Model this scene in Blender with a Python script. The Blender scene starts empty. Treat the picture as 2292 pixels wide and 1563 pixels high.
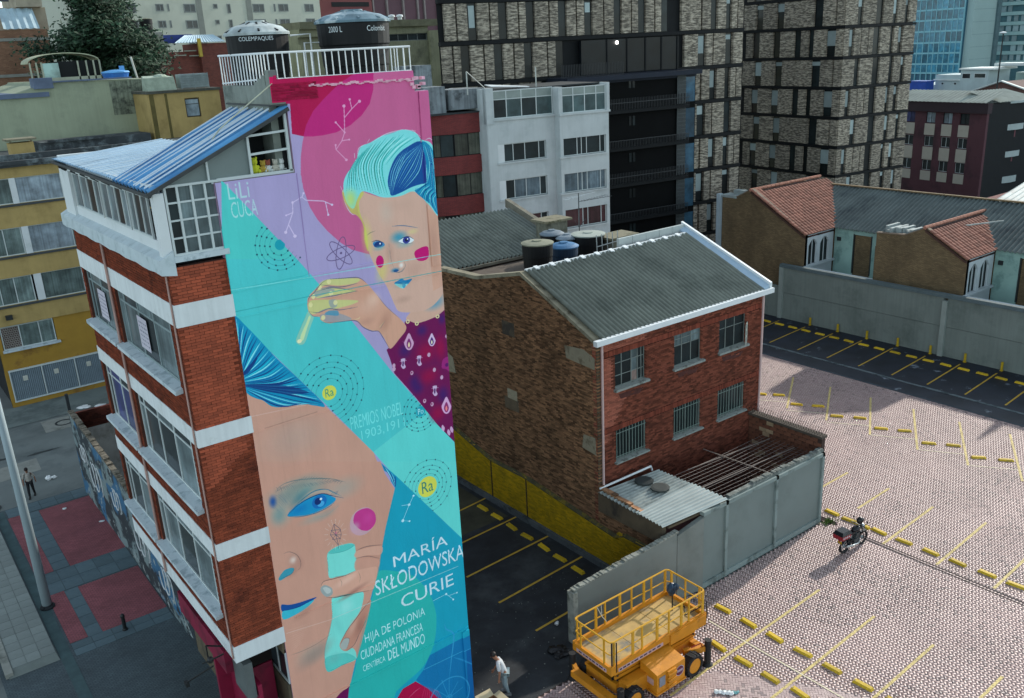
import bpy, math, random
import numpy as np
from mathutils import Vector, Matrix

SC = bpy.context.scene
COL = SC.collection
random.seed(7)
RNG = np.random.default_rng(7)
R = math.radians

# ------------------------------------------------------------------ camera
cam = bpy.data.cameras.new('camera')
cam.sensor_width = 36.0
cam.lens = 36.0 * 2007.9 / 2292.0
cam.clip_start = 0.2
cam.clip_end = 2000
co = bpy.data.objects.new('camera', cam)
COL.objects.link(co)
co.matrix_world = Matrix([[0.7917805, 0.2315234, -0.5652261, 0], [-0.6088891, 0.2259291, -0.7604013, 0], [-0.0483496, 0.9462309, 0.3198583, 22.0], [0, 0, 0, 1]])
SC.camera = co
SC.render.resolution_x, SC.render.resolution_y = 1024, 698

# ------------------------------------------------------------------ daylight
SUN_EL, SUN_AZ = 27.0, 8.0            # degrees; azimuth measured from +X towards +Y
w = bpy.data.worlds.new('World')
SC.world = w
w.use_nodes = True
wn = w.node_tree.nodes
bg = wn['Background']
sky = wn.new('ShaderNodeTexSky')
sky.sky_type = 'NISHITA'
sky.sun_disc = False
sky.sun_elevation = R(SUN_EL)
sky.sun_rotation = R(90 - SUN_AZ)
sky.altitude = 2600
sky.air_density = 1.0
sky.dust_density = 2.5
sky.ozone_density = 1.5
hs = wn.new('ShaderNodeHueSaturation')      # thin high cloud: the blue is washed out of the sky
hs.inputs['Saturation'].default_value = 0.42
veil = wn.new('ShaderNodeMix')
veil.data_type = 'RGBA'
veil.blend_type = 'MULTIPLY'
veil.inputs[0].default_value = 1
veil.inputs[7].default_value = (0.93, 1.02, 1.0, 1)
w.node_tree.links.new(sky.outputs[0], hs.inputs['Color'])
w.node_tree.links.new(hs.outputs[0], veil.inputs[6])
w.node_tree.links.new(veil.outputs[2], bg.inputs[0])
bg.inputs[1].default_value = 0.15
sl = bpy.data.lights.new('sun', 'SUN')
sl.energy = 2.0
sl.angle = R(1.2)
sl.color = (1.0, 0.93, 0.83)
so = bpy.data.objects.new('sun', sl)
COL.objects.link(so)
sdir = Vector((math.cos(R(SUN_EL)) * math.cos(R(SUN_AZ)), math.cos(R(SUN_EL)) * math.sin(R(SUN_AZ)), math.sin(R(SUN_EL))))
so.rotation_euler = sdir.to_track_quat('Z', 'Y').to_euler()
so.location = (60, 10, 60)
SC.view_settings.view_transform = 'Standard'
SC.view_settings.look = 'None'
SC.view_settings.exposure = 1.15
SC.view_settings.gamma = 1
SC.view_settings.use_curve_mapping = False
try:
    SC.cycles.transparent_max_bounces = 32
    SC.cycles.max_bounces = 6
    SC.cycles.use_denoising = True
except Exception:
    pass


# ------------------------------------------------------------------ materials
def lin(h):
    if isinstance(h, str):
        c = [int(h[i:i + 2], 16) / 255 for i in (0, 2, 4)] if len(h) == 6 else [int(x * 2, 16) / 255 for x in h]
        return tuple(x / 12.92 if x <= .04045 else ((x + .055) / 1.055) ** 2.4 for x in c)
    return tuple(h)


MATS = {}


class NT:
    """small helper round one material's node tree"""
    def __init__(s, name):
        s.m = bpy.data.materials.new(name)
        s.m.use_nodes = True
        s.t = s.m.node_tree
        s.b = s.t.nodes['Principled BSDF']

    def n(s, typ, **kw):
        k = s.t.nodes.new('ShaderNode' + typ)
        for a, v in kw.items():
            setattr(k, a, v)
        return k

    def l(s, a, b):
        s.t.links.new(a, b)

    def co(s, kind='Object'):
        if not hasattr(s, 'tc'):
            s.tc = s.n('TexCoord')
        return s.tc.outputs[kind]

    def scaled(s, v, sc):
        mp = s.n('Mapping')
        mp.inputs['Scale'].default_value = sc if isinstance(sc, tuple) else (sc, sc, sc)
        s.l(v, mp.inputs[0])
        return mp.outputs[0]

    def noise(s, sc, detail=5, rough=.6, vec=None):
        k = s.n('TexNoise')
        k.inputs['Detail'].default_value = detail
        k.inputs['Roughness'].default_value = rough
        k.inputs['Scale'].default_value = 1
        s.l(s.scaled(vec or s.co(), sc), k.inputs['Vector'])
        return k.outputs['Fac']

    def ramp(s, f, lo, hi, a=0., b=1.):
        k = s.n('MapRange')
        for i, v in enumerate((lo, hi, a, b)):
            k.inputs[i + 1].default_value = v
        s.l(f, k.inputs[0])
        return k.outputs[0]

    def math(s, op, a, b=None):
        k = s.n('Math', operation=op)
        for i, v in enumerate((a, b)):
            if v is None:
                continue
            if isinstance(v, (int, float)):
                k.inputs[i].default_value = v
            else:
                s.l(v, k.inputs[i])
        return k.outputs[0]

    def mix(s, f, a, b, typ='MIX'):
        k = s.n('Mix', data_type='RGBA', blend_type=typ)
        for i, v in ((0, f), (6, a), (7, b)):
            if isinstance(v, (int, float)):
                k.inputs[i].default_value = v
            elif isinstance(v, tuple):
                k.inputs[i].default_value = (*v[:3], 1)
            else:
                s.l(v, k.inputs[i])
        return k.outputs[2]

    def scalecol(s, c, f):
        return s.mix(1.0, c, f, 'MULTIPLY')


def mat(name, col, rough=.8, spec=.4, metal=0, var=.15, sc=1.2, col2=None, lo=.5, hi=.62, sc2=.7, amt=1.0,
        island=0, obj=0, bump=0, bsc=30, streak=0, coat=0, alpha=None):
    if name in MATS:
        return MATS[name]
    t = NT(name)
    c = lin(col)
    f = t.ramp(t.noise(sc), .3, .7, 1 - var, 1 + var)
    cc = t.scalecol(c, f)
    if col2 is not None:
        f2 = t.ramp(t.noise(sc2, 8, .68), lo, hi, 0, amt)
        cc = t.mix(f2, cc, lin(col2))
    if streak:
        f3 = t.ramp(t.noise((5., 5., .25), 6, .6), .42, .75, 1, 1 - streak)
        cc = t.scalecol(cc, f3)
    if island:
        g = t.n('NewGeometry')
        cc = t.scalecol(cc, t.ramp(g.outputs['Random Per Island'], 0, 1, 1 - island, 1 + island))
    if obj:
        o = t.n('ObjectInfo')
        cc = t.scalecol(cc, t.ramp(o.outputs['Random'], 0, 1, 1 - obj, 1 + obj))
    t.l(cc, t.b.inputs['Base Color'])
    t.b.inputs['Roughness'].default_value = rough
    t.b.inputs['Specular IOR Level'].default_value = spec
    t.b.inputs['Metallic'].default_value = metal
    if coat:
        t.b.inputs['Coat Weight'].default_value = coat
        t.b.inputs['Coat Roughness'].default_value = .04
    if bump:
        k = t.n('Bump')
        k.inputs['Strength'].default_value = bump
        k.inputs['Distance'].default_value = .02
        t.l(t.noise(bsc, 4), k.inputs['Height'])
        t.l(k.outputs[0], t.b.inputs['Normal'])
    MATS[name] = t.m
    return t.m


def brickmat(name, cols, mortar, bw=.25, bh=.075, ms=.012, rough=.9, stain=.3, msc=.6):
    """flat brickwork for walls too far off to pick a brick out; cols = two brick colours"""
    if name in MATS:
        return MATS[name]
    t = NT(name)
    sp = t.n('SeparateXYZ')
    t.l(t.co(), sp.inputs[0])
    cb = t.n('CombineXYZ')
    t.l(t.math('ADD', sp.outputs[0], sp.outputs[1]), cb.inputs[0])
    t.l(sp.outputs[2], cb.inputs[1])
    b = t.n('TexBrick')
    b.inputs['Color1'].default_value = (*lin(cols[0]), 1)
    b.inputs['Color2'].default_value = (*lin(cols[1]), 1)
    b.inputs['Mortar'].default_value = (*lin(mortar), 1)
    b.inputs['Scale'].default_value = 1
    b.inputs['Mortar Size'].default_value = ms
    b.inputs['Brick Width'].default_value = bw
    b.inputs['Row Height'].default_value = bh
    t.l(cb.outputs[0], b.inputs['Vector'])
    cc = t.scalecol(b.outputs['Color'], t.ramp(t.noise(msc, 6, .65), .3, .7, 1 - stain, 1 + stain))
    t.l(cc, t.b.inputs['Base Color'])
    t.b.inputs['Roughness'].default_value = rough
    MATS[name] = t.m
    return t.m


def glassmat(name, col, rough=.06, var=.35, curtain=0, coat=.6):
    """window pane: dark room or curtain seen through a reflecting sheet"""
    if name in MATS:
        return MATS[name]
    t = NT(name)
    c = lin(col)
    o = t.n('ObjectInfo')
    cc = t.scalecol(c, t.ramp(o.outputs['Random'], 0, 1, 1 - var, 1 + var))
    cc = t.scalecol(cc, t.ramp(t.noise(.9, 4), .35, .65, .6, 1.35))
    if curtain:
        cc = t.scalecol(cc, t.ramp(t.noise((7., 7., .15), 4), .3, .7, 1 - curtain, 1 + curtain * .6))
    t.l(cc, t.b.inputs['Base Color'])
    t.b.inputs['Roughness'].default_value = .5
    t.b.inputs['Specular IOR Level'].default_value = .15
    t.b.inputs['Coat Weight'].default_value = coat
    t.b.inputs['Coat Roughness'].default_value = rough
    MATS[name] = t.m
    return t.m


# ------------------------------------------------------------------ objects
OFF = {}


def tag(o, label=None, cat=None, group=None, kind=None):
    if label:
        o['label'] = label
    if cat:
        o['category'] = cat
    if group:
        o['group'] = group
    if kind:
        o['kind'] = kind
    return o


def thing(name, label, cat, loc=(0, 0, 0), az=0, group=None, local=False, size=1):
    """an Empty at the thing's base; with local=True its parts are written in its own axes"""
    o = bpy.data.objects.new(name, None)
    COL.objects.link(o)
    o.location = loc
    o.rotation_euler = (0, 0, R(az))
    o.empty_display_size = .3
    o.scale = (size, size, size)
    OFF[o.name] = (0, 0, 0) if local else tuple(loc)
    return tag(o, label, cat, group)


def link(o, parent):
    COL.objects.link(o)
    if parent is not None:
        o.parent = parent
        OFF[o.name] = OFF.get(parent.name, (0, 0, 0))
    else:
        OFF[o.name] = (0, 0, 0)
    return o


def mesh_np(name, v, f, m, parent=None, kind=None, smooth=False):
    """fast mesh from arrays: v (n,3) world or thing coordinates, f (k,4) quads"""
    v = np.asarray(v, dtype=np.float32)
    if parent is not None:
        v = v - np.array(OFF.get(parent.name, (0, 0, 0)), dtype=np.float32)
    f = np.asarray(f, dtype=np.int32)
    me = bpy.data.meshes.new(name)
    me.vertices.add(len(v))
    me.vertices.foreach_set('co', v.ravel())
    n, k = f.shape
    me.loops.add(n * k)
    me.loops.foreach_set('vertex_index', f.ravel())
    me.polygons.add(n)
    me.polygons.foreach_set('loop_start', np.arange(0, n * k, k, dtype=np.int32))
    me.update(calc_edges=True)
    me.validate()
    if smooth:
        me.polygons.foreach_set('use_smooth', np.ones(n, dtype=bool))
    me.materials.append(m)
    o = bpy.data.objects.new(name, me)
    link(o, parent)
    if kind:
        o['kind'] = kind
    return o


class MB:
    """collects boxes, bars, tubes and sheets; build() links them as ONE mesh object"""
    def __init__(s):
        s.v, s.f = [], []

    def add(s, v, f):
        k = len(s.v)
        s.v += [tuple(p) for p in v]
        s.f += [tuple(i + k for i in q) for q in f]
        return s

    HX = ((0, 3, 2, 1), (4, 5, 6, 7), (0, 1, 5, 4), (1, 2, 6, 5), (2, 3, 7, 6), (3, 0, 4, 7))

    def hexa(s, p):
        return s.add(p, s.HX)

    def box(s, x0, y0, z0, x1, y1, z1):
        return s.hexa([(x0, y0, z0), (x1, y0, z0), (x1, y1, z0), (x0, y1, z0), (x0, y0, z1), (x1, y0, z1), (x1, y1, z1), (x0, y1, z1)])

    def fbox(s, P, u0, u1, z0, z1, d0, d1):
        """box on a facade: u along it, z up, d outwards"""
        return s.hexa([P(u0, d0, z0), P(u1, d0, z0), P(u1, d1, z0), P(u0, d1, z0), P(u0, d0, z1), P(u1, d0, z1), P(u1, d1, z1), P(u0, d1, z1)])

    def quad(s, a, b, c, d):
        return s.add((a, b, c, d), ((0, 1, 2, 3),))

    def poly(s, pts):
        return s.add(pts, (tuple(range(len(pts))),))

    def prism(s, pts, off):
        """closed outline pts (3D) pushed along off"""
        n = len(pts)
        q = [tuple(Vector(p) + Vector(off)) for p in pts]
        return s.add(list(pts) + q, [tuple(range(n))[::-1], tuple(range(n, 2 * n))] + [(i, (i + 1) % n, n + (i + 1) % n, n + i) for i in range(n)])

    def bar(s, a, b, w, h=None, up=(0, 0, 1)):
        a, b = Vector(a), Vector(b)
        h = h or w
        d = (b - a).normalized()
        u = Vector(up)
        if abs(d.dot(u)) > .95:
            u = Vector((1, 0, 0))
        r = d.cross(u).normalized() * w / 2
        t = r.cross(d).normalized() * h / 2
        return s.hexa([a - r - t, a + r - t, a + r + t, a - r + t, b - r - t, b + r - t, b + r + t, b - r + t])

    def tube(s, pts, r, n=6, caps=True):
        pts = [Vector(p) for p in pts]
        rs = r if isinstance(r, (list, tuple)) else [r] * len(pts)
        rings = []
        for i, p in enumerate(pts):
            d = (pts[min(i + 1, len(pts) - 1)] - pts[max(i - 1, 0)]).normalized()
            a = Vector((0, 0, 1)) if abs(d.z) < .9 else Vector((1, 0, 0))
            u = d.cross(a).normalized()
            v = d.cross(u).normalized()
            rings += [p + (u * math.cos(2 * math.pi * k / n) + v * math.sin(2 * math.pi * k / n)) * rs[i] for k in range(n)]
        fs = []
        for i in range(len(pts) - 1):
            for k in range(n):
                a, b = i * n + k, i * n + (k + 1) % n
                fs.append((a, b, b + n, a + n))
        if caps:
            fs += [tuple(range(n))[::-1], tuple(range(len(rings) - n, len(rings)))]
        return s.add(rings, fs)

    def lathe(s, prof, c, n=20):
        """prof = [(r, z)...] round the vertical through c"""
        vs = [(c[0] + r * math.cos(2 * math.pi * k / n), c[1] + r * math.sin(2 * math.pi * k / n), c[2] + z) for r, z in prof for k in range(n)]
        fs = [(i * n + k, i * n + (k + 1) % n, (i + 1) * n + (k + 1) % n, (i + 1) * n + k) for i in range(len(prof) - 1) for k in range(n)]
        fs += [tuple(range(n))[::-1], tuple(range(len(vs) - n, len(vs)))]
        return s.add(vs, fs)

    def ball(s, c, rx, ry=None, rz=None, n=10, m=6, jit=0):
        ry, rz = ry or rx, rz or rx
        vs = [(c[0], c[1], c[2] - rz)]
        for i in range(1, m):
            a = -math.pi / 2 + math.pi * i / m
            for k in range(n):
                j = 1 + jit * (random.random() - .5)
                vs.append((c[0] + rx * j * math.cos(a) * math.cos(2 * math.pi * k / n), c[1] + ry * j * math.cos(a) * math.sin(2 * math.pi * k / n), c[2] + rz * j * math.sin(a)))
        vs.append((c[0], c[1], c[2] + rz))
        fs = [(0, 1 + (k + 1) % n, 1 + k) for k in range(n)]
        for i in range(m - 2):
            for k in range(n):
                a, b = 1 + i * n + k, 1 + i * n + (k + 1) % n
                fs.append((a, b, b + n, a + n))
        t = len(vs) - 1
        fs += [(t, t - n + k, t - n + (k + 1) % n) for k in range(n)]
        return s.add(vs, fs)

    def build(s, name, m, parent=None, smooth=False, kind=None, label=None, cat=None, group=None):
        o3 = OFF.get(parent.name, (0, 0, 0)) if parent is not None else (0, 0, 0)
        me = bpy.data.meshes.new(name)
        me.from_pydata([(p[0] - o3[0], p[1] - o3[1], p[2] - o3[2]) for p in s.v], [], s.f)
        if smooth:
            for p in me.polygons:
                p.use_smooth = True
        me.materials.append(m)
        o = link(bpy.data.objects.new(name, me), parent)
        return tag(o, label, cat, group, kind)


def FrX(x0):      # a wall that faces -X
    return lambda u, d, z: (x0 - d, u, z)


def FrY(y0):      # a wall that faces -Y
    return lambda u, d, z: (u, y0 - d, z)


def FrYb(y0=0):   # a wall that faces +Y (thing axes)
    return lambda u, d, z: (u, y0 + d, z)


def FrXb(x0):
    return lambda u, d, z: (x0 + d, u, z)


def copy_tree(o, parent=None):
    c = o.copy()
    COL.objects.link(c)
    OFF[c.name] = OFF.get(o.name, (0, 0, 0))
    if parent is not None:
        c.parent = parent
    for ch in list(o.children):
        copy_tree(ch, c)
    return c


def window(parent, P, u0, u1, z0, z1, fm, pm, d=-.1, fw=.05, us=(), zs=(), name='window', fd=.05, pane_mats=None, frame_label=None):
    """window > pane: frame bars with one pane object per light; us / zs are the inner bar positions (0..1)"""
    f = MB()
    U = [u0] + [u0 + (u1 - u0) * k for k in us] + [u1]
    Z = [z0] + [z0 + (z1 - z0) * k for k in zs] + [z1]
    f.fbox(P, u0, u1, z0, z0 + fw, d, d + fd)
    f.fbox(P, u0, u1, z1 - fw, z1, d, d + fd)
    f.fbox(P, u0, u0 + fw, z0 + fw, z1 - fw, d, d + fd)
    f.fbox(P, u1 - fw, u1, z0 + fw, z1 - fw, d, d + fd)
    for u in U[1:-1]:
        f.fbox(P, u - fw / 2, u + fw / 2, z0 + fw, z1 - fw, d, d + fd * .9)
    for z in Z[1:-1]:
        f.fbox(P, u0 + fw, u1 - fw, z - fw * .4, z + fw * .4, d, d + fd * .8)
    wo = f.build(name, fm, parent)
    k = 0
    for i in range(len(U) - 1):
        for j in range(len(Z) - 1):
            q = MB()
            q.fbox(P, U[i] + fw * .3, U[i + 1] - fw * .3, Z[j] + fw * .3, Z[j + 1] - fw * .3, d + .004, d + fd * .4)
            mm = pm if pane_mats is None else pane_mats[k % len(pane_mats)]
            q.build('pane', mm, wo)
            k += 1
    return wo


def brick_cells(u0, u1, z0, z1, bw=.25, bh=.075, gap=.012, holes=(), keep=None, jit=.006):
    """running-bond cells (u0,u1,z0,z1,depth) over a rectangle, cut round the holes"""
    out = []
    nr = int(round((z1 - z0) / bh))
    hh = (z1 - z0) / nr
    for r_ in range(nr):
        za, zb = z0 + r_ * hh, z0 + (r_ + 1) * hh - gap
        spans = [(u0, u1)]
        for h in holes:
            if zb > h[2] and za < h[3]:
                ns = []
                for a, b in spans:
                    if h[0] >= b or h[1] <= a:
                        ns.append((a, b))
                    else:
                        if h[0] > a:
                            ns.append((a, h[0]))
                        if h[1] < b:
                            ns.append((h[1], b))
                spans = ns
        off = (r_ % 2) * bw / 2
        for a, b in spans:
            k0 = math.floor((a - u0 - off) / bw)
            k1 = math.ceil((b - u0 - off) / bw)
            for k in range(k0, k1):
                ua = max(a, u0 + off + k * bw)
                ub = min(b, u0 + off + (k + 1) * bw) - gap
                if ub - ua < .03:
                    continue
                if keep and not keep((ua + ub) / 2, (za + zb) / 2):
                    continue
                out.append((ua, ub, za, zb, random.uniform(-jit, jit)))
    return out


def bricks(P, cells, d0, d1, m, parent, singles=0, near=None, bw=.25, bh=.075, gap=.012, name='brick'):
    """cells become bricks: the `singles` full bricks that show largest are objects sharing one mesh, the rest one stuff part"""
    cells = list(cells)
    single = []
    if singles:
        full = [c for c in cells if abs(c[1] - c[0] - (bw - gap)) < 1e-4]
        full.sort(key=lambda c: (Vector(P((c[0] + c[1]) / 2, 0, (c[2] + c[3]) / 2)) - Vector((0, 0, 22))).length)
        single = full[:singles]
        ids = set(id(c) for c in single)
        cells = [c for c in cells if id(c) not in ids]
    if cells:
        c = np.array(cells)
        n = len(c)
        vs = np.zeros((n, 8, 3))
        for k, (iu, iz, idd) in enumerate(((0, 2, 0), (1, 2, 0), (1, 2, 1), (0, 2, 1), (0, 3, 0), (1, 3, 0), (1, 3, 1), (0, 3, 1))):
            dd = np.full(n, d0) if idd == 0 else d1 + c[:, 4]
            xx = P(c[:, iu], dd, c[:, iz])
            for a in range(3):
                vs[:, k, a] = xx[a]
        fs = (np.arange(n)[:, None, None] * 8 + np.array([(3, 2, 6, 7), (0, 3, 7, 4), (1, 2, 6, 5), (4, 5, 6, 7), (0, 1, 2, 3)])[None]).reshape(-1, 4)
        mesh_np('brick_courses', vs.reshape(-1, 3), fs, m, parent, kind='stuff')
    if single:
        q = MB()
        hb = single[0][3] - single[0][2]
        q.fbox(lambda u, d, z: tuple(np.array(P(u, d, z)) - np.array(P(0, 0, 0))), 0, bw - gap, 0, hb, d0, d1)
        me = None
        o3 = OFF.get(parent.name, (0, 0, 0))
        for c in single:
            if me is None:
                me = bpy.data.meshes.new(name)
                me.from_pydata(q.v, [], q.f)
                me.materials.append(m)
            o = bpy.data.objects.new(name, me)
            link(o, parent)
            p = P(c[0], c[4], c[2])
            o.location = (p[0] - o3[0], p[1] - o3[1], p[2] - o3[2])


def corrugated(a, b, c, d, pitch=.18, amp=.03, thick=.02, name='corrugated_sheet', m=None, parent=None, seg=4, rows=1, kind=None, label=None):
    """wavy sheet: edge a->b is the eave, d->c the ridge; waves run from eave to ridge"""
    a, b, c, d = (Vector(x) for x in (a, b, c, d))
    L = ((b - a).length + (c - d).length) / 2
    n = max(4, int(L / pitch * seg))
    nrm = (b - a).cross(d - a).normalized()
    vs, fs = [], []
    for r_ in range(rows):
        t0, t1 = r_ / rows, (r_ + 1) / rows
        base = len(vs)
        lift = nrm * (.012 * (r_ % 2)) if rows > 1 else nrm * 0
        for t in (t0, min(1, t1 + (.02 if rows > 1 else 0))):
            for i in range(n + 1):
                s_ = i / n
                p = (a.lerp(b, s_)).lerp(d.lerp(c, s_), t)
                vs.append(p + nrm * (amp * math.cos(2 * math.pi * s_ * n / seg)) + lift)
        for i in range(n):
            fs.append((base + i, base + i + 1, base + n + 2 + i, base + n + 1 + i))
    # turned-down edge so that the sheet has a thickness
    k = len(vs)
    for i in range(n + 1):
        vs.append(vs[i] - nrm * thick)
    for i in range(n):
        fs.append((i, k + i, k + i + 1, i + 1))
    q = MB()
    q.add(vs, fs)
    return q.build(name, m, parent, kind=kind, label=label)
# ------------------------------------------------------------------ ground, roads, parking lot
def sheet(name, pts, z, m, kind='structure', parent=None):
    q = MB()
    q.poly([(x, y, z) for x, y in pts])
    return q.build(name, m, parent, kind=kind)


M_ground = mat('ground', '6f7472', .95, var=.2, sc=.15, col2='4a4f50', sc2=.05)
M_asph = mat('lot_asphalt', '22262a', .8, var=.4, sc=.9, col2='464b4c', lo=.5, hi=.78, sc2=.35, bump=.3, bsc=60)
M_strip = mat('strip_asphalt', '20252e', .6, var=.5, sc=.5, col2='7d8790', lo=.62, hi=.68, sc2=.9, amt=.8)
M_road = mat('road_surface', '6b7371', .85, var=.16, sc=.35, col2='4b5354', lo=.5, hi=.7, sc2=.18, bump=.2, bsc=40)
M_conc = mat('concrete', '878a83', .9, var=.15, sc=1.5, col2='5b5f58', lo=.55, hi=.75, sc2=.8, bump=.2)
M_kerb = mat('kerb_concrete', '5f6a6d', .9, var=.2, sc=2, col2='3b4548', sc2=1.5)

sheet('ground', [(-400, -300), (700, -300), (700, 900), (-400, 900)], -.06, M_ground)
LOT = [(13.4, 6), (52, 6), (52, 60), (34.0, 60), (34.0, 26.2), (33.75, 26.2), (33.75, 21.3), (25.2, 21.3), (18.8, 22.2), (18.8, 20.95), (13.4, 20.95)]
M_bed = mat('paver_joint_sand', '453d3c', 1.0, spec=.02, var=.25, sc=1)
sheet('parking_lot', LOT, -.012, M_bed)
sheet('lot_asphalt', [(13.4, 20.95), (18.8, 20.95), (18.8, 22.4), (23.6, 22.2), (23.6, 48), (13.4, 48)], -.004, M_asph)
sheet('asphalt_strip', [(51.1, 6), (59.3, 6), (59.3, 60), (51.1, 60)], -.004, M_strip)


# herringbone pavers laid at 45 degrees: the 300 nearest are objects, the rest one mass of separate blocks
def paver_material():
    t = NT('clay_pavers')
    g = t.n('NewGeometry')
    o = t.n('ObjectInfo')
    r_ = t.math('FRACT', t.math('ADD', g.outputs['Random Per Island'], t.math('MULTIPLY', o.outputs['Random'], 7.3)))
    cr = t.n('ValToRGB')
    e = cr.color_ramp.elements
    e[0].color, e[1].color = (*lin('a08581'), 1), (*lin('b49c95'), 1)
    for p, c in ((.25, 'a48a86'), (.5, 'b39a94'), (.75, 'a18682')):
        k = cr.color_ramp.elements.new(p)
        k.color = (*lin(c), 1)
    t.l(r_, cr.inputs[0])
    wv = t.n('NewGeometry').outputs['Position']
    # single dark blocks, thicker where oil and damp have darkened the drive
    big = t.ramp(t.noise(.16, 5, .6, vec=wv), .44, .68, .0, .2)
    dark = t.math('LESS_THAN', t.math('FRACT', t.math('MULTIPLY', r_, 13.7)), t.math('ADD', big, .012))
    c = t.mix(t.math('MULTIPLY', dark, .62), cr.outputs[0], lin('4a3d3f'))
    c = t.scalecol(c, t.ramp(t.noise(.35, 6, .6, vec=wv), .3, .7, .82, 1.12))
    t.l(c, t.b.inputs['Base Color'])
    t.b.inputs['Specular IOR Level'].default_value = 1.0
    t.l(t.ramp(t.noise(.22, 5, .65, vec=wv), .35, .65, .4, .62), t.b.inputs['Roughness'])
    return t.m


M_paver = paver_material()


def in_view(x, y, pad=60):
    """is a ground point inside the camera's picture (so that blocks nobody can see are not laid)"""
    v = cam_inv @ Vector((x, y, 0))
    if v.z > -1:
        return False
    u = 1146 + 2007.9 * v.x / -v.z
    w_ = 781.5 - 2007.9 * v.y / -v.z
    return -pad * 3 < u < 2292 + pad * 3 and -pad < w_ < 1563 + pad * 3


cam_inv = co.matrix_world.inverted()


def in_lot(x, y):
    if x < 13.5 or x > 51.05 or y < 7:
        return False
    if y < 20.9:
        return True
    if 18.9 < x < 33.75:
        return y < 22.15 - (x - 18.9) * .104 if x < 25.2 else y < 21.42
    return x > 34.05


def pavers():
    Wd = .1
    ca, sa = math.cos(R(45)), math.sin(R(45))
    cx, cy = 32.0, 24.0
    N = 330
    cells = []
    ii, jj = np.meshgrid(np.arange(-N, N), np.arange(-N, N), indexing='ij')
    k = (ii - jj) % 4
    for kk, (lw, lh) in ((0, (2, 1)), (3, (1, 2))):
        m_ = k == kk
        a, b = ii[m_] * Wd, jj[m_] * Wd
        cells.append(np.stack([a, b, a + lw * Wd, b + lh * Wd], 1))
    c = np.concatenate(cells)
    mx, my = (c[:, 0] + c[:, 2]) / 2, (c[:, 1] + c[:, 3]) / 2
    wx, wy = cx + mx * ca - my * sa, cy + mx * sa + my * ca
    M3 = np.array(cam_inv)
    v = M3[:3, :3] @ np.stack([wx, wy, np.zeros_like(wx)]) + M3[:3, 3:4]
    u_ = 1146 + 2007.9 * v[0] / np.maximum(.1, -v[2])
    w_ = 781.5 - 2007.9 * v[1] / np.maximum(.1, -v[2])
    ok = (v[2] < -1) & (u_ > 900) & (u_ < 2480) & (w_ > 650) & (w_ < 1700)
    ok &= (wx > 13.5) & (wx < 51.05) & (wy > 6.5)
    front = (wy < 20.88)
    mid = (wx > 18.9) & (wx < 33.75) & np.where(wx < 25.2, wy < 22.15 - (wx - 18.9) * .104, wy < 21.42)
    back = wx > 34.1
    ok &= front | mid | back
    c, wx, wy, dist = c[ok], wx[ok], wy[ok], np.sqrt(wx[ok] ** 2 + wy[ok] ** 2)
    return c, wx, wy, dist, ca, sa, cx, cy


def lay_pavers():
    c, wx, wy, dist, ca, sa, cx, cy = pavers()
    order = np.argsort(dist)
    vis = [i for i in order if in_view(wx[i], wy[i], 0) and not (17 < wx[i] < 21.9 and 17.9 < wy[i] < 21.2)][:300]
    sel = np.ones(len(c), bool)
    sel[vis] = False
    q = c[sel]
    n = len(q)
    g = .0045
    h = RNG.uniform(-.002, .002, n)
    vs = np.zeros((n, 8, 3))
    for k, (a, b, z) in enumerate(((0, 1, 0), (2, 1, 0), (2, 3, 0), (0, 3, 0), (0, 1, 1), (2, 1, 1), (2, 3, 1), (0, 3, 1))):
        px_ = q[:, a] + (g if a == 0 else -g) 
        py_ = q[:, b] + (g if b == 1 else -g)
        vs[:, k, 0] = cx + px_ * ca - py_ * sa
        vs[:, k, 1] = cy + px_ * sa + py_ * ca
        vs[:, k, 2] = (h if z else -.012)
    fs = (np.arange(n)[:, None, None] * 8 + np.array([(4, 5, 6, 7), (0, 1, 5, 4), (1, 2, 6, 5), (2, 3, 7, 6), (3, 0, 4, 7)])[None]).reshape(-1, 4)
    root = bpy.data.objects['parking_lot']
    po = mesh_np('clay_pavers', vs.reshape(-1, 3), fs, M_paver, root, kind='stuff')
    po.data.materials.append(M_bed)          # the sides of a block carry joint sand
    po.data.polygons.foreach_set('material_index', np.tile(np.array([0, 1, 1, 1, 1], dtype=np.int32), n))
    me = None
    for i in vis:
        horiz = (c[i, 2] - c[i, 0]) > .15
        if me is None:
            b = MB()
            b.hexa([(-.0955, -.0455, -.012), (.0955, -.0455, -.012), (.0955, .0455, -.012), (-.0955, .0455, -.012), (-.0955, -.0455, 0), (.0955, -.0455, 0), (.0955, .0455, 0), (-.0955, .0455, 0)])
            me = bpy.data.meshes.new('paver')
            me.from_pydata(b.v, [], b.f)
            me.materials.append(M_paver)
            me.materials.append(M_bed)
            for p in me.polygons:
                p.material_index = 0 if p.index == 1 else 1
        o = bpy.data.objects.new('paver', me)
        link(o, root)
        o.location = (wx[i], wy[i], random.uniform(-.004, .004))
        o.rotation_euler = (0, 0, R(45) + (0 if horiz else math.pi / 2))


lay_pavers()


# painted bay lines (worn) and wheel stops
def paint_mat(name, col, wear=.45):
    t = NT(name)
    c = t.scalecol(lin(col), t.ramp(t.noise(2.5), .3, .7, .8, 1.15))
    t.l(c, t.b.inputs['Base Color'])
    t.b.inputs['Roughness'].default_value = .7
    t.l(t.ramp(t.noise(14, 5, .7), wear - .03, wear + .05), t.b.inputs['Alpha'])
    return t.m


M_line = paint_mat('bay_line_paint', 'cdb873', .42)
M_line2 = paint_mat('asphalt_line_paint', 'b8952f', .33)
M_thin = paint_mat('thin_line_paint', 'd8cdb0', .4)


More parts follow.
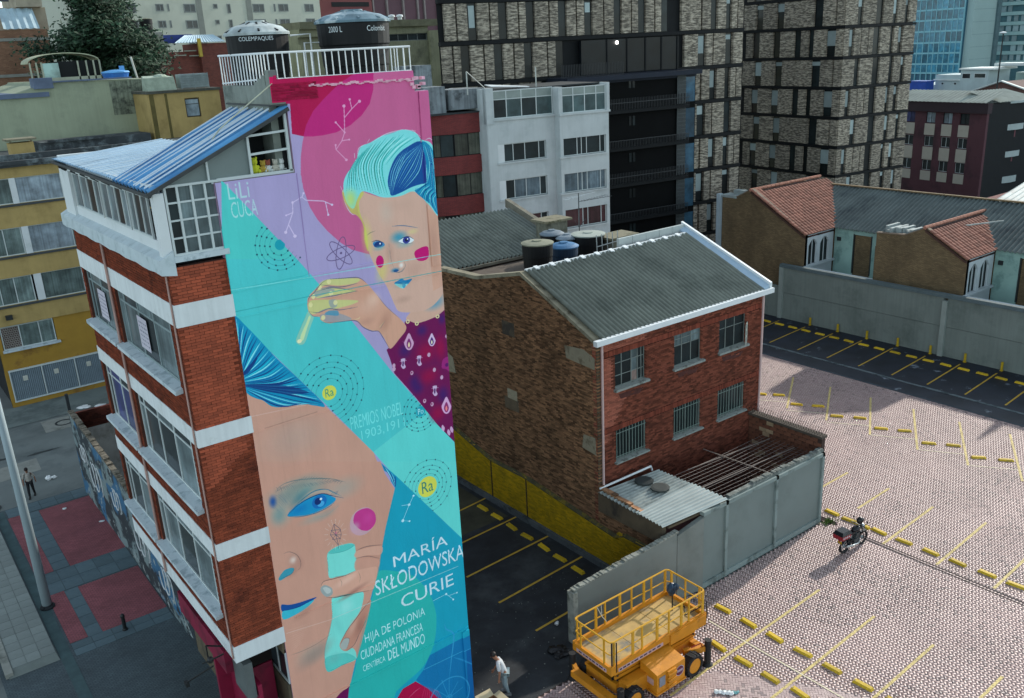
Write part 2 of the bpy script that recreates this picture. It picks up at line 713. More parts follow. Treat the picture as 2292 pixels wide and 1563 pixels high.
def line(name, a, b, w_, z, m, parent):
    a, b = Vector((*a, z)), Vector((*b, z))
    d = (b - a).normalized()
    r_ = Vector((-d.y, d.x, 0)) * w_ / 2
    q = MB()
    q.quad(a - r_, b - r_, b + r_, a + r_)
    return q.build(name, m, parent)


lot = bpy.data.objects['parking_lot']
las = bpy.data.objects['lot_asphalt']
strip = bpy.data.objects['asphalt_strip']
for i in range(9):
    y = 42.4 - 2.46 * i
    line('bay_line', (58.45, y), (53.45, y - .42), .11, .004, M_line2, strip)
for a, b in (((48.6, 33.9), (43.9, 30.95)), ((48.8, 31.2), (44, 28.25)), ((48.97, 28.44), (43.98, 25.39)), ((49.1, 25.68), (44.05, 22.58)), ((49.2, 22.92), (44.14, 19.84)), ((49.5, 20.2), (44.35, 17.2))):
    line('bay_line', a, b, .12, .01, M_line, lot)
for a, b in (((43.0, 34.1), (44.75, 31.5)), ((43.58, 30.77), (44.89, 28.85)), ((43.75, 28.08), (45.1, 26.08)), ((43.95, 25.37), (45.28, 23.27)), ((44.05, 22.58), (45.3, 20.6)), ((44.14, 19.84), (45.45, 17.9))):
    line('bay_line', a, b, .07, .011, M_thin, lot)
for a, b in (((38.97, 23.55), (36.4, 23.5)), ((38.93, 21.19), (36.0, 21.08)), ((38.73, 18.79), (33.91, 18.53)), ((39.1, 16.43), (34.1, 16.12)), ((39.0, 13.98), (34.14, 13.71)), ((39.0, 11.5), (34.2, 11.3))):
    line('bay_line', a, b, .12, .01, M_line, lot)
for a, b in (((28.85, 18.3), (19.5, 17.93)), ((28.89, 15.83), (21.0, 15.5)), ((28.94, 13.43), (21.5, 13.15)), ((29.06, 10.97), (22.0, 10.8))):
    line('bay_line', a, b, .11, .01, M_line, lot)
line('bay_line', (23.84, 19.9), (23.95, 10), .07, .012, M_thin, lot)
for a, b in (((23.5, 34.27), (19.5, 33.85)), ((23.43, 31.66), (18.4, 31.35)), ((23.45, 29.2), (18.38, 28.92)), ((23.5, 26.8), (18.3, 26.44)), ((23.1, 24.2), (18.27, 23.95))):
    line('bay_line', a, b, .11, .004, M_line2, las)
q = MB()
for dx in (-.09, .09):
    q.quad((33.85 + dx - .03, 19.6, .012), (33.85 + dx + .03, 19.6, .012), (34.0 + dx + .03, 8, .012), (34.0 + dx - .03, 8, .012))
q.build('drain_slot', mat('drain_slot', '3b3634', .9), lot)
q = MB()
for i in range(14):
    y0, y1 = 8 + i * 3.2, 8 + i * 3.2 + 3.18
    q.box(52.75, y0, -.004, 52.95, y1, .03 + .01 * (i % 2))
q.build('gutter_kerb', M_kerb, strip)
q = MB()
for i in range(12):
    q.box(51.0, 6 + i * 4, -.01, 51.22, 9.97 + i * 4, .015)
q.build('edge_strip', mat('edge_strip', '3a4248', .9, var=.3), strip)

M_stop = mat('stop_yellow', 'c9a81a', .6, var=.22, sc=4, col2='6f6434', lo=.55, hi=.66, sc2=6, obj=.2)


def make_stop():
    q = MB()
    L_, W_, H_ = .38, .11, .1
    q.hexa([(-L_, -W_, 0), (L_, -W_, 0), (L_, W_, 0), (-L_, W_, 0), (-L_ + .05, -W_ + .035, H_), (L_ - .05, -W_ + .035, H_), (L_ - .05, W_ - .035, H_), (-L_ + .05, W_ - .035, H_)])
    return q.v, q.f


stop_me = bpy.data.meshes.new('wheel_stop')
_v, _f = make_stop()
stop_me.from_pydata(_v, [], _f)
stop_me.materials.append(M_stop)


def stops(pts, az, label, group, z=0.0):
    for x, y in pts:
        o = bpy.data.objects.new('wheel_stop', stop_me)
        link(o, None)
        o.location = (x, y, z)
        o.rotation_euler = (0, 0, R(az) + random.uniform(-.09, .09))
        tag(o, label, 'wheel stop', group)


stops([(57.6, 42.95 - 1.23 * i) for i in range(17)], 90, 'yellow concrete wheel stop on the dark asphalt along the far grey wall', 'wheel stops by the far wall')
stops([(44.62, 33.5), (45.28, 32.58), (44.78, 30.89), (45.47, 29.82), (44.93, 28.16), (45.65, 27.08), (45.15, 25.41), (45.8, 24.34), (45.21, 22.57), (45.89, 21.54), (45.39, 19.91), (46.08, 18.81)], -55, 'yellow wheel stop set askew in the slanted bays of the paved lot', 'wheel stops of the slanted bays')
stops([(34.69, 20.69), (34.7, 20.0)], 90, 'yellow wheel stop half hidden behind the parked motorcycle', 'wheel stops behind the motorcycle')
stops([(34.72, 21.64)], 90, 'yellow wheel stop nearest the corner of the grey courtyard wall', 'wheel stops along the drain slot')
stops([(34.77, 19.21), (34.8, 18.01), (34.83, 16.78), (34.88, 15.6), (34.95, 14.38), (34.97, 13.22)], 90, 'yellow wheel stop beside the drain slot, right of the motorcycle', 'wheel stops along the drain slot')
stops([(24.84, 20.03), (24.86, 18.76), (24.89, 17.54), (24.93, 16.31), (24.95, 15.09), (24.98, 13.86), (25.0, 12.65)], 90, 'yellow wheel stop in the farther of the two back to back rows by the lift', 'wheel stops back to back')
stops([(22.87, 18.6), (22.87, 17.42), (22.88, 16.22), (22.99, 15.04), (23.0, 13.8)], 90, 'yellow wheel stop in the nearer of the two back to back rows by the lift', 'wheel stops back to back')
stops([(22.54, 33.47), (22.54, 32.28), (22.48, 30.99), (22.47, 29.78), (22.45, 28.51), (22.4, 27.32), (22.36, 26.05)], 90, 'yellow wheel stop on the shaded asphalt along the yellow wall', 'wheel stops by the yellow wall')

# ---- the street on the left of the painted building
sheet('road', [(-60, 50.6), (40, 50.6), (40, 66.2), (-60, 66.2)], -.02, M_road)
sheet('road_verge', [(-60, 6), (1.0, 6), (1.0, 50.6), (-60, 50.6)], -.02, M_road)
M_tile_g = brickmat('pavement_tiles', ('4e5d62', '45545a'), '38454a', .4, .2, .008, .85, .18, 1.2)
M_bluegrey = mat('pavement_bands', '51636b', .85, var=.18, sc=1.2, col2='3e4d54', sc2=.8)


def tilemat(name, c1_, c2_, mort, bw, bh, ms=.012):
    """tiles on a horizontal surface"""
    t = NT(name)
    b = t.n('TexBrick')
    b.offset = .5
    for k, v in (('Color1', c1_), ('Color2', c2_), ('Mortar', mort)):
        b.inputs[k].default_value = (*lin(v), 1)
    b.inputs['Scale'].default_value = 1
    b.inputs['Mortar Size'].default_value = ms
    b.inputs['Brick Width'].default_value = bw
    b.inputs['Row Height'].default_value = bh
    t.l(t.co(), b.inputs['Vector'])
    c = t.scalecol(b.outputs[0], t.ramp(t.noise(.5, 7, .65), .3, .7, .75, 1.2))
    t.l(c, t.b.inputs['Base Color'])
    t.b.inputs['Roughness'].default_value = .85
    return t.m


M_pave = tilemat('street_pavement', '4c5a5e', '434f54', '333f43', .2, .1, .01)
sheet('pavement', [(1.0, 14), (7.9, 14), (7.9, 50.6), (1.0, 50.6)], -.01, M_pave)
pav = bpy.data.objects['pavement']
M_redblk = tilemat('red_paving', '96545a', '86484d', '5e3a3e', .2, .1, .01)
for x0, y0, x1, y1 in ((3.55, 42.2, 4.3, 49.4), (5.0, 42.15, 7.55, 49.25), (3.6, 35.75, 4.28, 40.1), (4.85, 35.7, 7.45, 40.0)):
    sheet('red_paving_panel', [(x0, y0), (x1, y0), (x1, y1), (x0, y1)], .002, M_redblk, kind=None, parent=pav)
# grey flagstones between and round the red panels, each its own slab
M_flag = mat('grey_flagstone', '55686e', .85, var=.15, sc=1.5, obj=.14, col2='41525a', sc2=.9)


def flags(x0, y0, x1, y1, w_, h_, name='flagstone', z=.006, m=None, jit=.003):
    nx, ny = max(1, round((x1 - x0) / w_)), max(1, round((y1 - y0) / h_))
    a, b = (x1 - x0) / nx, (y1 - y0) / ny
    g = .012
    k = MB()
    k.hexa([(g, g, -.02), (a - g, g, -.02), (a - g, b - g, -.02), (g, b - g, -.02), (g, g, 0), (a - g, g, 0), (a - g, b - g, 0), (g, b - g, 0)])
    me = bpy.data.meshes.new(name)
    me.from_pydata(k.v, [], k.f)
    me.materials.append(m or M_flag)
    for i in range(nx):
        for j in range(ny):
            o = bpy.data.objects.new(name, me)
            link(o, pav)
            o.location = (x0 + i * a, y0 + j * b, z + random.uniform(-jit, jit))


flags(4.3, 42.2, 5.0, 49.3, .7, .8)
flags(4.28, 35.7, 4.85, 40.05, .57, .8)
flags(3.6, 40.1, 7.5, 42.15, .8, 1.0)
flags(3.6, 34.7, 7.45, 35.7, .8, .5)
flags(3.6, 49.4, 7.6, 50.5, .8, .55)
M_slab = mat('pale_paving_slab', '7e8783', .9, var=.14, sc=1.2, obj=.1, col2='5f6b69', sc2=.6)
q = MB()
q.hexa([(1.25, 34.9, 0), (3.05, 34.9, 0), (3.05, 36.1, 0), (1.25, 36.1, 0), (1.25, 35.2, .16), (3.0, 35.2, .16), (3.0, 36.1, .16), (1.25, 36.1, .16)])
q.box(1.25, 36.1, 0, 3.0, 50, .16)
q.build('raised_footway', mat('footway_base', '6d7672', .9, col2='4f5a58'), pav)
flags(1.45, 35.3, 3.0, 49.9, .52, .62, name='paving_slab', z=.172, m=M_slab, jit=.004)
q = MB()
for i in range(12):
    q.box(1.15, 35 + i * 1.28, -.01, 1.42, 36.26 + i * 1.28, .19)
q.build('kerbstone', mat('pale_kerb', '8d9088', .9, col2='666b64'), pav)
sheet('gutter', [(3.08, 20), (3.5, 20), (3.5, 50.4), (3.08, 50.4)], .0, mat('gutter', '3f5658', .8, var=.25, sc=1.5), kind=None, parent=pav)
sheet('concrete_patch', [(3.0, 54.5), (6.2, 54.8), (6.3, 56.8), (3.1, 56.6)], -.008, M_conc, kind=None, parent=bpy.data.objects['road'])
sheet('concrete_patch', [(7.6, 60.6), (10.0, 60.5), (10.1, 62.8), (7.7, 62.9)], -.008, M_conc, kind=None, parent=bpy.data.objects['road'])
sheet('far_pavement', [(-60, 63.2), (40, 63.2), (40, 67.2), (-60, 67.2)], .01, mat('far_pavement', '6d7875', .9, var=.15, sc=.5, col2='56605e', sc2=.3))
M_iron = mat('cast_iron', '2d3436', .6, var=.2)
for x, y in ((8.9, 61.7), (3.0, 51.2)):
    q = MB()
    n = 24
    for k in range(n):
        a, b = 2 * math.pi * k / n, 2 * math.pi * (k + 1) / n
        q.quad(*[(x + r_ * math.cos(t_), y + r_ * math.sin(t_), .012) for r_, t_ in ((.42, a), (.55, a), (.55, b), (.42, b))])
    q.build('manhole_ring', M_iron, bpy.data.objects['road'])
for x, y, s_ in ((6.6, 64.5, 1.1), (4.0, 60.7, .9), (6.8, 57.5, 1.0), (4.2, 58, .8)):
    q = MB()
    pts = [(x + s_ * math.cos(a) * random.uniform(.5, 1.2), y + .18 * math.sin(a) * random.uniform(.6, 1.3), -.004) for a in [k * .52 for k in range(12)]]
    q.poly(pts)
    q.build('road_stain', mat('road_stain', '353c3d', .7), bpy.data.objects['road'])
MURAL = [
('P','a89cc4',1,[60,0,6380,0,6380,20950,2170,20950,2170,19180,60,19180]),
('P','cf1a5a',1,[1800,20900,2170,20900,2170,20950,6380,20950,5990,21480,1800,21560]),
('P','b0194e',1,[1785,20939,1915,21590,4209,21538,4727,21539,4668,21076,4520,20720,4252,20445,3885,20219,3450,20074,3074,20037,2791,20034,2534,20059,2219,20153,2266,20887]),
('P','c4628f',1,[4727,21539,4209,21538,3679,21283,3187,20925,2873,20665,2629,20329,2475,19914,2381,19563,2323,19132,2342,18763,2458,18262,2636,17895,2884,17549,3221,17182,3538,16930,4089,16694,5043,16547,6432,16304,6393,20994,6138,21010,6142,21281,5933,21496]),
('P','bd2c77',1,[4727,21539,4209,21538,3679,21283,3187,20925,2873,20665,2629,20329,2522,20060,2791,20034,3074,20037,3450,20074,3885,20219,4252,20445,4520,20720,4668,21076]),
('C','d8669a',0.7,[2998,21325,3807,21319,4868,21319,6073,21278,6114,21223,4861,21255,3802,21275,3073,21286]),
('P','52c6bf',1,[228,19245,1918,16956,1918,16956,-20,17302,-14,17578]),
('P','4fc4c4',1,[-20,17303,1918,16957,3266,15005,4445,13078,5446,11608,3528,10843,2233,12720,-36,15872]),
('P','62d2cb',1,[5446,11608,6386,10259,6381,8857,6487,8803,4328,9561,3528,10843]),
('P','66d4cc',1,[3778,10446,6460,9551,6395,6786,4250,9763]),
('D','1f5f6c',2375,13047,[410,561,734,885,1080],'d8d95a','Ra','2f8f86',216,None),
('D','1f6f7c',5255,11636,[201,377,528,628],'1d9fb0','Po','c9f0f0',165,None),
('D','1f5f6c',5263,9084,[432,568,703,892],'d8d95a','Ra','2f7f76',346,None),
('P','cc9985',1,[0,0,500,0,300,9000,60,12600,0,12600]),
('P','cc9b87',1,[-191,13982,1168,13111,2189,12724,3536,10831,3846,9731,-220,11158]),
('P','cc9985',1,[29,11697,3730,10462,3836,10030,4124,9402,3673,8263,3233,6870,2803,5831,2357,4679,1756,2895,-349,4055,-451,6581,-187,9626]),
('G','b9a093',0.55,1190,12039,1397,961,0),
('P','1f9fb8',1,[4250,9763,6395,6786,6414,5904,6485,3056,6547,1363,6517,109,1666,2801,2357,4679,2803,5831,3233,6870,3673,8263,4109,9407]),
('C','2fb3ab',1,[3232,6860,3797,6672,4461,6207,4949,5408,5144,4694,5150,4115,5017,3477,4754,2990,4403,2668,3866,2476,3453,2313,3153,2125,1756,2895,2100,3811,2357,4679,2803,5831,2983,6126]),
('P','1876ab',1,[4788,3031,5565,3059,6475,3074,6517,109,4901,1006,4557,1807,4187,2353,4514,2610]),
('P','0f5f9c',1,[6196,2531,6570,2528,6517,109,6117,331]),
('P','b01346',1,[4167,2316,3677,2282,3297,1896,5191,845,4612,1777]),
('P','6b0f50',1,[1852,3391,1517,3279,1185,3068,1716,2774]),
('R','3b9cc9',0.8,5388,986,808,779,0,45),
('R','3b9cc9',0.8,5388,986,118,119,0,30),
('L','3b9cc9',0.7,25,[5388,986,5454,1754]),
('L','3b9cc9',0.7,25,[5388,986,4839,1655]),
('L','3b9cc9',0.7,25,[5388,986,5958,1113]),
('L','3b9cc9',0.7,25,[5388,986,5157,1849]),
('L','3b9cc9',0.7,25,[5388,986,5796,1448]),
('S','3b9cc9',0.75,60,[5454,1754,5605,2467,5770,3345,5500,3713,5462,3966]),
('S','3b9cc9',0.6,60,[5698,2480,6102,2151,6512,1756]),
('S','3b9cc9',0.5,35,[5770,3345,6223,3663]),
('L','d8557f',0.7,14,[4355,1553,4510,1953]),
('L','d8557f',0.7,14,[4445,1503,4565,1899]),
('L','d8557f',0.7,14,[4534,1454,4619,1846]),
('L','d8557f',0.7,14,[4626,1404,4674,1791]),
('L','d8557f',0.7,14,[4717,1354,4728,1739]),
('L','d8557f',0.7,14,[4808,1304,4783,1685]),
('L','d8557f',0.7,14,[4900,1254,4837,1630]),
('L','d8557f',0.7,14,[4991,1204,4893,1576]),
('L','d8557f',0.7,14,[5085,1152,4947,1521]),
('S','e07a9c',0.8,22,[3858,1826,4100,1934,4338,1985]),
('C','1590b8',1,[-38,15861,399,15332,982,14437,1574,13626,2189,12724,1893,12797,1487,12978,988,13016,675,13127,464,13353,280,13467,105,13618,-1,13829,-15,14252,-41,14968]),
('F',['123f7c','0f6ca6','8ee6ea','1aa6c4'],1,13,24,[-30,15844,19,15612,48,15180],[523,15127,282,14811,4,14247]),
('F',['123f7c','2cc0d2','8ee6ea','0f6ca6'],1,17,30,[523,15127,277,14773,11,14246],[1289,13992,776,13840,1,13970]),
('F',['0d3a78','1aa6c4','8ee6ea','123f7c'],1,17,30,[1289,13992,776,13840,17,13945],[2193,12754,1351,13227,27,13882]),
('F',['123f7c','1aa6c4','8ee6ea','0f6ca6'],1,9,26,[2192,12741,1338,13126,43,13858],[1488,12985,832,13082,66,13751]),
('C','0d3a78',0.9,[47,14276,480,14563,241,14265,51,14175]),
('C','0d3a78',0.75,[30,13902,526,13787,1229,13554,1775,13214,1198,13333,653,13547]),
('P','1590b8',1,[3748,10406,4250,9763,4136,9423,4011,9720,3985,9979,3821,10134]),
('F',['123f7c','8ee6ea','0f6ca6'],1,7,22,[3768,10351,3980,9931,4132,9475],[4202,9803,4187,9658,4151,9468]),
('C','d1a894',1,[5524,15073,5254,14825,5038,14612,5313,14419,5702,14353,6217,14439,6398,14623,6433,15455,5883,15215]),
('G','4a93b4',0.9,6007,14928,551,347,0),
('C','d3ab98',1,[4022,18449,3869,18256,3867,17866,4005,17530,3982,17135,4069,16718,4154,16458,4297,16104,4526,15643,4712,15095,4871,14868,5443,14744,5841,14768,6158,14921,6384,15183,6422,15615,6408,17451,6032,17877,5686,18249,5211,18192,4663,18206,4232,18362]),
('P','d3a088',0.7,[6064,17708,6409,17409,6410,15354,6036,15254,6030,16374]),
('G','cdb8a8',0.6,4708,17783,363,515,0),
('C','c5cb5e',0.75,[3489,18576,3465,18311,3569,18104,3636,17939,3817,17815,3961,17537,3956,17100,4034,16805,4040,17366,3910,17860,3903,18174,4065,18443]),
('G','d9d86a',0.55,4030,17167,243,752,0),
('G','d9d86a',0.5,4392,16128,273,490,-20),
('C','7fd9d8',1,[3484,18539,3524,18799,3679,19026,3936,19205,4005,19424,4137,19636,4429,19720,4750,19840,5161,19915,5484,19962,5843,19859,6054,19637,6306,19533,6423,19243,6464,18350,6414,17458,6120,17782,5684,18229,5209,18172,4663,18206,4236,18392,4022,18449,3871,18275,3735,18042,3611,18098,3524,18265]),
('G','c8d96a',0.8,3655,18285,300,419,0),
('C','124f93',1,[6039,19576,5574,19489,5183,19258,4940,18896,4849,18594,4883,18355,4937,18220,5218,18262,5603,18371,5938,18417,6084,18439,6099,18999]),
('P','2e3f8c',0.8,[6047,19559,6131,19195,6084,18439,5998,18429,5990,19210]),
('C','1a86b0',1,[6047,19566,6275,19457,6402,19165,6464,18350,6412,17492,6125,17843,5688,18269,6083,18431,6116,19037]),
('F',['16877f','7fd9d8','17a39d','a6ecea'],1,13,22,[4000,19387,3698,19005,3547,18530],[4468,19678,4017,19158,4067,18462]),
('F',['17a39d','a6ecea','16877f','7fd9d8'],1,17,22,[4468,19678,4060,19153,4111,18456],[5517,19844,4765,19149,4824,18224]),
('F',['17a39d','c3f3f0'],0.8,9,18,[4927,19823,4682,19619,4391,19382],[5923,19728,5342,19474,4845,19063]),
('F',['8fe3e6','3a8cc0'],1,11,16,[5996,19525,5265,19171,4899,18509],[6096,19475,5925,18780,5365,18331]),
('F',['8fe3e6','17609c'],1,7,15,[5327,19320,4985,18891,4869,18356],[5616,19446,5234,18861,4963,18245]),
('F',['8fe3e6','124f93','33b8cc','123f7c'],1,11,22,[6099,19507,6231,18984,6112,18476],[6329,19412,6424,18721,6405,17907]),
('F',['8fe3e6','123f7c','33b8cc'],1,13,22,[6110,18456,5885,18364,5643,18295],[6430,18069,6279,17925,6391,17536]),
('S','cfeef0',1,14,[4343,19728,4418,19815]),
('S','cfeef0',1,14,[3923,19282,3909,19528]),
('S','cfeef0',1,14,[3467,18503,3404,18682]),
('S','cfeef0',1,14,[5529,19958,5892,19886]),
('S','cfeef0',1,14,[5757,19937,6015,19719]),
('S','cfeef0',1,14,[6146,19608,6293,19653,6404,19563]),
('S','cfeef0',1,14,[4472,19716,4935,19898,5484,19969]),
('S','cfeef0',1,14,[4005,19424,4069,19606,4295,19695]),
('S','cfeef0',1,14,[3465,18311,3543,18069,3653,17898,3757,17863]),
('S','3f6a90',0.9,22,[4848,17372,5217,17334,5703,17192]),
('S','6d6f63',0.8,18,[4039,17239,4157,17299,4317,17322]),
('G','3f93ad',0.95,5044,17022,396,251,0),
('G','d9d58a',0.5,5503,17112,283,122,0),
('G','7db0b4',0.6,5209,16788,424,143,0),
('C','dfe9ea',1,[5011,16924,5182,16988,5371,16981,5528,16880,5402,16810,5167,16837]),
('E','353f8c',1,5278,16910,121,98,0),
('E','14193f',1,5278,16910,51,46,0),
('E','ffffff',1,5319,16935,23,20,0),
('S','1f3e63',1,20,[5011,16924,5183,16995,5372,16993,5542,16878]),
('S','3f6a90',1,12,[5031,16889,5211,16809,5472,16798]),
('C','3f86b8',1,[4206,17010,4353,17034,4528,16956,4565,16876,4423,16836,4246,16882]),
('E','153a78',1,4369,16933,135,83,0),
('E','e8f2f5',1,4427,16949,26,25,0),
('S','173a5f',1,18,[4174,17043,4355,17050,4571,16936]),
('G','6fb1b4',0.6,4376,16827,271,111,0),
('C','c41f72',1,[5518,16527,5718,16607,5914,16623,5991,16543,5969,16300,5828,16219,5636,16241,5526,16357]),
('E','c41f72',1,4366,16446,123,175,0),
('S','c3c4b2',0.6,20,[4674,16817,4681,16446,4622,16332]),
('G','2f7fa6',0.95,4818,16110,196,91,0),
('E','1c4f86',0.9,4854,16090,83,37,0),
('G','f0ece6',0.9,5033,16215,121,122,0),
('S','62808c',0.8,11,[5138,16322,5171,16169,5041,16068,4945,16056]),
('C','1d7fb4',1,[4747,15742,4895,15798,5017,15825,5130,15761,5346,15762,5188,15622,5035,15643,4882,15673]),
('C','7fe0dc',1,[4760,15732,5036,15652,5199,15645,5085,15557,5024,15535,4899,15603]),
('S','1b5f93',1,12,[4747,15738,4958,15718,5047,15658,5321,15746]),
('E','1d8fc0',0.8,5067,15616,56,75,0),
('L','b98f7e',0.5,9,[6459,15748,4493,15771,3768,15852]),
('P','6d1050',1,[4982,14537,5082,14566,5360,14399,5657,14404,6117,14461,6397,14614,6434,13666,6418,12559,6386,10250,5809,11023,5094,12175,4482,13069,4386,13538,4301,13845,4486,13931,4984,14318]),
('G','3c1c66',0.85,4896,13677,336,348,0),
('G','3c1c66',0.85,5138,12622,343,357,0),
('G','3c1c66',0.85,5533,14147,295,261,0),
('G','3c1c66',0.85,6259,14340,203,264,0),
('G','3c1c66',0.85,5218,12418,346,361,0),
('G','3c1c66',0.85,6101,11940,311,418,0),
('G','9c0f45',0.8,5618,13454,551,489,0),
('G','9c0f45',0.8,6131,13465,305,630,0),
('G','9c0f45',0.8,5647,12669,557,405,0),
('G','9c0f45',0.8,5843,11396,413,420,0),
('C','d3a3c4',1,[5092,14171,5176,13984,5222,13824,5135,13677,5040,13653,4953,13721,4900,13902,4974,14032]),
('C','7c2f6e',1,[5076,14008,5139,13825,5098,13723,5045,13699,4998,13748,4978,13863]),
('C','e8d0a8',1,[5065,13898,5092,13799,5048,13735,5018,13816]),
('C','d6b9d8',1,[5870,13986,5940,13840,5976,13715,5908,13601,5833,13583,5765,13636,5721,13776,5779,13878]),
('C','4a2a70',1,[5859,13859,5911,13717,5880,13637,5837,13619,5800,13656,5783,13747]),
('C','efe2c0',1,[5851,13773,5874,13696,5839,13646,5816,13710]),
('C','d9a8cf',1,[6210,11848,6304,11641,6356,11465,6264,11310,6162,11290,6068,11367,6007,11566,6085,11704]),
('C','8e2f6a',1,[6195,11673,6266,11471,6223,11362,6166,11338,6115,11394,6093,11522]),
('C','e88',1,[6185,11555,6216,11446,6170,11378,6136,11469]),
('S','d3a3c4',1,10,[4929,13846,4858,13982]),
('S','d3a3c4',1,10,[4988,13832,4956,13985]),
('S','d3a3c4',1,10,[5126,13799,5185,13930]),
('S','d3a3c4',1,10,[5183,13785,5279,13882]),
('C','cdb0d0',1,[4745,13443,4889,13425,4846,13288,4882,13166,4791,13128,4724,13235,4761,13314]),
('C','4a1f5f',1,[4790,13361,4831,13340,4809,13213,4772,13231]),
('L','cdb0d0',1,12,[4699,13384,4931,13360]),
('C','cdb0d0',1,[5292,13395,5441,13376,5396,13238,5435,13114,5341,13076,5272,13183,5309,13264]),
('C','4a1f5f',1,[5339,13312,5382,13291,5359,13161,5322,13180]),
('L','cdb0d0',1,12,[5246,13335,5485,13310]),
('C','cdb0d0',1,[5750,12313,5901,12290,5858,12149,5898,12020,5802,11981,5730,12095,5768,12178]),
('C','4a1f5f',1,[5798,12225,5843,12204,5820,12070,5781,12089]),
('L','cdb0d0',1,12,[5702,12252,5947,12222]),
('E','c9a0bd',1,5424,11928,57,69,0),
('E','c9a0bd',1,5677,11748,55,69,0),
('E','c9a0bd',1,4493,13311,52,65,0),
('E','c9a0bd',1,6099,12513,56,68,0),
('E','c9a0bd',1,5068,12928,53,66,0),
('E','c9a0bd',1,5857,12822,55,68,0),
('E','c9a0bd',1,5709,13341,56,67,0),
('E','c9a0bd',1,4486,13201,52,65,0),
('E','c9a0bd',1,6390,13768,56,67,0),
('E','8a2f62',1,5426,11942,25,33,0),
('E','8a2f62',1,5667,11760,25,31,0),
('E','8a2f62',1,5068,12937,25,31,0),
('C','9c2a78',0.9,[6201,13080,6461,13061,6448,12598,6275,12736,6126,12822]),
('E','5b1562',1,6313,12866,63,62,0),
('C','d0a6c9',1,[5985,10970,6059,10850,6018,10737,5943,10857]),
('C','d0a6c9',1,[6294,10827,6369,10706,6328,10592,6252,10714]),
('C','d0a6c9',1,[6181,10764,6256,10644,6214,10530,6139,10651]),
('E','d9cf9a',1,5087,14522,67,61,0),
('E','6d2b58',1,5087,14522,28,26,0),
('E','d9cf9a',1,5384,14393,67,59,0),
('E','6d2b58',1,5384,14393,29,26,0),
('E','d9cf9a',1,6116,14452,70,60,0),
('E','6d2b58',1,6116,14452,29,26,0),
('C','8fc9b2',0.95,[2053,15496,1872,15234,1618,14828,1624,14685,1731,14618,1856,14670,2030,14996,2207,15322,2191,15426]),
('C','d9e6a8',0.8,[1736,14841,1948,15177,2056,15355,2099,15305,1948,15015,1797,14725]),
('E','efe9bb',1,1697,14729,68,56,0),
('S','4f9f9b',0.7,9,[2051,15477,1847,15200,1629,14846]),
('C','d3a088',1,[2721,16252,3102,16202,3642,16115,3868,15935,4144,15548,4424,15132,4807,14706,5021,14344,4750,14066,4419,13846,4275,14178,4115,14440,3892,14526,3635,14691,3413,14922,2956,15008,2611,15028,2391,15166,2362,15267,2178,15328,2056,15516,2087,15848,2313,16041,2532,16176]),
('G','e0b7a2',0.5,3881,15248,589,370,0),
('C','c9cc86',0.9,[2479,16179,2764,16251,3618,16106,3583,15991,3078,16009,2703,16103,2488,16085]),
('C','c9cc86',0.9,[2262,15971,2565,16030,2942,15955,3535,15775,3134,15754,2705,15781,2365,15790]),
('C','c9cc86',0.9,[2107,15745,2360,15751,2946,15629,3546,15485,3403,15412,2917,15392,2488,15422,2227,15378,2079,15471]),
('C','8f9aa6',0.7,[2306,15982,2732,15997,2893,15904,2543,15854,2244,15835]),
('C','8f9aa6',0.7,[2364,15287,2562,15325,2941,15243,3309,14996,2872,15031,2532,15087]),
('C','8f9aa6',0.7,[2690,15663,2903,15638,2903,15456,2729,15452]),
('C','4a94b4',0.8,[2517,15314,2654,15378,2908,15323,2912,15187,2640,15258]),
('E','e6dda0',0.9,2755,16181,63,70,0),
('E','e6dda0',0.9,2465,16070,61,69,0),
('E','e6dda0',0.9,2249,15867,61,71,0),
('E','e6dda0',0.9,2145,15657,61,71,0),
('E','e6dda0',0.9,2463,15224,63,71,0),
('E','e6dda0',0.9,2778,15846,63,70,0),
('E','e6dda0',0.9,2873,15564,63,72,0),
('S','5b6680',0.85,13,[2721,16252,3188,16193,3643,16122]),
('S','5b6680',0.85,13,[2863,16011,3158,15952,3602,15967]),
('S','5b6680',0.85,13,[2460,16031,2735,16016,3068,15930]),
('S','5b6680',0.85,13,[2577,15787,2963,15768,3579,15766]),
('S','5b6680',0.85,13,[2358,15401,2663,15446,2996,15334,3525,15303]),
('S','5b6680',0.85,13,[2383,15099,2870,15011,3414,14931,3635,14691,3891,14517,4116,14453]),
('S','5b6680',0.85,13,[4115,14440,4270,14136,4418,13838]),
('S','5b6680',0.85,13,[2074,15752,2130,15859,2305,15975]),
('S','5b6680',0.85,13,[2474,16148,2311,16021]),
('S','5b6680',0.85,13,[2056,15516,2178,15328,2367,15307]),
('S','5b6680',0.85,13,[4169,14505,4251,14615,4356,14720]),
('S','5b6680',0.85,13,[4146,15568,4424,15132,4806,14697]),
('S','e3e0a0',0.8,20,[4128,14557,4229,14628,4333,14716]),
('S','e3e0a0',0.7,18,[3373,14961,3531,14967,3574,15021]),
('G','7c9a94',0.9,1122,10403,1303,587,0),
('G','a8a296',0.7,2436,10029,905,516,0),
('G','90a59c',0.7,472,9936,516,585,0),
('G','1f4f96',0.95,313,10370,168,275,0),
('G','8fa19a',0.5,1547,9408,778,209,0),
('S','4b6f72',0.75,26,[419,10655,656,10778,992,10786,1478,10676,1925,10526,2196,10412,2553,10190]),
('F',['2c4f66','53767a'],0.8,34,7,[478,10610,469,10706,437,10786],[2463,10251,2375,10321,2286,10381]),
('F',['2c5a80','4a7d8c'],0.6,16,6,[344,10589,535,10381,677,10118],[1140,10537,1116,10357,1185,10191]),
('F',['2c5a80'],0.5,9,6,[245,10208,359,10072,485,9861],[566,10602,673,10423,793,10145]),
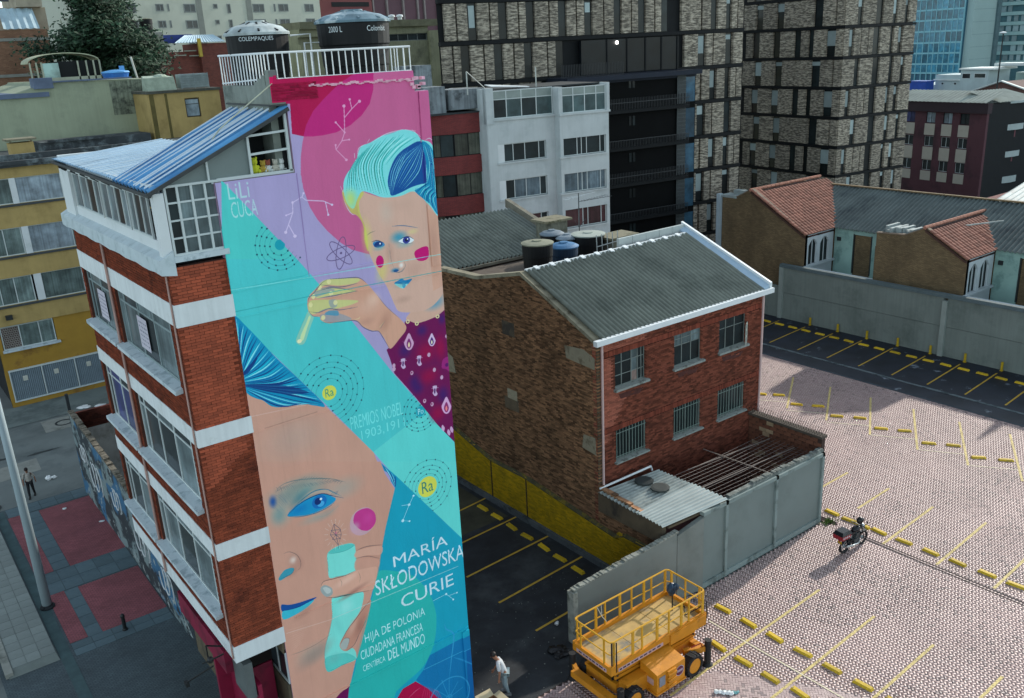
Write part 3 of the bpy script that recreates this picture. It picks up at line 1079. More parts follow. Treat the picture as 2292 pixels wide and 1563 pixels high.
('C','b9a797',0.8,[688,9878,1190,10227,1568,10290,1973,10155,2315,9828,1960,10053,1553,10177,1086,10132]),
('C','2a9cc4',1,[671,9813,932,9999,1359,10117,1776,10096,2061,9911,2174,9773,1958,9657,1595,9599,1246,9615,892,9706]),
('G','1c6fb0',0.8,1049,9860,396,227,0),
('E','2b7fc0',1,1665,9881,234,212,0),
('E','5fb6df',0.8,1691,9804,118,101,0),
('E','123a78',1,1620,9908,100,106,0),
('E','bfe6f2',1,1709,9943,36,33,0),
('S','1f6f86',0.9,16,[682,9833,932,9999,1204,10160,1565,10268,1907,10193,2143,9987,2359,9788]),
('S','174a78',1,22,[671,9813,1025,10013,1403,10102,1776,10091,2063,9929,2393,9741]),
('S','2a7fa0',1,12,[668,9791,977,9659,1476,9581,1954,9630,2172,9759]),
('S','7b9a98',0.8,12,[1414,9473,1781,9383,2080,9475,2284,9570]),
('S','a8907f',0.6,10,[1100,9555,1454,9410]),
('L','174a78',1,7,[2020,9959,2113,10023]),
('L','174a78',1,7,[2088,9935,2184,10019]),
('L','174a78',1,7,[2143,9915,2241,10016]),
('L','174a78',1,7,[2180,9901,2280,10013]),
('E','c9a6b4',0.8,2940,8752,429,448,0),
('G','d79fb0',0.6,2739,8627,388,389,0),
('C','c8418c',1,[2718,9087,2926,9158,3172,9107,3353,8897,3375,8635,3279,8467,3091,8388,2896,8464,2739,8627,2639,8842]),
('G','c9a6b4',0.75,2667,8655,240,241,0),
('G','d34f9c',0.6,3110,8788,270,268,0),
('G','b58e80',0.6,664,8369,307,374,0),
('G','ead6c8',0.8,642,8378,158,168,0),
('C','4fa0ae',1,[157,7995,339,8163,523,8172,638,8109,569,8004,376,7939,189,7907]),
('S','27808f',1,14,[153,7973,334,7968,543,7985,640,8093]),
('S','8b7f7a',0.8,11,[366,8688,569,8677,773,8495,855,8239,808,8062,661,8000]),
('C','174f95',1,[117,7129,343,7025,660,6960,1186,6906,975,6837,639,6802,318,6849,116,6893]),
('C','3fb6c9',1,[112,6895,320,6863,642,6827,1097,6848,862,6699,521,6626,126,6629]),
('S','0f3570',1,15,[108,6931,366,6862,691,6829,1186,6906]),
('S','e0beac',0.5,8,[142,6243,461,6183,885,6146]),
('S','e0beac',0.5,8,[148,6158,452,6115,849,6090]),
('S','e0beac',0.5,8,[156,6071,443,6046,813,6034]),
('S','e0beac',0.5,8,[162,5987,434,5978,777,5978]),
('S','e0beac',0.5,8,[169,5900,424,5909,741,5922]),
('S','e0beac',0.5,8,[176,5814,415,5841,705,5866]),
('S','e0beac',0.5,8,[183,5727,406,5774,669,5812]),
('S','e0beac',0.5,8,[191,5640,397,5705,633,5756]),
('S','e0beac',0.5,8,[197,5553,388,5636,597,5700]),
('S','e0beac',0.5,8,[203,5467,378,5567,561,5644]),
('G','a99c8e',0.7,847,5111,794,454,0),
('S','9c8a7d',0.7,12,[129,5394,539,5345,1027,5366,1486,5486]),
('S','8f7d74',0.7,10,[2579,7901,2985,7891,3510,7729]),
('S','8f7d74',0.7,10,[2575,7646,2947,7558,3331,7295]),
('S','a98d80',0.4,26,[2612,7760,3062,7678,3466,7564]),
('G','5fcfc6',0.6,2113,7762,622,636,0),
('C','7fdccf',1,[1695,8139,1904,8253,2221,8251,2556,8141,2604,7764,2562,7236,2442,7168,2003,7271,1669,7352,1670,7745]),
('C','5cc4ba',1,[1723,8166,1927,8244,2318,8227,2602,8097,2393,8029,2049,8043]),
('S','2f8f8b',1,10,[1696,8147,2002,8062,2344,8024,2602,8097]),
('S','3aa39d',1,9,[1695,8139,1670,7745,1671,7363]),
('C','7fdccf',1,[1684,6685,2168,6556,2673,6425,2601,5977,2438,5729,2113,5453,1863,5197,1714,4972,1821,4727,2142,4622,2189,4211,1734,4223,1229,4228,1191,4721,1236,5075,1445,5560,1591,6020]),
('G','a5ece2',0.7,2070,6168,388,403,0),
('C','4fbdb2',0.7,[1191,4721,1539,4706,1929,4553,2175,4228,1734,4223,1229,4228]),
('S','3aa39d',1,10,[1684,6685,1591,6020,1415,5521,1236,5075,1184,4669,1230,4237]),
('C','d09a85',1,[1351,7145,1468,7298,1710,7280,2098,7230,2500,7227,2951,7150,3249,7013,3099,6504,2993,6362,2614,6451,2120,6578,1731,6653,1478,6794]),
('C','8f8f8b',0.8,[1359,7126,1500,7166,1694,6966,1670,6769,1500,6784]),
('S','77706c',1,12,[1351,7145,1468,7298,1805,7253,2196,7212]),
('S','77706c',1,14,[1477,6784,1778,6638,2315,6522,2993,6357]),
('C','c99580',1,[1726,4992,1967,5307,2307,5577,2590,5794,2878,6038,2863,5911,2651,5414,2375,5054,2170,4772,1941,4657,1762,4779]),
('S','5f5f66',1,12,[1723,4968,1967,5307,2307,5577,2621,5833,2878,6038]),
('C','a89088',0.8,[1750,4980,1892,5100,2036,5029,1903,4769,1779,4792]),
('S','5f5f66',0.8,10,[2160,4777,2161,4995,2313,5194,2645,5362]),
('G','8f9a94',0.5,2027,4952,243,412,0),
('P','c58f7c',0.55,[2606,7967,3513,7755,3304,6946,3043,6340,2654,6433,2747,7068,2523,7164]),
('C','d8a590',0.9,[2598,7843,2978,7836,3468,7688,3409,7431,2999,7569,2581,7659]),
('C','cf9a86',0.9,[2570,7571,2988,7474,3337,7250,3259,7019,2951,7150,2539,7210]),
('S','5f4a48',0.9,15,[2596,7879,2983,7876,3510,7725]),
('S','5f4a48',0.9,15,[2567,7634,2970,7548,3374,7297]),
('S','5f4a48',0.9,15,[2499,7217,2950,7140,3257,6998]),
('C','d8a48e',1,[1351,7145,1468,7298,1710,7280,2098,7230,2500,7227,2951,7150,3249,7013,3099,6504,2993,6362,2614,6451,2120,6578,1731,6653,1478,6794]),
('G','e8bda8',0.8,2175,7040,629,199,12),
('G','a8786a',0.8,2370,6560,739,139,12),
('C','9aa5a2',1,[1349,7130,1492,7179,1696,6976,1685,6774,1499,6774,1376,6954]),
('C','c3c9c4',0.8,[1423,7097,1517,7106,1647,6976,1633,6859,1512,6882]),
('S','544240',1,17,[1351,7145,1469,7307,1806,7262,2196,7212,2527,7236]),
('S','544240',1,18,[1476,6775,1776,6624,2314,6511,2992,6346]),
('S','6f5650',0.8,9,[1991,7172,2034,7024,1987,6889]),
('S','6f5650',0.8,9,[2597,7186,2648,6965,2600,6775]),
('C','c58d79',1,[1726,4992,1967,5307,2307,5577,2590,5794,2878,6038,2878,5850,2648,5388,2373,5029,2168,4747,1939,4641,1761,4769]),
('G','a06f61',0.7,2454,5290,247,570,-25),
('G','dcae9a',0.6,2179,5367,195,463,-30),
('S','493c40',1,17,[1720,4942,1967,5307,2307,5577,2621,5833,2888,6034]),
('S','493c40',0.9,15,[1889,4660,2166,4731,2374,5001,2658,5383]),
('C','aab0aa',1,[1737,4961,1892,5100,2045,5009,1925,4742,1776,4772]),
('S','554a4c',1,9,[1737,4961,1893,5111,2053,5004,1924,4731]),
('P','c79280',0.8,[2655,5357,2892,5871,2768,5522,2437,4696,2208,4202,2218,4556,2374,5001]),
('G','6fb9b0',0.6,1474,4577,382,259,0),
('G','6fc7bd',0.5,1753,5626,191,610,15),
('S','2f8f88',1,12,[1694,6681,2118,6568,2673,6425]),
('S','2f8f88',1,12,[1229,4232,1734,4223,2178,4217]),
('S','59a8a0',1,12,[2442,7168,2003,7265,1669,7352]),
('G','8c8f86',0.7,1001,10516,837,277,20),
('G','4f7f88',0.75,1095,10200,530,216,28),
('G','6d8f90',0.6,421,9885,298,360,0),
('G','a3948a',0.5,1885,9450,554,185,20),
('S','3f5f68',0.8,8,[435,10612,495,10665,563,10704]),
('S','3f5f68',0.8,8,[511,10622,572,10673,639,10714]),
('S','3f5f68',0.8,8,[588,10632,648,10683,715,10725]),
('S','3f5f68',0.8,8,[664,10641,725,10693,792,10735]),
('S','3f5f68',0.8,8,[741,10651,802,10704,870,10744]),
('S','3f5f68',0.8,8,[818,10661,879,10713,948,10754]),
('S','3f5f68',0.8,8,[896,10671,957,10723,1026,10764]),
('S','3f5f68',0.8,8,[974,10679,1035,10733,1104,10774]),
('S','3f5f68',0.8,8,[1052,10689,1113,10743,1182,10785]),
('S','3f5f68',0.8,8,[1130,10700,1192,10752,1261,10794]),
('S','3f5f68',0.8,8,[1209,10710,1271,10762,1339,10804]),
('S','3f5f68',0.8,8,[1282,10684,1345,10736,1413,10779]),
('S','3f5f68',0.8,8,[1356,10658,1418,10711,1488,10753]),
('S','3f5f68',0.8,8,[1431,10632,1493,10685,1563,10727]),
('S','3f5f68',0.8,8,[1506,10606,1568,10659,1639,10701]),
('S','3f5f68',0.8,8,[1582,10579,1644,10633,1715,10674]),
('S','3f5f68',0.8,8,[1657,10553,1720,10606,1786,10611]),
('S','3f5f68',0.8,8,[1733,10526,1796,10580,1862,10585]),
('S','3f5f68',0.8,8,[1808,10486,1871,10539,1936,10545]),
('S','3f5f68',0.8,8,[1881,10446,1946,10499,2011,10505]),
('S','3f5f68',0.8,8,[1957,10406,2020,10459,2087,10464]),
('S','3f5f68',0.8,8,[2032,10365,2095,10418,2163,10423]),
('S','3f5f68',0.8,8,[2108,10322,2172,10377,2239,10383]),
('S','3f5f68',0.8,8,[2184,10281,2248,10336,2316,10341]),
('S','3f5f68',0.8,8,[2260,10240,2325,10295,2393,10300]),
('S','3f5f68',0.8,8,[2337,10198,2402,10254,2470,10259]),
('C','1d86bd',0.55,[679,9810,930,9991,1358,10109,1775,10087,2060,9906,2164,9776,1958,9662,1595,9604,1247,9619,892,9710]),
('E','1f6fb4',1,1665,9881,225,202,0),
('E','57b5e2',0.8,1701,9800,108,91,0),
('E','0f2f6b',1,1620,9908,104,110,0),
('E','dff2f7',1,1720,9949,40,37,0),
('S','123c6b',1,26,[661,9808,1025,10013,1403,10102,1776,10096,2077,9924,2424,9721]),
('S','2a6f90',0.9,16,[714,9869,1080,10088,1514,10242,1907,10193,2188,9971,2405,9766]),
('S','1f5f80',1,14,[667,9786,976,9650,1475,9571,1953,9620,2180,9750]),
('G','a5786a',0.6,551,8047,330,234,15),
('G','b98878',0.7,827,8202,177,329,0),
('C','3f95a8',1,[157,7995,339,8163,523,8172,638,8109,569,8004,376,7939,189,7907]),
('S','1f6f80',1,17,[153,7967,341,7954,551,7977,646,8091]),
('S','7a5a52',0.85,14,[366,8688,570,8687,783,8491,863,8235,816,8048,667,7987]),
('G','ad8070',0.5,750,6572,545,195,20),
('G','9a857a',0.7,883,5011,892,402,20),
('S','8a6f64',0.8,15,[127,5379,538,5335,1027,5362,1509,5475]),
('S','46506c',0.9,19,[2721,16252,3188,16193,3643,16122,3868,15935]),
('S','46506c',0.9,19,[2476,16156,2864,16023,3159,15961,3603,15975]),
('S','46506c',0.9,19,[2305,15975,2733,16005,3068,15926,3534,15767]),
('S','46506c',0.9,19,[2429,15790,2662,15782,2963,15768,3578,15758]),
('S','46506c',0.9,19,[2080,15478,2357,15394,2662,15437,2995,15328,3525,15307]),
('S','46506c',0.9,19,[2382,15091,2869,15002,3413,14922,3634,14682,3890,14509,4115,14444,4270,14136,4417,13830]),
('S','46506c',0.9,19,[2073,15744,2130,15859,2306,15982,2532,16176,2721,16252]),
('S','7f8698',0.55,34,[2436,16016,2737,16032,3071,15949]),
('S','7f8698',0.55,34,[2365,15790,2704,15773,3003,15752]),
('S','7f8698',0.55,34,[2227,15378,2576,15435,2956,15370]),
('G','b58470',0.6,4329,14683,277,505,-35),
('G','c08f7c',0.6,3741,14815,405,165,0),
('G','e9c4ae',0.6,4038,15423,317,286,0),
('G','b98f80',0.55,4698,16608,183,446,0),
('G','b48a7c',0.35,5468,16010,529,335,0),
('G','8fa6a4',0.5,4950,15643,330,125,0),
('G','b08474',0.5,6152,16523,245,1098,0),
('G','c7a08f',0.4,5183,17915,651,239,0),
('G','a88577',0.4,5002,15206,428,169,0),
('S','46606c',0.5,9,[4702,16955,4715,16646,4741,16352,4793,16177]),
('S','2f4f66',0.9,13,[4763,16120,4872,16037,5038,16039,5141,16113]),
('L','e6efe6',0.7,7,[2260,8573,2379,8526]),
('L','e6efe6',0.7,7,[2228,8447,2329,8344]),
('L','e6efe6',0.7,7,[2162,8356,2231,8210]),
('L','e6efe6',0.7,7,[2078,8312,2104,8147]),
('L','e6efe6',0.7,7,[1985,8321,1966,8163]),
('L','e6efe6',0.7,7,[1900,8384,1837,8256]),
('L','e6efe6',0.7,7,[1835,8488,1740,8410]),
('L','e6efe6',0.7,7,[1798,8619,1685,8602]),
('L','e6efe6',0.7,7,[1797,8756,1683,8801]),
('L','e6efe6',0.7,7,[1830,8879,1733,8981]),
('L','e6efe6',0.7,7,[1895,8971,1828,9112]),
('L','e6efe6',0.7,7,[1978,9015,1952,9176]),
('L','e6efe6',0.7,7,[2070,9006,2089,9163]),
('L','e6efe6',0.7,7,[2155,8947,2217,9074]),
('L','e6efe6',0.7,7,[2221,8843,2317,8922]),
('L','e6efe6',0.7,7,[2259,8711,2375,8730]),
('L','34405c',1,11,[2023,9014,1865,8720,2078,8283,2203,8586,2198,8787,2023,9014]),
('L','34405c',1,11,[2023,9014,2036,8652,2078,8283]),
('L','34405c',1,11,[1906,8852,2210,8759]),
('L','34405c',1,11,[1865,8720,2203,8586]),
('L','34405c',1,11,[1906,8553,2165,8475]),
('L','34405c',1,11,[1906,8852,2036,8652,2210,8759]),
('L','34405c',1,11,[1906,8553,2036,8652,2165,8475]),
('L','34405c',1,11,[2078,8283,2057,8191]),
('G','d45f8f',0.7,2043,8709,56,57,0),
('L','dfa0c4',0.9,26,[3756,20722,3728,20379,3696,20051,3587,19841,3396,19638,3654,19349]),
('L','dfa0c4',0.9,26,[3742,20432,3976,20633,4217,20807]),
('L','dfa0c4',0.9,26,[3976,20633,3942,20878]),
('L','dfa0c4',0.9,26,[3472,20328,3696,20051]),
('L','dfa0c4',0.9,26,[3587,19847,3808,19856]),
('L','dfa0c4',0.9,26,[3396,19638,3397,19756]),
('E','dfa0c4',1,3756,20722,46,40,0),
('E','dfa0c4',1,4225,20807,46,40,0),
('E','dfa0c4',1,3942,20878,34,29,0),
('E','dfa0c4',1,3472,20328,33,29,0),
('E','dfa0c4',1,3662,19342,38,34,0),
('E','dfa0c4',1,3808,19856,29,25,0),
('E','dfa0c4',1,3397,19756,29,25,0),
('E','dfa0c4',1,3696,20051,30,26,0),
('L','d6c4e2',0.9,26,[1698,17701,1804,17890,1963,18184,1991,18440,2272,18542,2380,18442,2861,18357,3103,18224]),
('L','d6c4e2',0.9,26,[1804,17890,1940,17567]),
('L','d6c4e2',0.9,26,[1963,18184,1771,18138]),
('L','d6c4e2',0.9,26,[2921,18340,2959,17977]),
('L','d6c4e2',0.9,26,[2279,18541,2332,18635]),
('E','d6c4e2',1,1699,17707,43,40,0),
('E','d6c4e2',1,1940,17567,47,44,0),
('E','d6c4e2',1,1991,18440,34,33,0),
('E','d6c4e2',1,3103,18224,34,30,0),
('E','d6c4e2',1,2959,17977,32,30,0),
('E','d6c4e2',1,1771,18138,23,22,0),
('E','d6c4e2',1,2332,18635,29,27,0),
('L','bfe6ee',0.9,17,[4740,8959,4554,8707,4283,8260,4515,8156]),
('L','bfe6ee',0.9,17,[4293,8777,4576,8719]),
('E','bfe6ee',1,4740,8959,38,34,0),
('E','bfe6ee',1,4554,8716,47,45,0),
('E','bfe6ee',1,4283,8260,51,49,0),
('E','bfe6ee',1,4515,8156,31,31,0),
('L','bfe6ee',0.9,17,[5095,4991,5613,5020,5882,4690]),
('L','bfe6ee',0.9,17,[5733,4914,6031,4889]),
('E','bfe6ee',1,5613,5020,39,40,0),
('E','bfe6ee',1,5870,4695,35,33,0),
('E','bfe6ee',1,6031,4889,28,28,0),
('R','5f4f78',1,3207,16893,442,141,12,20),
('R','5f4f78',1,3207,16893,442,141,75,20),
('R','5f4f78',1,3207,16893,442,141,-50,20),
('E','5f4f78',1,3207,16893,35,31,0),
('D','1f6f7c',1500,17413,[273,409,546,663],'1d9fb0',None,None,140,1),
('T', 'LiLi', 'b4dcdc', 0.85, 337, 18734, 887, 400),
('T', 'CUCA', 'b4dcdc', 0.85, 358, 18264, 1038, 408),
('T', 'PREMIOS NOBEL', '7fe3df', 0.9, 2910, 11723, 4649, 416),
('T', '1903,1911', '7fe3df', 0.9, 3206, 11289, 4674, 334),
('T', 'MARÍA', 'd3e6ec', 1, 3813, 6793, 5833, 477),
('T', 'SKŁODOWSKA', 'd3e6ec', 1, 3097, 6072, 6424, 532),
('T', 'CURIE', 'd3e6ec', 1, 3938, 5240, 5936, 452),
('T', 'HIJA DE POLONIA', 'c3ecec', 1, 2555, 4522, 4759, 400),
('T', 'CIUDADANA FRANCESA', 'c3ecec', 1, 2354, 4073, 4626, 335),
('T', 'CIENTÍFICA', 'c3ecec', 1, 2376, 3630, 3173, 276),
('T', 'DEL MUNDO', 'c3ecec', 1, 3282, 3577, 4661, 392),
('L','8fe0dc',0.75,22,[-71,16493,2277,16404,4187,16347,6407,16306]),
('L','2f9da0',0.75,22,[-30,15909,2126,15892,6438,15795]),
('L','b9d8d2',0.75,22,[1595,5966,3129,5924,6156,5843]),
('L','4fb6d6',0.75,22,[4513,2598,6570,2528]),
('L','d8b3a4',0.75,22,[-64,13013,1646,12889]),
('L','a37c6c',0.75,22,[390,12564,1953,12593]),
('L','d9b8a8',0.75,22,[1643,5944,129,6146]),
('L','8d7aa8',0.9,26,[2203,19165,2204,18336,2199,16442]),
('L','9d3f70',0.9,24,[6060,21015,6023,19561]),
('L','a87a68',0.8,22,[6039,17794,6035,16331]),
]
# ------------------------------------------------------------------ the painted corner building
MX, MY = 6.11, 21.97
mb_root = thing('apartment_building', 'tall corner building of red brick bands with a giant mural of two women', 'building', (MX, MY, 0))
M_white = mat('white_render', 'c9d0d0', .75, var=.05, sc=1, col2='9aa6a4', lo=.55, hi=.8, sc2=.8, amt=.6)
M_wband = mat('white_band_paint', 'd2d9d9', .65, var=.06, sc=1, col2='a2a8a2', lo=.56, hi=.76, sc2=1.6, amt=.6, streak=.16)
M_brkred = mat('red_bay_brick', '9a4a30', .85, var=.18, sc=2.5, island=.28, obj=.25, col2='6b3020', lo=.52, hi=.72, sc2=1.1, streak=.18)
M_mortar = mat('dark_mortar', '4a2a20', .95, var=.2)
M_dark = mat('dark_room', '14181a', .9)
M_wframe = mat('white_window_frame', 'b9c3c2', .5, var=.06)
M_curt = glassmat('curtain_behind_glass', '5f6e70', curtain=.4)
M_glass = glassmat('dark_glass', '1b2628')
M_sill = mat('painted_sill', 'b9c6ca', .7, var=.08, sc=3, col2='93a3a8', sc2=3)
P_s = FrX(MX)      # street side
P_m = FrY(MY)      # mural side

q = MB()
q.box(MX + .3, MY + .2, 5.9, 13.8, 31.7, 17.3)
q.box(7.6, MY + .2, 0, 13.8, 31.7, 5.9)
q.box(9.5, MY + .2, 17.3, 13.5, 25.0, 20.9)
q.box(9.5, 25.0, 17.3, 13.5, 31.6, 19.4)
q.build('inner_block', M_dark, mb_root)
# mural wall: one slab in two heights with the brick parapet above
q = MB()
q.box(7.55, MY, 0, 13.88, MY + .2, 19.2)
q.box(9.66, MY, 19.2, 13.88, MY + .2, 20.95)
M_wallm = mat('painted_plaster', 'b58fae', .7, var=.06)
q.build('mural_wall', M_wallm, mb_root)
q = MB()
q.box(9.3, MY + .002, 20.9, 13.45, MY + .24, 21.45)
q.box(9.3, MY + .002, 21.45, 9.5, MY + .24, 21.72)
q.box(9.3, MY + .24, 19.3, 9.52, 25.2, 21.35)
q.box(13.2, MY + .24, 19.3, 13.42, 25.2, 21.35)
q.box(9.52, 25.0, 19.3, 13.2, 25.2, 21.35)
q.box(9.52, MY + .24, 21.0, 13.2, 25.0, 21.15)
for i in range(3):
    q.box(9.3, 22.25 + i * .25, 21.35, 9.52, 22.49 + i * .25, 21.6 - .08 * i)
q.build('parapet', mat('grey_green_render', '7d857d', .9, var=.15, sc=1.5, col2='59615a', sc2=1, streak=.25), mb_root)
# painted parapet bricks (rough course left unrendered)
M_rough = mat('crimson_brick', 'b8204f', .7, var=.2, island=.25, obj=.2, sc=4, col2='8c1238', sc2=4)
bricks(P_m, brick_cells(9.32, 10.55, 20.98, 21.4, jit=.02), .0, .03, M_rough, mb_root)
q = MB()
random.seed(3)
for i in range(40):
    x = 10.3 + i * .08
    z = 21.27 + .02 * math.sin(i * 1.3) - .004 * i * .2
    q.box(x, MY - .03 - random.random() * .03, z, x + .085, MY, z + random.uniform(.02, .07))
for i in range(9):
    x = 13.2 + random.uniform(0, .55)
    z = 21.0 + random.uniform(0, .25)
    q.box(x, MY - .05, z, x + .1, MY + .1, z + .08)
q.build('plaster_lip', mat('pink_lip', 'dca6b8', .7, var=.2, sc=6), mb_root)

# --- storeys: white bands, brick spandrels, windows on the street side, brick return on the mural side
bands = [(5.9, 6.42), (9.2, 9.7), (12.55, 13.03), (15.8, 16.38)]
q = MB()
for a, b in bands:
    q.fbox(P_m, MX + .301, 7.58, a, b, -.3, .02)
    q.fbox(P_s, MY - .02, 31.85, a, b, -.3, .022)
q.build('white_band', M_wband, mb_root)
wins = [(22.62, 27.85), (28.25, 31.6)]
backing = MB()
streetcells, endcells = [], []
for k, (a, b) in enumerate(bands):
    zt = bands[k + 1][0] if k < 3 else 17.3
    sill_z = {0: 7.28, 1: 10.6, 2: 14.08, 3: 17.3}[k]
    backing.fbox(P_m, MX + .06, 7.56, b, zt, -.3, -.012)
    backing.fbox(P_s, MY + .06, 31.8, b, sill_z - .12 if k < 3 else zt, -.3, -.012)
    if k < 3:
        for u0, u1 in ((MY + .06, 22.62), (27.85, 28.25), (31.6, 31.8)):
            backing.fbox(P_s, u0, u1, sill_z - .12, zt, -.3, -.012)
    endcells += brick_cells(MX, 7.56, b, zt, gap=.01)
    holes = [(u0, u1, sill_z - .12, zt + .1) for u0, u1 in wins] if k < 3 else []
    streetcells += brick_cells(MY, 31.82, b, zt, gap=.01, holes=holes)
backing.build('brick_backing', M_mortar, mb_root)
bricks(P_m, endcells, -.012, .004, M_brkred, mb_root, singles=300, gap=.01)
bricks(P_s, streetcells, -.012, .004, M_brkred, mb_root, gap=.01)
M_bill = mat('paper_bill', 'b7b3bd', .8, var=.06)
M_violet = glassmat('violet_poster_glass', '2c2f6b', curtain=.2)
for k in range(3):
    sz = (7.28, 10.6, 14.08)[k]
    top = bands[k + 1][0]
    for j, (u0, u1) in enumerate(wins):
        pms = [M_curt if (k + j) % 2 == 0 else M_glass, M_glass, M_curt]
        if k == 1 and j == 1:
            pms = [M_glass, M_violet, M_violet]
        us = (.08, .36, .64, .9) if j == 0 else (.14, .5, .86)
        window(mb_root, P_s, u0, u1, sz, top, M_wframe if k < 2 else mat('grey_window_frame', '7f8f90', .5), M_glass, d=-.14, fw=.07, us=us, zs=(.78,), pane_mats=pms)
        s_ = MB()
        s_.hexa([P_s(u0 - .12, -.14, sz - .14), P_s(u1 + .12, -.14, sz - .14), P_s(u1 + .12, .2, sz - .18), P_s(u0 - .12, .2, sz - .18),
                 P_s(u0 - .12, -.14, sz), P_s(u1 + .12, -.14, sz), P_s(u1 + .12, .2, sz - .06), P_s(u0 - .12, .2, sz - .06)])
        s_.build('window_sill', M_sill, mb_root)
        if k == 2:
            c = MB()
            uu = u0 + (u1 - u0) * (.5 if j == 0 else .4)
            c.fbox(P_s, uu, uu + .9, sz + .25, sz + 1.2, -.08, -.075)
            c.build('paper_bill', M_bill, mb_root)
            c = MB()
            for r_ in range(6):
                for s2 in range(5):
                    c.fbox(P_s, uu + .08 + s2 * .16, uu + .18 + s2 * .16 - random.random() * .05, sz + 1.02 - r_ * .13, sz + 1.06 - r_ * .13, -.075, -.072)
            c.build('bill_print', mat('bill_ink', '6b6f80', .8), mb_root)
q = MB()
q.tube([P_s(28.05, .07, 17.1), P_s(28.05, .07, 6.0)], .04, 6)
q.build('downpipe', mat('pink_pipe', 'a98a80', .6), mb_root)
q = MB()
q.tube([P_s(MY + .1, .05, 17.1), P_s(MY + .1, .05, 6.0)], .025, 6)
q.build('downpipe', mat('pink_pipe', 'a98a80', .6), mb_root)

# --- white attic storey over the street
P_a = FrX(6.08)
q = MB()
q.box(6.08, 30.8, 17.55, 6.3, 32.0, 19.25)
q.box(6.05, MY, 17.55, 6.3, MY + .25, 19.1)
q.box(6.15, MY + .25, 17.4, 6.4, 32.0, 17.9)
q.box(6.08, MY + .25, 19.0, 6.3, 32, 19.28)
q.box(6.1, 31.8, 17.4, 9.4, 32.0, 19.4)
q.build('attic_wall', M_white, mb_root)
q = MB()   # the bulging ledge under the attic windows
n = 20
for i in range(n):
    y0, y1 = MY - .05 + i * (32.4 - MY) / n, MY - .05 + (i + 1) * (32.4 - MY) / n
    q.hexa([(5.93, y0, 17.16 + .02 * math.sin(i * 1.9)), (6.3, y0, 17.1), (6.3, y1, 17.1), (5.93, y1, 17.16 + .02 * math.sin(i * 1.9 + 1.9)),
            (5.93, y0, 17.52), (6.3, y0, 17.72), (6.3, y1, 17.72), (5.93, y1, 17.52)])
q.build('attic_ledge', mat('ledge_paint', 'b4c2c6', .7, var=.08, sc=2, col2='93a5a8', lo=.52, hi=.7, sc2=3), mb_root)
M_attic = glassmat('attic_glass', '65757a', curtain=.3)
for i, (u0, u1) in enumerate(((22.9, 24.6), (24.75, 27.3), (27.5, 30.65))):
    window(mb_root, P_a, u0, u1, 17.9, 18.98, M_wframe, M_attic, d=-.12, fw=.06, us=(.2, .45, .72) if i else (.35, .7), pane_mats=[M_attic, M_glass, M_attic])
# return on the mural side: white gate frame of sixteen small panes, then the triangular gable glazing
q = MB()
q.fbox(P_m, 6.3, 7.66, 17.42, 17.56, -.1, .06)
q.build('attic_sill', M_sill, mb_root)
window(mb_root, P_m, 6.32, 7.64, 17.56, 19.26, M_wframe, M_curt, d=-.1, fw=.055, us=(.24, .5, .75), zs=(.25, .5, .75), fd=.1,
       pane_mats=[M_glass] * 4 + [M_curt] * 12)
q = MB()
def roofz(x):
    return 19.2 + (x - 5.95) * (20.85 - 19.2) / (9.62 - 5.95)
q.bar(P_m(7.64, -.06, 19.24), P_m(9.66, -.06, 19.24), .07)
q.bar(P_m(6.3, -.06, roofz(6.3) - .1), P_m(9.62, -.06, roofz(9.62) - .1), .06)
q.bar(P_m(8.55, -.06, 19.24), P_m(8.55, -.06, roofz(8.55) - .1), .06)
q.bar(P_m(7.45, -.06, 19.24), P_m(7.45, -.06, roofz(7.45) - .1), .05)
q.bar(P_m(9.6, -.06, 19.24), P_m(9.6, -.06, 20.75), .07)
q.bar(P_m(8.55, -.06, 19.75), P_m(9.6, -.06, 19.8), .055)
q.bar(P_m(8.55, -.06, 20.2), P_m(9.6, -.06, 20.25), .055)
gf = q.build('gable_window', M_wframe, mb_root)
q = MB()
q.poly([P_m(6.4, -.1, 19.25), P_m(8.52, -.1, 19.25), P_m(8.52, -.1, roofz(8.52) - .12), P_m(6.4, -.1, roofz(6.4) - .12)])
q.build('pane', mat('frosted_sheet', '6d7a78', .5, var=.06), gf)
q = MB()
q.poly([P_m(8.55, -.9, 19.25), P_m(9.6, -.9, 19.25), P_m(9.6, -.9, 20.8), P_m(8.55, -.9, 20.3)])
q.build('room_back', M_dark, mb_root)
# roofs of the attic
M_blue = mat('blue_roof_sheet', '4f8fbe', .38, var=.2, sc=.8, spec=.6, col2='2b6aa3', sc2=.5)
M_lblue = mat('pale_roof_sheet', '88abc4', .38, var=.15, sc=.8, spec=.6)
corrugated((5.95, MY - .1, 19.16), (5.95, 25.05, 19.2), (9.62, 24.8, 20.88), (9.66, MY - .1, 20.86), pitch=.3, amp=.05, name='blue_roof', m=M_blue, parent=mb_root, seg=6)
corrugated((5.95, 25.0, 19.24), (5.95, 32.1, 19.3), (9.4, 31.6, 19.56), (9.4, 25.0, 19.62), pitch=.2, amp=.025, name='pale_roof', m=M_lblue, parent=mb_root, seg=6)
q = MB()
q.bar((5.95, MY - .1, 19.08), (5.95, 32.1, 19.2), .08)
q.bar((5.9, MY - .12, 19.1), (9.66, MY - .12, 20.78), .05, .09)
for i in range(8):
    q.bar((5.96, 22.6 + i * 1.2, 19.08), (6.15, 22.6 + i * 1.2, 18.95), .05)
q.box(9.25, MY - .05, 20.86, 9.68, 25.0, 20.9)
q.build('roof_gutter', mat('dark_gutter', '34393a', .6, var=.3), mb_root)
q = MB()
q.tube([(9.35, MY - .02, 21.4), (8.1, MY + .6, 20.4), (7.9, MY + .8, 20.1)], .018, 5)
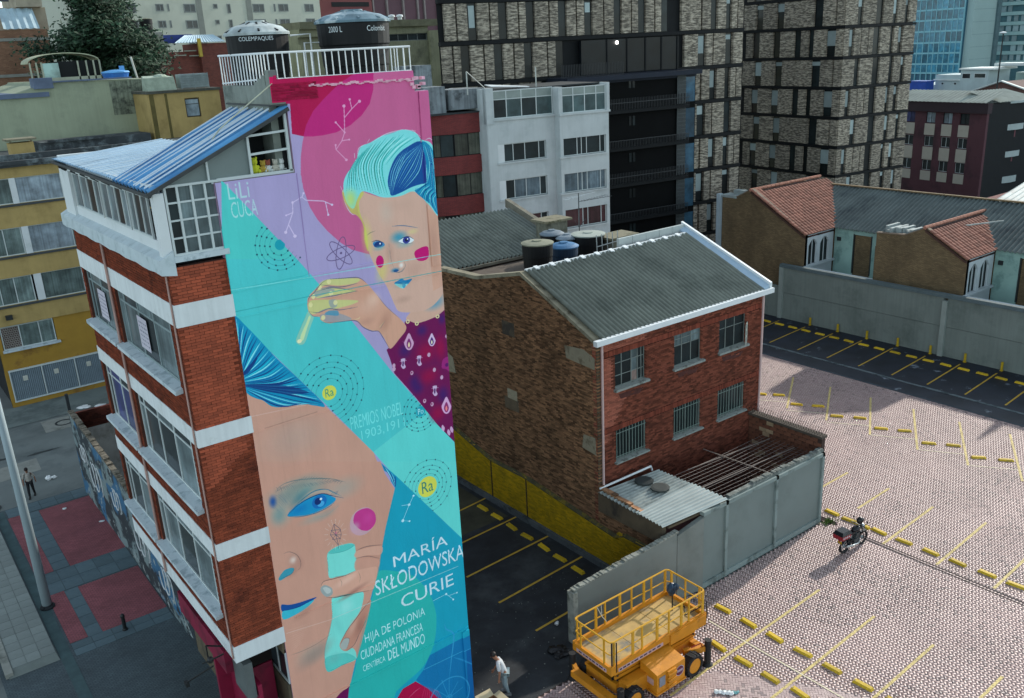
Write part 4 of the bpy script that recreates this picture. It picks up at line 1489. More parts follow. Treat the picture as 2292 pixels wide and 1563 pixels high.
q.build('roof_cable', mat('pale_cable', 'b7b9a2', .7), mb_root)

M_highlight = mat('roof_highlight', 'd3e0e6', .35, var=.06)  # white bars added to imitate bright highlights along the roof corrugations
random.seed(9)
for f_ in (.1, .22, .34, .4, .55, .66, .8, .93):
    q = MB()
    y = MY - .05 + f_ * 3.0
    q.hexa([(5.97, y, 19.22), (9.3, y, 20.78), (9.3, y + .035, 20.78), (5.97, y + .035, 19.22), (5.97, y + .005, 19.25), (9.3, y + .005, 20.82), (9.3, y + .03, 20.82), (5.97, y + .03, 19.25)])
    q.build('highlight_strip', M_highlight, mb_root)
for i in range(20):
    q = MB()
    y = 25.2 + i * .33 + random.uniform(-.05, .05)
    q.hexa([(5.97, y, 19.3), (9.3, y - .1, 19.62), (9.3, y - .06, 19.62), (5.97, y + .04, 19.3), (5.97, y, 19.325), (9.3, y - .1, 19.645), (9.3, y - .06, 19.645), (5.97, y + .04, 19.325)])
    q.build('highlight_strip', M_highlight, mb_root)

# --- ground floor, set back under the bay
P_g = FrX(7.46)
q = MB()
q.fbox(P_g, 22.0, 31.8, 0, 3.4, -.3, 0)
q.fbox(P_g, 22.0, 24.35, 3.4, 4.4, -.3, -.002)
q.fbox(P_g, 24.35, 31.8, 3.4, 5.9, -.3, 0)
q.fbox(P_g, 22.0, 24.35, 5.5, 5.9, -.3, -.002)
q.build('ground_floor_wall', mat('dark_olive_wall', '5b5240', .9, var=.15, sc=1.2, col2='423c30', sc2=.8), mb_root)
window(mb_root, P_g, 22.0, 24.3, 4.4, 5.6, M_wframe, M_glass, d=-.1, fw=.06, us=(.3, .62))
q = MB()
q.fbox(P_g, 22.0, 25.0, 3.1, 3.3, 0, .22)
q.build('window_ledge', M_sill, mb_root)
M_red = mat('shop_red', '7d1435', .5, var=.12, sc=1.5, col2='5a0d26', sc2=1)
q = MB()
q.fbox(P_s, 23.1, 27.25, 4.85, 5.62, -.2, .02)
q.build('shop_sign', M_red, mb_root)
q = MB()
q.fbox(P_s, 22.1, 23.1, 4.4, 5.62, -.45, -.2)
q.build('sign_end', mat('sign_grey', '59605f', .6), mb_root)
q = MB()
q.box(6.55, 22.9, 0, 7.4, 23.05, 4.8)
q.box(6.6, 22.05, 0, 6.72, 24.6, 4.8)
q.box(6.2, 24.6, 1.6, 6.8, 24.75, 4.8)
q.build('shop_front', M_red, mb_root)
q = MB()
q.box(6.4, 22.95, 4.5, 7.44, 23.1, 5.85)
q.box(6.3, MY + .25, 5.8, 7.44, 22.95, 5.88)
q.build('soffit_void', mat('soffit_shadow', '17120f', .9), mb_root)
q = MB()
for a, b in (((5.95, 22.55, 5.95), (5.5, 22.3, 6.1)), ((5.5, 22.3, 6.1), (5.35, 22.6, 5.9)), ((6.0, 22.7, 6.1), (5.6, 22.9, 6.2)), ((5.6, 22.9, 6.2), (5.6, 22.9, 5.8)), ((5.6, 22.5, 5.75), (4.9, 22.9, 5.3))):
    q.bar(a, b, .035)
q.ball((5.5, 22.3, 6.12), .1, .1, .1, 8, 5)
q.box(4.85, 22.8, 5.2, 4.95, 23.0, 5.32)
q.build('lamp_bracket', mat('black_iron', '16191a', .5), mb_root)


# --- lettering helper: flat letters as mesh data
def text_mesh(s_, bold=0.0):
    cu = bpy.data.curves.new('t', 'FONT')
    cu.body = s_
    cu.resolution_u = 3
    cu.offset = bold
    o = bpy.data.objects.new('t', cu)
    COL.objects.link(o)
    dg = bpy.context.evaluated_depsgraph_get()
    dg.update()
    me = o.evaluated_get(dg).to_mesh()
    v = np.array([tuple(p.co[:2]) for p in me.vertices])
    f = [tuple(p.vertices) for p in me.polygons]
    o.evaluated_get(dg).to_mesh_clear()
    bpy.data.objects.remove(o)
    bpy.data.curves.remove(cu)
    v -= v.min(0)
    v /= v.max(0)
    return v, f        # in a unit box


# letters of the shop sign, running down the street side (illegible at this size beyond its shape: SUSHI)
def letters(P, s_, u0, u1, z0, z1, d, m, parent, flip=False, name='sign_letters'):
    v, f = text_mesh(s_)
    q = MB()
    q.add([P(u0 + (u1 - u0) * ((1 - a) if flip else a), d, z0 + (z1 - z0) * b) for a, b in v], f)
    return q.build(name, m, parent)


# ------------------------------------------------------------------ the mural: flat print, painted shape by shape into a grid
def paint():
    K = 100.0                                   # cells per metre
    X0_, X1_, Z1_ = 7.5, 13.94, 21.62
    W_, H_ = int((X1_ - X0_) * K), int(Z1_ * K)
    IM = np.full((H_, W_, 3), .4, dtype=np.float32)

    def fill(p, c, a=1.0):
        p = np.asarray(p, dtype=np.float64) * (K / 1000)
        x0, x1 = max(0, int(p[:, 0].min()) - 1), min(W_, int(p[:, 0].max()) + 2)
        y0, y1 = max(0, int(p[:, 1].min()) - 1), min(H_, int(p[:, 1].max()) + 2)
        if x1 <= x0 or y1 <= y0:
            return
        xs = np.arange(x0, x1) + .5
        cov = np.zeros((y1 - y0, x1 - x0), dtype=np.float32)
        q = np.roll(p, -1, 0)
        for sub in (.25, .75):
            ys = np.arange(y0, y1) + sub
            ins = np.zeros((y1 - y0, x1 - x0), dtype=bool)
            for (ax, ay), (bx, by) in zip(p, q):
                if ay == by:
                    continue
                r_ = (ys >= min(ay, by)) & (ys < max(ay, by))
                if r_.any():
                    xc = ax + (ys[r_] - ay) * (bx - ax) / (by - ay)
                    ins[r_] ^= xs[None, :] > xc[:, None]
            cov += ins * .5
        cov = (cov * a)[..., None]
        v = IM[y0:y1, x0:x1]
        v += (np.array(c, dtype=np.float32) - v) * cov

    def blob(c, x, z, rx, rz, rot, a):
        x, z, rx, rz = (k * K / 1000 for k in (x, z, rx, rz))
        m_ = max(rx, rz) + 2
        x0, x1, y0, y1 = max(0, int(x - m_)), min(W_, int(x + m_)), max(0, int(z - m_)), min(H_, int(z + m_))
        yy, xx = np.mgrid[y0:y1, x0:x1]
        ca, sa = math.cos(R(rot)), math.sin(R(rot))
        dx, dy = xx - x, yy - z
        r_ = np.sqrt(((dx * ca + dy * sa) / rx) ** 2 + ((dy * ca - dx * sa) / rz) ** 2)
        f_ = np.clip(1 - r_, 0, 1)
        f_ = (f_ * f_ * (3 - 2 * f_) * a).astype(np.float32)[..., None]
        v = IM[y0:y1, x0:x1]
        v += (np.array(c, dtype=np.float32) - v) * f_

    def pairs(l_):
        return [(l_[i], l_[i + 1]) for i in range(0, len(l_), 2)]

    def crom(p, closed, n=6):
        if len(p) < 3:
            return p
        o = []
        N = len(p)
        for i in range(N if closed else N - 1):
            g = (lambda j: p[j % N]) if closed else (lambda j: p[max(0, min(N - 1, j))])
            p0, p1, p2, p3 = g(i - 1), g(i), g(i + 1), g(i + 2)
            for k in range(n):
                t_ = k / n
                o.append(tuple(.5 * (2 * p1[a] + (p2[a] - p0[a]) * t_ + (2 * p0[a] - 5 * p1[a] + 4 * p2[a] - p3[a]) * t_ * t_ + (3 * p1[a] - p0[a] - 3 * p2[a] + p3[a]) * t_ ** 3) for a in (0, 1)))
        if not closed:
            o.append(p[-1])
        return o

    def ribbon(p, wd, c, a=1.0, taper=False):
        if len(p) < 2:
            return
        L_, R_ = [], []
        for i in range(len(p)):
            u, v = p[max(0, i - 1)], p[min(len(p) - 1, i + 1)]
            dx, dz = v[0] - u[0], v[1] - u[1]
            l_ = math.hypot(dx, dz) or 1
            k = wd / 2 * (1 if not taper else max(.15, math.sin(math.pi * (i + .3) / (len(p) - .4))))
            L_.append((p[i][0] - dz / l_ * k, p[i][1] + dx / l_ * k))
            R_.append((p[i][0] + dz / l_ * k, p[i][1] - dx / l_ * k))
        if len(p) > 24 or a == 1:
            for i in range(len(p) - 1):
                fill([L_[i], L_[i + 1], R_[i + 1], R_[i]], c, a)
        else:
            fill(L_ + R_[::-1], c, a)

    def ell(x, z, rx, rz, rot, n=32):
        a = R(rot)
        return [(x + rx * math.cos(t_) * math.cos(a) - rz * math.sin(t_) * math.sin(a), z + rx * math.cos(t_) * math.sin(a) + rz * math.sin(t_) * math.cos(a)) for t_ in [2 * math.pi * k / n for k in range(n)]]

    def letters_(s_, x0, z0, x1, z1, c, a):
        v, f = text_mesh(s_)
        for q in f:
            fill([(x0 + (x1 - x0) * v[i][0], z0 + (z1 - z0) * v[i][1]) for i in q], c, a)

    def srgb(h):                                # shapes are blended the way they look on the wall
        return [int(h[i:i + 2], 16) / 255 for i in (0, 2, 4)] if len(h) == 6 else [int(k * 2, 16) / 255 for k in h]

    for it in MURAL:
        k = it[0]
        if k == 'P':
            fill(pairs(it[3]), srgb(it[1]), it[2])
        elif k == 'C':
            fill(crom(pairs(it[3]), True), srgb(it[1]), it[2])
        elif k in 'SL':
            p = pairs(it[4])
            ribbon(crom(p, False) if k == 'S' else p, it[3], srgb(it[1]), it[2], k == 'S')
        elif k == 'G':
            blob(srgb(it[1]), it[3], it[4], it[5], it[6], it[7], it[2])
        elif k == 'E':
            fill(ell(*it[3:8]), srgb(it[1]), it[2])
        elif k == 'R':
            e = ell(*it[3:8], 48)
            ribbon(e + e[:1], it[8], srgb(it[1]), it[2])
        elif k == 'F':
            _, cols, a, n, wd, A, B = it
            A, B = pairs(A), pairs(B)
            for i in range(n):
                t_ = (i + .5) / n + random.uniform(-.2, .2) / n
                p = [tuple(A[j][x] + (B[j][x] - A[j][x]) * t_ for x in (0, 1)) for j in range(len(A))]
                ribbon(crom(p, False, 8), wd * random.uniform(.6, 1.5), srgb(cols[i % len(cols)]), a if a < 1 else .97, True)
        elif k == 'D':
            _, h, x, z, rings, cc_, ct, tc, rc, cut = it
            lim = (lambda px_, pz_: pz_ < 19180 - (px_ - 90) * 1.13) if cut else (lambda px_, pz_: True)
            for i, r_ in enumerate(rings):
                run = []
                for p in ell(x, z, r_, r_, 0, 72) + ell(x, z, r_, r_, 0, 72)[:1]:
                    if lim(*p):
                        run.append(p)
                    else:
                        ribbon(run, 11, srgb(h), .5)
                        run = []
                ribbon(run, 11, srgb(h), .5)
                nd = 8 + i * 3
                for q_ in range(nd):
                    a_ = 2 * math.pi * (q_ + .37 * i) / nd
                    px_, pz_ = x + r_ * math.cos(a_), z + r_ * math.sin(a_)
                    if lim(px_, pz_):
                        fill(ell(px_, pz_, 24, 24, 0, 10), srgb('184858'))
            if cc_:
                p = [q_ for q_ in ell(x, z, rc, rc, 0) if lim(*q_)]
                fill(p, srgb(cc_))
            if ct:
                letters_(ct, x - rc * .6, z - rc * .55, x + rc * .6, z + rc * .6, srgb(tc), 1)
        elif k == 'T':
            _, s_, h, a, x0, z0, x1, hh = it
            letters_(s_, x0, z0, x1, z0 + hh, srgb(h), a)
    im = bpy.data.images.new('mural_print', W_, H_, alpha=False)
    px_ = np.ones((H_, W_, 4), dtype=np.float32)
    px_[..., :3] = np.clip(IM, 0, 1)
    im.pixels.foreach_set(px_.ravel())
    im.update()
    im.pack()
    t = NT('mural_paint')
    tx = t.n('TexImage')
    tx.image = im
    tx.extension = 'EXTEND'
    sp = t.n('SeparateXYZ')
    t.l(t.co(), sp.inputs[0])
    cb = t.n('CombineXYZ')
    t.l(t.math('MULTIPLY', t.math('ADD', sp.outputs[0], MX - X0_), 1 / (X1_ - X0_)), cb.inputs[0])
    t.l(t.math('MULTIPLY', sp.outputs[2], 1 / Z1_), cb.inputs[1])
    t.l(cb.outputs[0], tx.inputs[0])
    # roller marks, rain wash and grime on the paint film
    c = t.scalecol(tx.outputs[0], t.ramp(t.noise((1.5, 1.5, .5), 6, .6), .3, .7, .94, 1.05))
    c = t.scalecol(c, t.ramp(t.noise((9, 9, .2), 5, .65), .55, .8, 1, .9))
    hsv = t.n('HueSaturation')
    t.l(c, hsv.inputs['Color'])
    hsv.inputs['Value'].default_value = 1.16
    hsv.inputs['Saturation'].default_value = 1.02
    t.l(hsv.outputs[0], t.b.inputs['Base Color'])
    t.b.inputs['Roughness'].default_value = .65
    t.b.inputs['Specular IOR Level'].default_value = .25
    bp = t.n('Bump')
    bp.inputs['Strength'].default_value = .35
    bp.inputs['Distance'].default_value = .02
    t.l(t.noise(14, 6, .65), bp.inputs['Height'])
    t.l(bp.outputs[0], t.b.inputs['Normal'])
    q = MB()
    q.fbox(P_m, 7.552, 13.878, 0, 19.2, 0, .01)
    q.fbox(P_m, 9.662, 13.878, 19.2, 20.94, 0, .01)
    q.fbox(P_m, 9.302, 13.45, 20.94, 21.5, 0, .01)
    q.fbox(P_m, 9.302, 9.49, 21.5, 21.71, 0, .01)
    # plaster ledges and the pilaster strips stand a finger proud
    for u0, u1, za, zb, hh, dd in ((7.57, 11.6, 16.42, 16.44, .05, .03), (7.57, 13.86, 15.72, 15.74, .04, .025), (8.0, 13.86, 6.5, 6.5, .05, .03), (8.0, 13.86, 3.35, 3.35, .06, .04), (7.6, 9.8, 12.5, 12.5, .04, .02)):
        q.fbox(P_m, u0, u1, za, za + hh, .01, dd)
    q.fbox(P_m, 13.56, 13.875, 16.0, 20.93, .01, .035)
    q.fbox(P_m, 13.6, 13.875, 0, 3.3, .01, .06)
    q.fbox(P_m, 7.56, 9.66, 16.5, 19.15, .01, .03)
    q.build('mural', t.m, mb_root)


paint()
# ------------------------------------------------------------------ brick house in the middle of the lot
HX, HY, HX2 = 23.55, 25.95, 34.4
house = thing('brick_house', 'two storey red brick house with white gutter and grey corrugated roof in the lot', 'house', (HX, HY, 0))
M_hbr = mat('house_brick', '8f5240', .92, var=.18, sc=1.3, island=.5, obj=.3, col2='66403a', lo=.55, hi=.72, sc2=.9, amt=.5)
M_sbr = mat('old_side_brick', 'a87f5e', .95, var=.22, sc=.9, island=.6, obj=.3, col2='5a4936', lo=.52, hi=.7, sc2=.55, amt=.6)
M_ybr = mat('yellow_painted_brick', 'd8b41e', .85, var=.15, sc=1.2, island=.2, obj=.2, col2='7d6a1e', lo=.54, hi=.72, sc2=1.1, amt=.5)
M_mort2 = mat('house_mortar', '57443a', .95, var=.25)
M_mort3 = mat('side_mortar', '5a4e3d', .95, var=.3, col2='37312a', sc2=.6)
M_roofg = mat('grey_roof_sheet', '7b8179', .85, var=.15, sc=.8, col2='5d645d', lo=.52, hi=.72, sc2=.45, streak=.15)
M_wmetal = mat('white_flashing', 'd4dadb', .45, var=.06, sc=2)
P_hf, P_hs = FrY(HY), FrX(HX)
q = MB()
q.box(HX + .2, HY + .2, 0, HX2 - .1, 37.4, 10.15)
q.prism([(HX + .2, HY + .2, 10.15), (HX + .2, 30.7, 12.2), (HX + .2, 31.0, 12.2), (HX + .2, 31.0, 10.15)], (HX2 - HX - .3, 0, 0))
q.build('inner_walls', M_mort2, house)
q = MB()
q.box(HX2 - .1, HY + .01, 0, HX2, 37.5, 10.3)
q.build('right_wall', brickmat('right_wall_brick', ('7a4436', '93543f'), '5a463c'), house)
hw_x = [(24.65, 26.52), (28.28, 30.12), (31.32, 33.28)]
holes = [(a, b, 7.98, 9.5) for a, b in hw_x] + [(a, b, 4.58, 6.04) for a, b in hw_x]
sold = [(HX, HX2, 6.04, 6.29), (HX, HX2, 9.5, 9.75)]
bricks(P_hf, brick_cells(HX, HX2 - .01, .02, 10.22, holes=holes + sold, jit=.008), -.2, 0, M_hbr, house, singles=290)
sc_ = []
for a, b, z0, z1 in sold:
    n = int((b - a) / .08)
    sc_ += [(a + i * .08, a + i * .08 + .066, z0 + .006, z1 - .012, random.uniform(-.01, .012)) for i in range(n)]
bricks(P_hf, sc_, -.2, .004, mat('soldier_brick', '96503f', .9, var=.2, sc=2, island=.35), house)


def sidetop(y):
    pts = ((22.2, 3.45), (25.94, 3.8), (25.95, 10.28), (30.7, 12.36), (34.2, 11.62), (37.6, 11.52))
    for (a, za), (b, zb) in zip(pts, pts[1:]):
        if a <= y <= b:
            return za + (zb - za) * (y - a) / (b - a)
    return 0


def yeltop(y):
    pts = ((22.2, 2.12), (24.6, 2.1), (24.61, 1.8), (31.0, 2.35), (33.8, 2.3), (37.6, 3.15))
    for (a, za), (b, zb) in zip(pts, pts[1:]):
        if a <= y <= b:
            return za + (zb - za) * (y - a) / (b - a)
    return 0


side_holes = [(31.45, 32.4, 9.3, 9.95), (31.4, 32.5, 5.55, 6.1)]
bricks(P_hs, brick_cells(22.25, 37.5, .3, 12.5, holes=side_holes, keep=lambda u, z: yeltop(u) - .1 < z < sidetop(u), jit=.012), -.2, 0, M_sbr, house, singles=0)
q = MB()
q.fbox(P_hs, 22.25, 25.9, 0, 3.3, -.22, -.018)
q.prism([P_hs(25.9, -.018, 0), P_hs(37.5, -.018, 0), P_hs(37.5, -.018, 11.5), P_hs(34.2, -.018, 11.58), P_hs(30.7, -.018, 12.3), P_hs(25.9, -.018, 10.2)], (.2, 0, 0))
q.build('side_backing', M_mort3, house)
bricks(P_hs, brick_cells(22.3, 37.5, .28, 3.2, keep=lambda u, z: z < yeltop(u), jit=.012), .0, .14, M_ybr, house, singles=0)
q = MB()
for i in range(24):
    y0, y1 = 22.3 + i * .636, 22.3 + (i + 1) * .636
    z0, z1 = yeltop(y0 + .01), yeltop(min(37.5, y1 - .01))
    q.hexa([P_hs(y0, 0, z0 - .02), P_hs(y1, 0, z1 - .02), P_hs(y1, .17, z1 - .05), P_hs(y0, .17, z0 - .05), P_hs(y0, 0, z0 + .07), P_hs(y1, 0, z1 + .07), P_hs(y1, .17, z1 + .01), P_hs(y0, .17, z0 + .01)])
q.build('mossy_ledge', mat('mossy_ledge', '4a4630', .95, var=.35, sc=3, col2='7a6a24', sc2=2), house)
q = MB()
q.fbox(P_hs, 22.3, 37.5, 0, .27, .0, .3)
q.build('wall_kerb', mat('dark_kerb', '4d5356', .95, var=.25, sc=1.5, col2='33383a', sc2=1), house)
q = MB()
for y in (33.75, 30.9):
    q.fbox(P_hs, y - .03, y + .03, .2, yeltop(y), .14, .17)
q.build('wall_strap', mat('rusty_strap', '3a3020', .8), house)
# small openings and cement patches in the side wall
for a, b, z0, z1, nm in ((31.45, 32.4, 9.3, 9.95, 'side_window'), (31.4, 32.5, 5.55, 6.1, 'side_window')):
    window(house, P_hs, a, b, z0, z1, mat('old_frame', '3d3a34', .8), M_glass, d=-.12, fw=.07, us=(.5,), name=nm)
M_patch = mat('cement_patch', '8d8570', .95, var=.2, sc=2, col2='6b6250', sc2=2)
q = MB()
for a, b, z0, z1 in ((31.45, 32.2, 6.12, 6.6),):
    q.fbox(P_hs, a, b, z0, z1, -.1, .016)
q.build('cement_patch', M_patch, house)
for pts in (((26.0, 9.1), (27.8, 9.2), (27.9, 9.75), (26.7, 9.85), (26.0, 9.6)), ((26.0, 5.2), (26.9, 5.3), (26.8, 5.95), (26.05, 6.0)), ((36.6, 6.2), (37.4, 6.1), (37.4, 7.2), (36.8, 7.0))):
    q = MB()
    q.prism([P_hs(u, -.05, z) for u, z in pts], (-.067, 0, 0))
    q.build('cement_patch', M_patch, house)
q = MB()
for (y0, z0), (y1, z1) in (((25.8, 10.3), (30.75, 12.46)), ((30.75, 12.46), (34.2, 11.7)), ((34.2, 11.7), (37.5, 11.6))):
    q.hexa([(HX - .06, y0, z0 - .12), (HX + .3, y0, z0 - .12), (HX + .3, y1, z1 - .12), (HX - .06, y1, z1 - .12), (HX - .06, y0, z0 + .05), (HX + .3, y0, z0 + .05), (HX + .3, y1, z1 + .05), (HX - .06, y1, z1 + .05)])
q.build('verge_coping', mat('weathered_coping', '86806c', .95, var=.25, sc=2, col2='5a5545', sc2=1.5), house)
roof_ = corrugated((HX + .2, 25.72, 10.36), (34.3, 25.72, 10.36), (34.3, 30.75, 12.5), (HX + .2, 30.75, 12.5), pitch=.25, amp=.09, name='corrugated_roof', m=M_roofg, parent=house, seg=6, rows=3)
q = MB()
for i in range(11):
    x = 24.3 + i * .92
    q.hexa([(x, 30.6, 12.5), (x + .2, 30.55, 12.48), (x + .22, 30.8, 12.58), (x, 30.8, 12.58), (x, 30.6, 12.55), (x + .2, 30.55, 12.53), (x + .22, 30.8, 12.62), (x, 30.8, 12.62)])
q.box(HX + .3, 30.74, 12.42, 34.3, 30.86, 12.56)
q.build('ridge_flashing', M_wmetal, house, kind='stuff')
q = MB()
q.box(HX - .2, 25.62, 10.22, 34.85, 25.84, 10.45)
q.build('gutter', M_wmetal, house)
q = MB()
q.hexa([(34.3, 25.8, 10.42), (34.72, 25.8, 10.42), (34.72, 31.4, 12.62), (34.3, 31.4, 12.62), (34.3, 25.8, 10.5), (34.72, 25.8, 10.62), (34.72, 31.4, 12.86), (34.3, 31.4, 12.72)])
q.build('verge_flashing', mat('pale_blue_flashing', '9db4c4', .4, var=.08), house)
q = MB()
q.hexa([(34.68, 25.75, 10.45), (34.82, 25.75, 10.45), (34.82, 31.45, 12.68), (34.68, 31.45, 12.68), (34.68, 25.75, 10.72), (34.82, 25.75, 10.72), (34.82, 31.45, 12.98), (34.68, 31.45, 12.98)])
q.build('verge_board', M_wmetal, house)
q = MB()
for i in range(5):
    q.box(30.0 + i * .94, 31.2, 12.35, 30.92 + i * .94, 31.36, 12.86)
q.build('rear_upstand', mat('zinc_upstand', 'a9b2b0', .5, var=.12), house)
for x in (23.78, 34.28):
    q = MB()
    q.tube([(x, 25.8, 10.25), (x, 25.86, 0)], .055, 8)
    q.build('downpipe', mat('pale_pink_pipe', 'c0a6a2', .5, var=.08), house)
M_iron2 = mat('grey_steel_window', '6d7672', .6, var=.2, sc=3)
for j, (a, b) in enumerate(hw_x):
    us = ((.27, .58, .78, .9), (.34, .67), (.3, .62))[j]
    zs = ((.33, .7), (.62, .82), (.68,))[j]
    pms = ([M_glass, M_glass, M_glass, M_glass, M_glass, M_glass, glassmat('pink_curtain', '8d7a72', curtain=.2), M_curt, M_curt] if j == 0 else
           [M_glass, M_curt, M_curt] if j == 1 else [M_glass, M_glass])
    window(house, P_hf, a, b, 7.98, 9.5, M_iron2, M_glass, d=-.19, fw=.04, us=us, zs=zs, pane_mats=pms)
    window(house, P_hf, a, b, 4.58, 6.04, M_iron2, M_glass, d=-.19, fw=.04, us=(.5,))
    g = MB()
    for k in range(10):
        u = a + .08 + (b - a - .16) * k / 9
        g.bar(P_hf(u, -.04, 4.6), P_hf(u, -.04, 6.02), .022)
    for z in (4.75, 5.85):
        g.bar(P_hf(a + .02, -.04, z), P_hf(b - .02, -.04, z), .025)
    g.build('window_grille', mat('grille_green', '6f8079', .6, var=.2), house)
    for z, dz in ((7.98, .1), (4.58, .07)):
        s_ = MB()
        s_.hexa([P_hf(a - .1, -.2, z - dz), P_hf(b + .1, -.2, z - dz), P_hf(b + .1, .14, z - dz - .03), P_hf(a - .1, .14, z - dz - .03), P_hf(a - .1, -.2, z), P_hf(b + .1, -.2, z), P_hf(b + .1, .14, z - .03), P_hf(a - .1, .14, z - .03)])
        s_.build('window_sill', mat('cement_sill', '8a918c', .95, var=.25, sc=4, col2='5f645e', sc2=4), house)
    s_ = MB()
    s_.prism([P_hf(u, -.05, z) for u, z in ((a + .3, 7.45), (b - .4, 7.4), (b - .2, 7.62), (a + .2, 7.68))], (0, -.056, 0))
    s_.build('brick_stain', mat('dark_brick_stain', '4d2a24', .95, var=.3, sc=4), house)
# the casement that stands open in the third upper window
cz = MB()
for a_, b_ in (((33.25, 25.9, 8.1), (33.25, 25.9, 9.05)), ((33.25, 25.9, 8.1), (32.72, 25.55, 8.1)), ((33.25, 25.9, 9.05), (32.72, 25.55, 9.05)), ((32.72, 25.55, 8.1), (32.72, 25.55, 9.05)), ((33.25, 25.9, 8.42), (32.72, 25.55, 8.42)), ((33.25, 25.9, 8.74), (32.72, 25.55, 8.74))):
    cz.bar(a_, b_, .035)
cz.build('open_casement', mat('pale_casement', 'a5a99f', .5), house)
q = MB()
q.box(HX + .2, 31.0, 10.6, HX2 - .1, 38.6, 10.8)
q.box(HX + .18, 36.9, 10.8, HX + .3, 37.4, 11.4)
q.build('flat_roof', mat('flat_roof', '5b5148', .95, var=.25, sc=1), house)

# rear wing with its own roof
rear = thing('rear_wing', 'red walled rear building under a dark corrugated roof behind the brick house', 'house', (23.7, 38.7, 0))
q = MB()
q.box(22.0, 38.7, 0, 32.4, 43.5, 11.0)
q.prism([(32.4, 38.7, 11.0), (32.4, 43.5, 11.0), (32.4, 43.5, 12.5)], (-10.4, 0, 0))
q.build('wall', mat('dark_red_wall', '6e3632', .9, var=.3, sc=1.5, col2='3d2524', lo=.5, hi=.7, sc2=1), rear)
corrugated((21.8, 38.4, 11.12), (32.6, 38.4, 11.05), (32.6, 43.5, 12.62), (21.8, 43.5, 12.72), pitch=.27, amp=.09, name='corrugated_roof', m=M_roofg, parent=rear, seg=6, rows=2)
q = MB()
q.box(21.8, 38.3, 10.9, 31.0, 38.42, 11.05)
q.hexa([(32.6, 38.3, 11.0), (32.9, 38.3, 11.0), (32.9, 43.8, 12.7), (32.6, 43.8, 12.7), (32.6, 38.3, 11.5), (32.9, 38.3, 11.5), (32.9, 43.8, 13.2), (32.6, 43.8, 13.2)])
q.build('roof_edge', mat('roof_edge', '6f6c60', .95, var=.25, sc=2), rear)
q = MB()
q.tube([(29.7, 38.25, 11.0), (29.7, 38.3, 10.5)], .05)
q.box(30.2, 38.62, 10.8, 30.28, 38.7, 11.0)
q.build('downpipe', mat('pale_grey_pipe', '8a8f8c', .6), rear)

# water tanks and chimneys on the flat roof
M_tank = mat('black_tank', '0f1214', .6, spec=.25, var=.2)


def tank(x, y, z, r_, h, lidmat, label, body=None, group=None, lidh=.16):
    t = thing('water_tank', label, 'water tank', (x, y, z), group=group)
    q = MB()
    q.lathe([(r_ * .86, 0), (r_ * .9, h * .3), (r_ * .92, h * .32), (r_ * .95, h * .62), (r_ * .98, h * .64), (r_, h * .95), (r_ * .98, h)], (x, y, z), 28)
    q.build('tank_body', body or M_tank, t, smooth=False)
    q = MB()
    q.lathe([(r_ * 1.05, h - .06), (r_ * 1.06, h), (r_ * .8, h + lidh * .6), (r_ * .35, h + lidh), (r_ * .3, h + lidh), (r_ * .3, h + lidh + .05), (.02, h + lidh + .05)], (x, y, z), 28)
    q.build('tank_lid', lidmat, t)
    return t


M_lidg = mat('dusty_lid', '7d7f6e', .9, var=.15, sc=3)
M_lidb = mat('blue_lid', '3a6c94', .6, var=.25, sc=2)
M_blueb = mat('blue_tank', '17324a', .6, var=.2)
gt_ = 'water tanks behind the brick house'
tank(27.55, 34.5, 10.8, .78, 1.85, M_lidg, 'black water tank with dusty grey lid beside the corrugated rear roof', group=gt_, lidh=.08)
tank(29.7, 35, 10.8, .74, 1.25, M_lidb, 'dark blue water tank with bright blue lid in front of the others', body=M_blueb, group=gt_)
tank(31.95, 35.6, 10.8, .88, 1.45, mat('pale_lid', '9aa39a', .6, var=.15), 'widest black tank with a pale rim, left of the right hand chimney', group=gt_, lidh=.05)
tank(30.75, 37.2, 10.8, .64, 1.45, mat('grey_blue_lid', '66747e', .7, var=.25), 'black tank with grey blue lid behind the bright blue one', group=gt_)
tank(31.05, 36.3, 10.8, .6, 1.3, mat('washed_blue_lid', '76838c', .7, var=.25), 'small dark tank with washed out blue lid amid the cluster', group=gt_)
M_chim = mat('stained_render', '77786a', .95, var=.25, sc=1.5, col2='3f4238', lo=.48, hi=.68, sc2=1.2, streak=.35)
M_slabt = mat('chimney_slab', '7e7a66', .95, var=.25, sc=2, col2='55543f', sc2=2)
for (x0, y0, x1, y1, z1, lb) in ((31.75, 38.75, 33.2, 39.8, 12.45, 'stained square chimney behind the water tanks, by the white building'), (32.6, 34.4, 34.2, 35.4, 11.95, 'stained square chimney with flat mossy slab next to the white roof flashing')):
    t = thing('chimney', lb, 'chimney', ((x0 + x1) / 2, y0, 10.8), group='square chimneys on the flat roof')
    q = MB()
    q.box(x0, y0, 10.0, x1, y1, z1)
    q.build('chimney_stack', M_chim, t)
    q = MB()
    q.box(x0 - .22, y0 - .2, z1, x1 + .22, y1 + .2, z1 + .12)
    q.build('chimney_cap', M_slabt, t)
t = thing('tv_antenna', 'thin rooftop television aerial with two arms above the water tanks', 'antenna', (33.8, 38.4, 10.8))
q = MB()
q.tube([(33.8, 38.4, 10.8), (33.8, 38.4, 13.9)], .03, 6)
q.build('mast', mat('grey_mast', '3d4446', .6), t)
q = MB()
q.tube([(33.0, 38.6, 13.62), (34.9, 38.2, 13.85)], .02, 5)
for i in range(7):
    x = 33.05 + i * .3
    q.tube([(x, 38.3, 13.63 + i * .035), (x, 38.9, 13.63 + i * .035)], .014, 4)
q.build('upper_arm', mat('bright_aluminium', 'c5cccd', .4), t)
q = MB()
q.tube([(33.8, 38.4, 13.42), (36.0, 38.0, 13.5)], .016, 5)
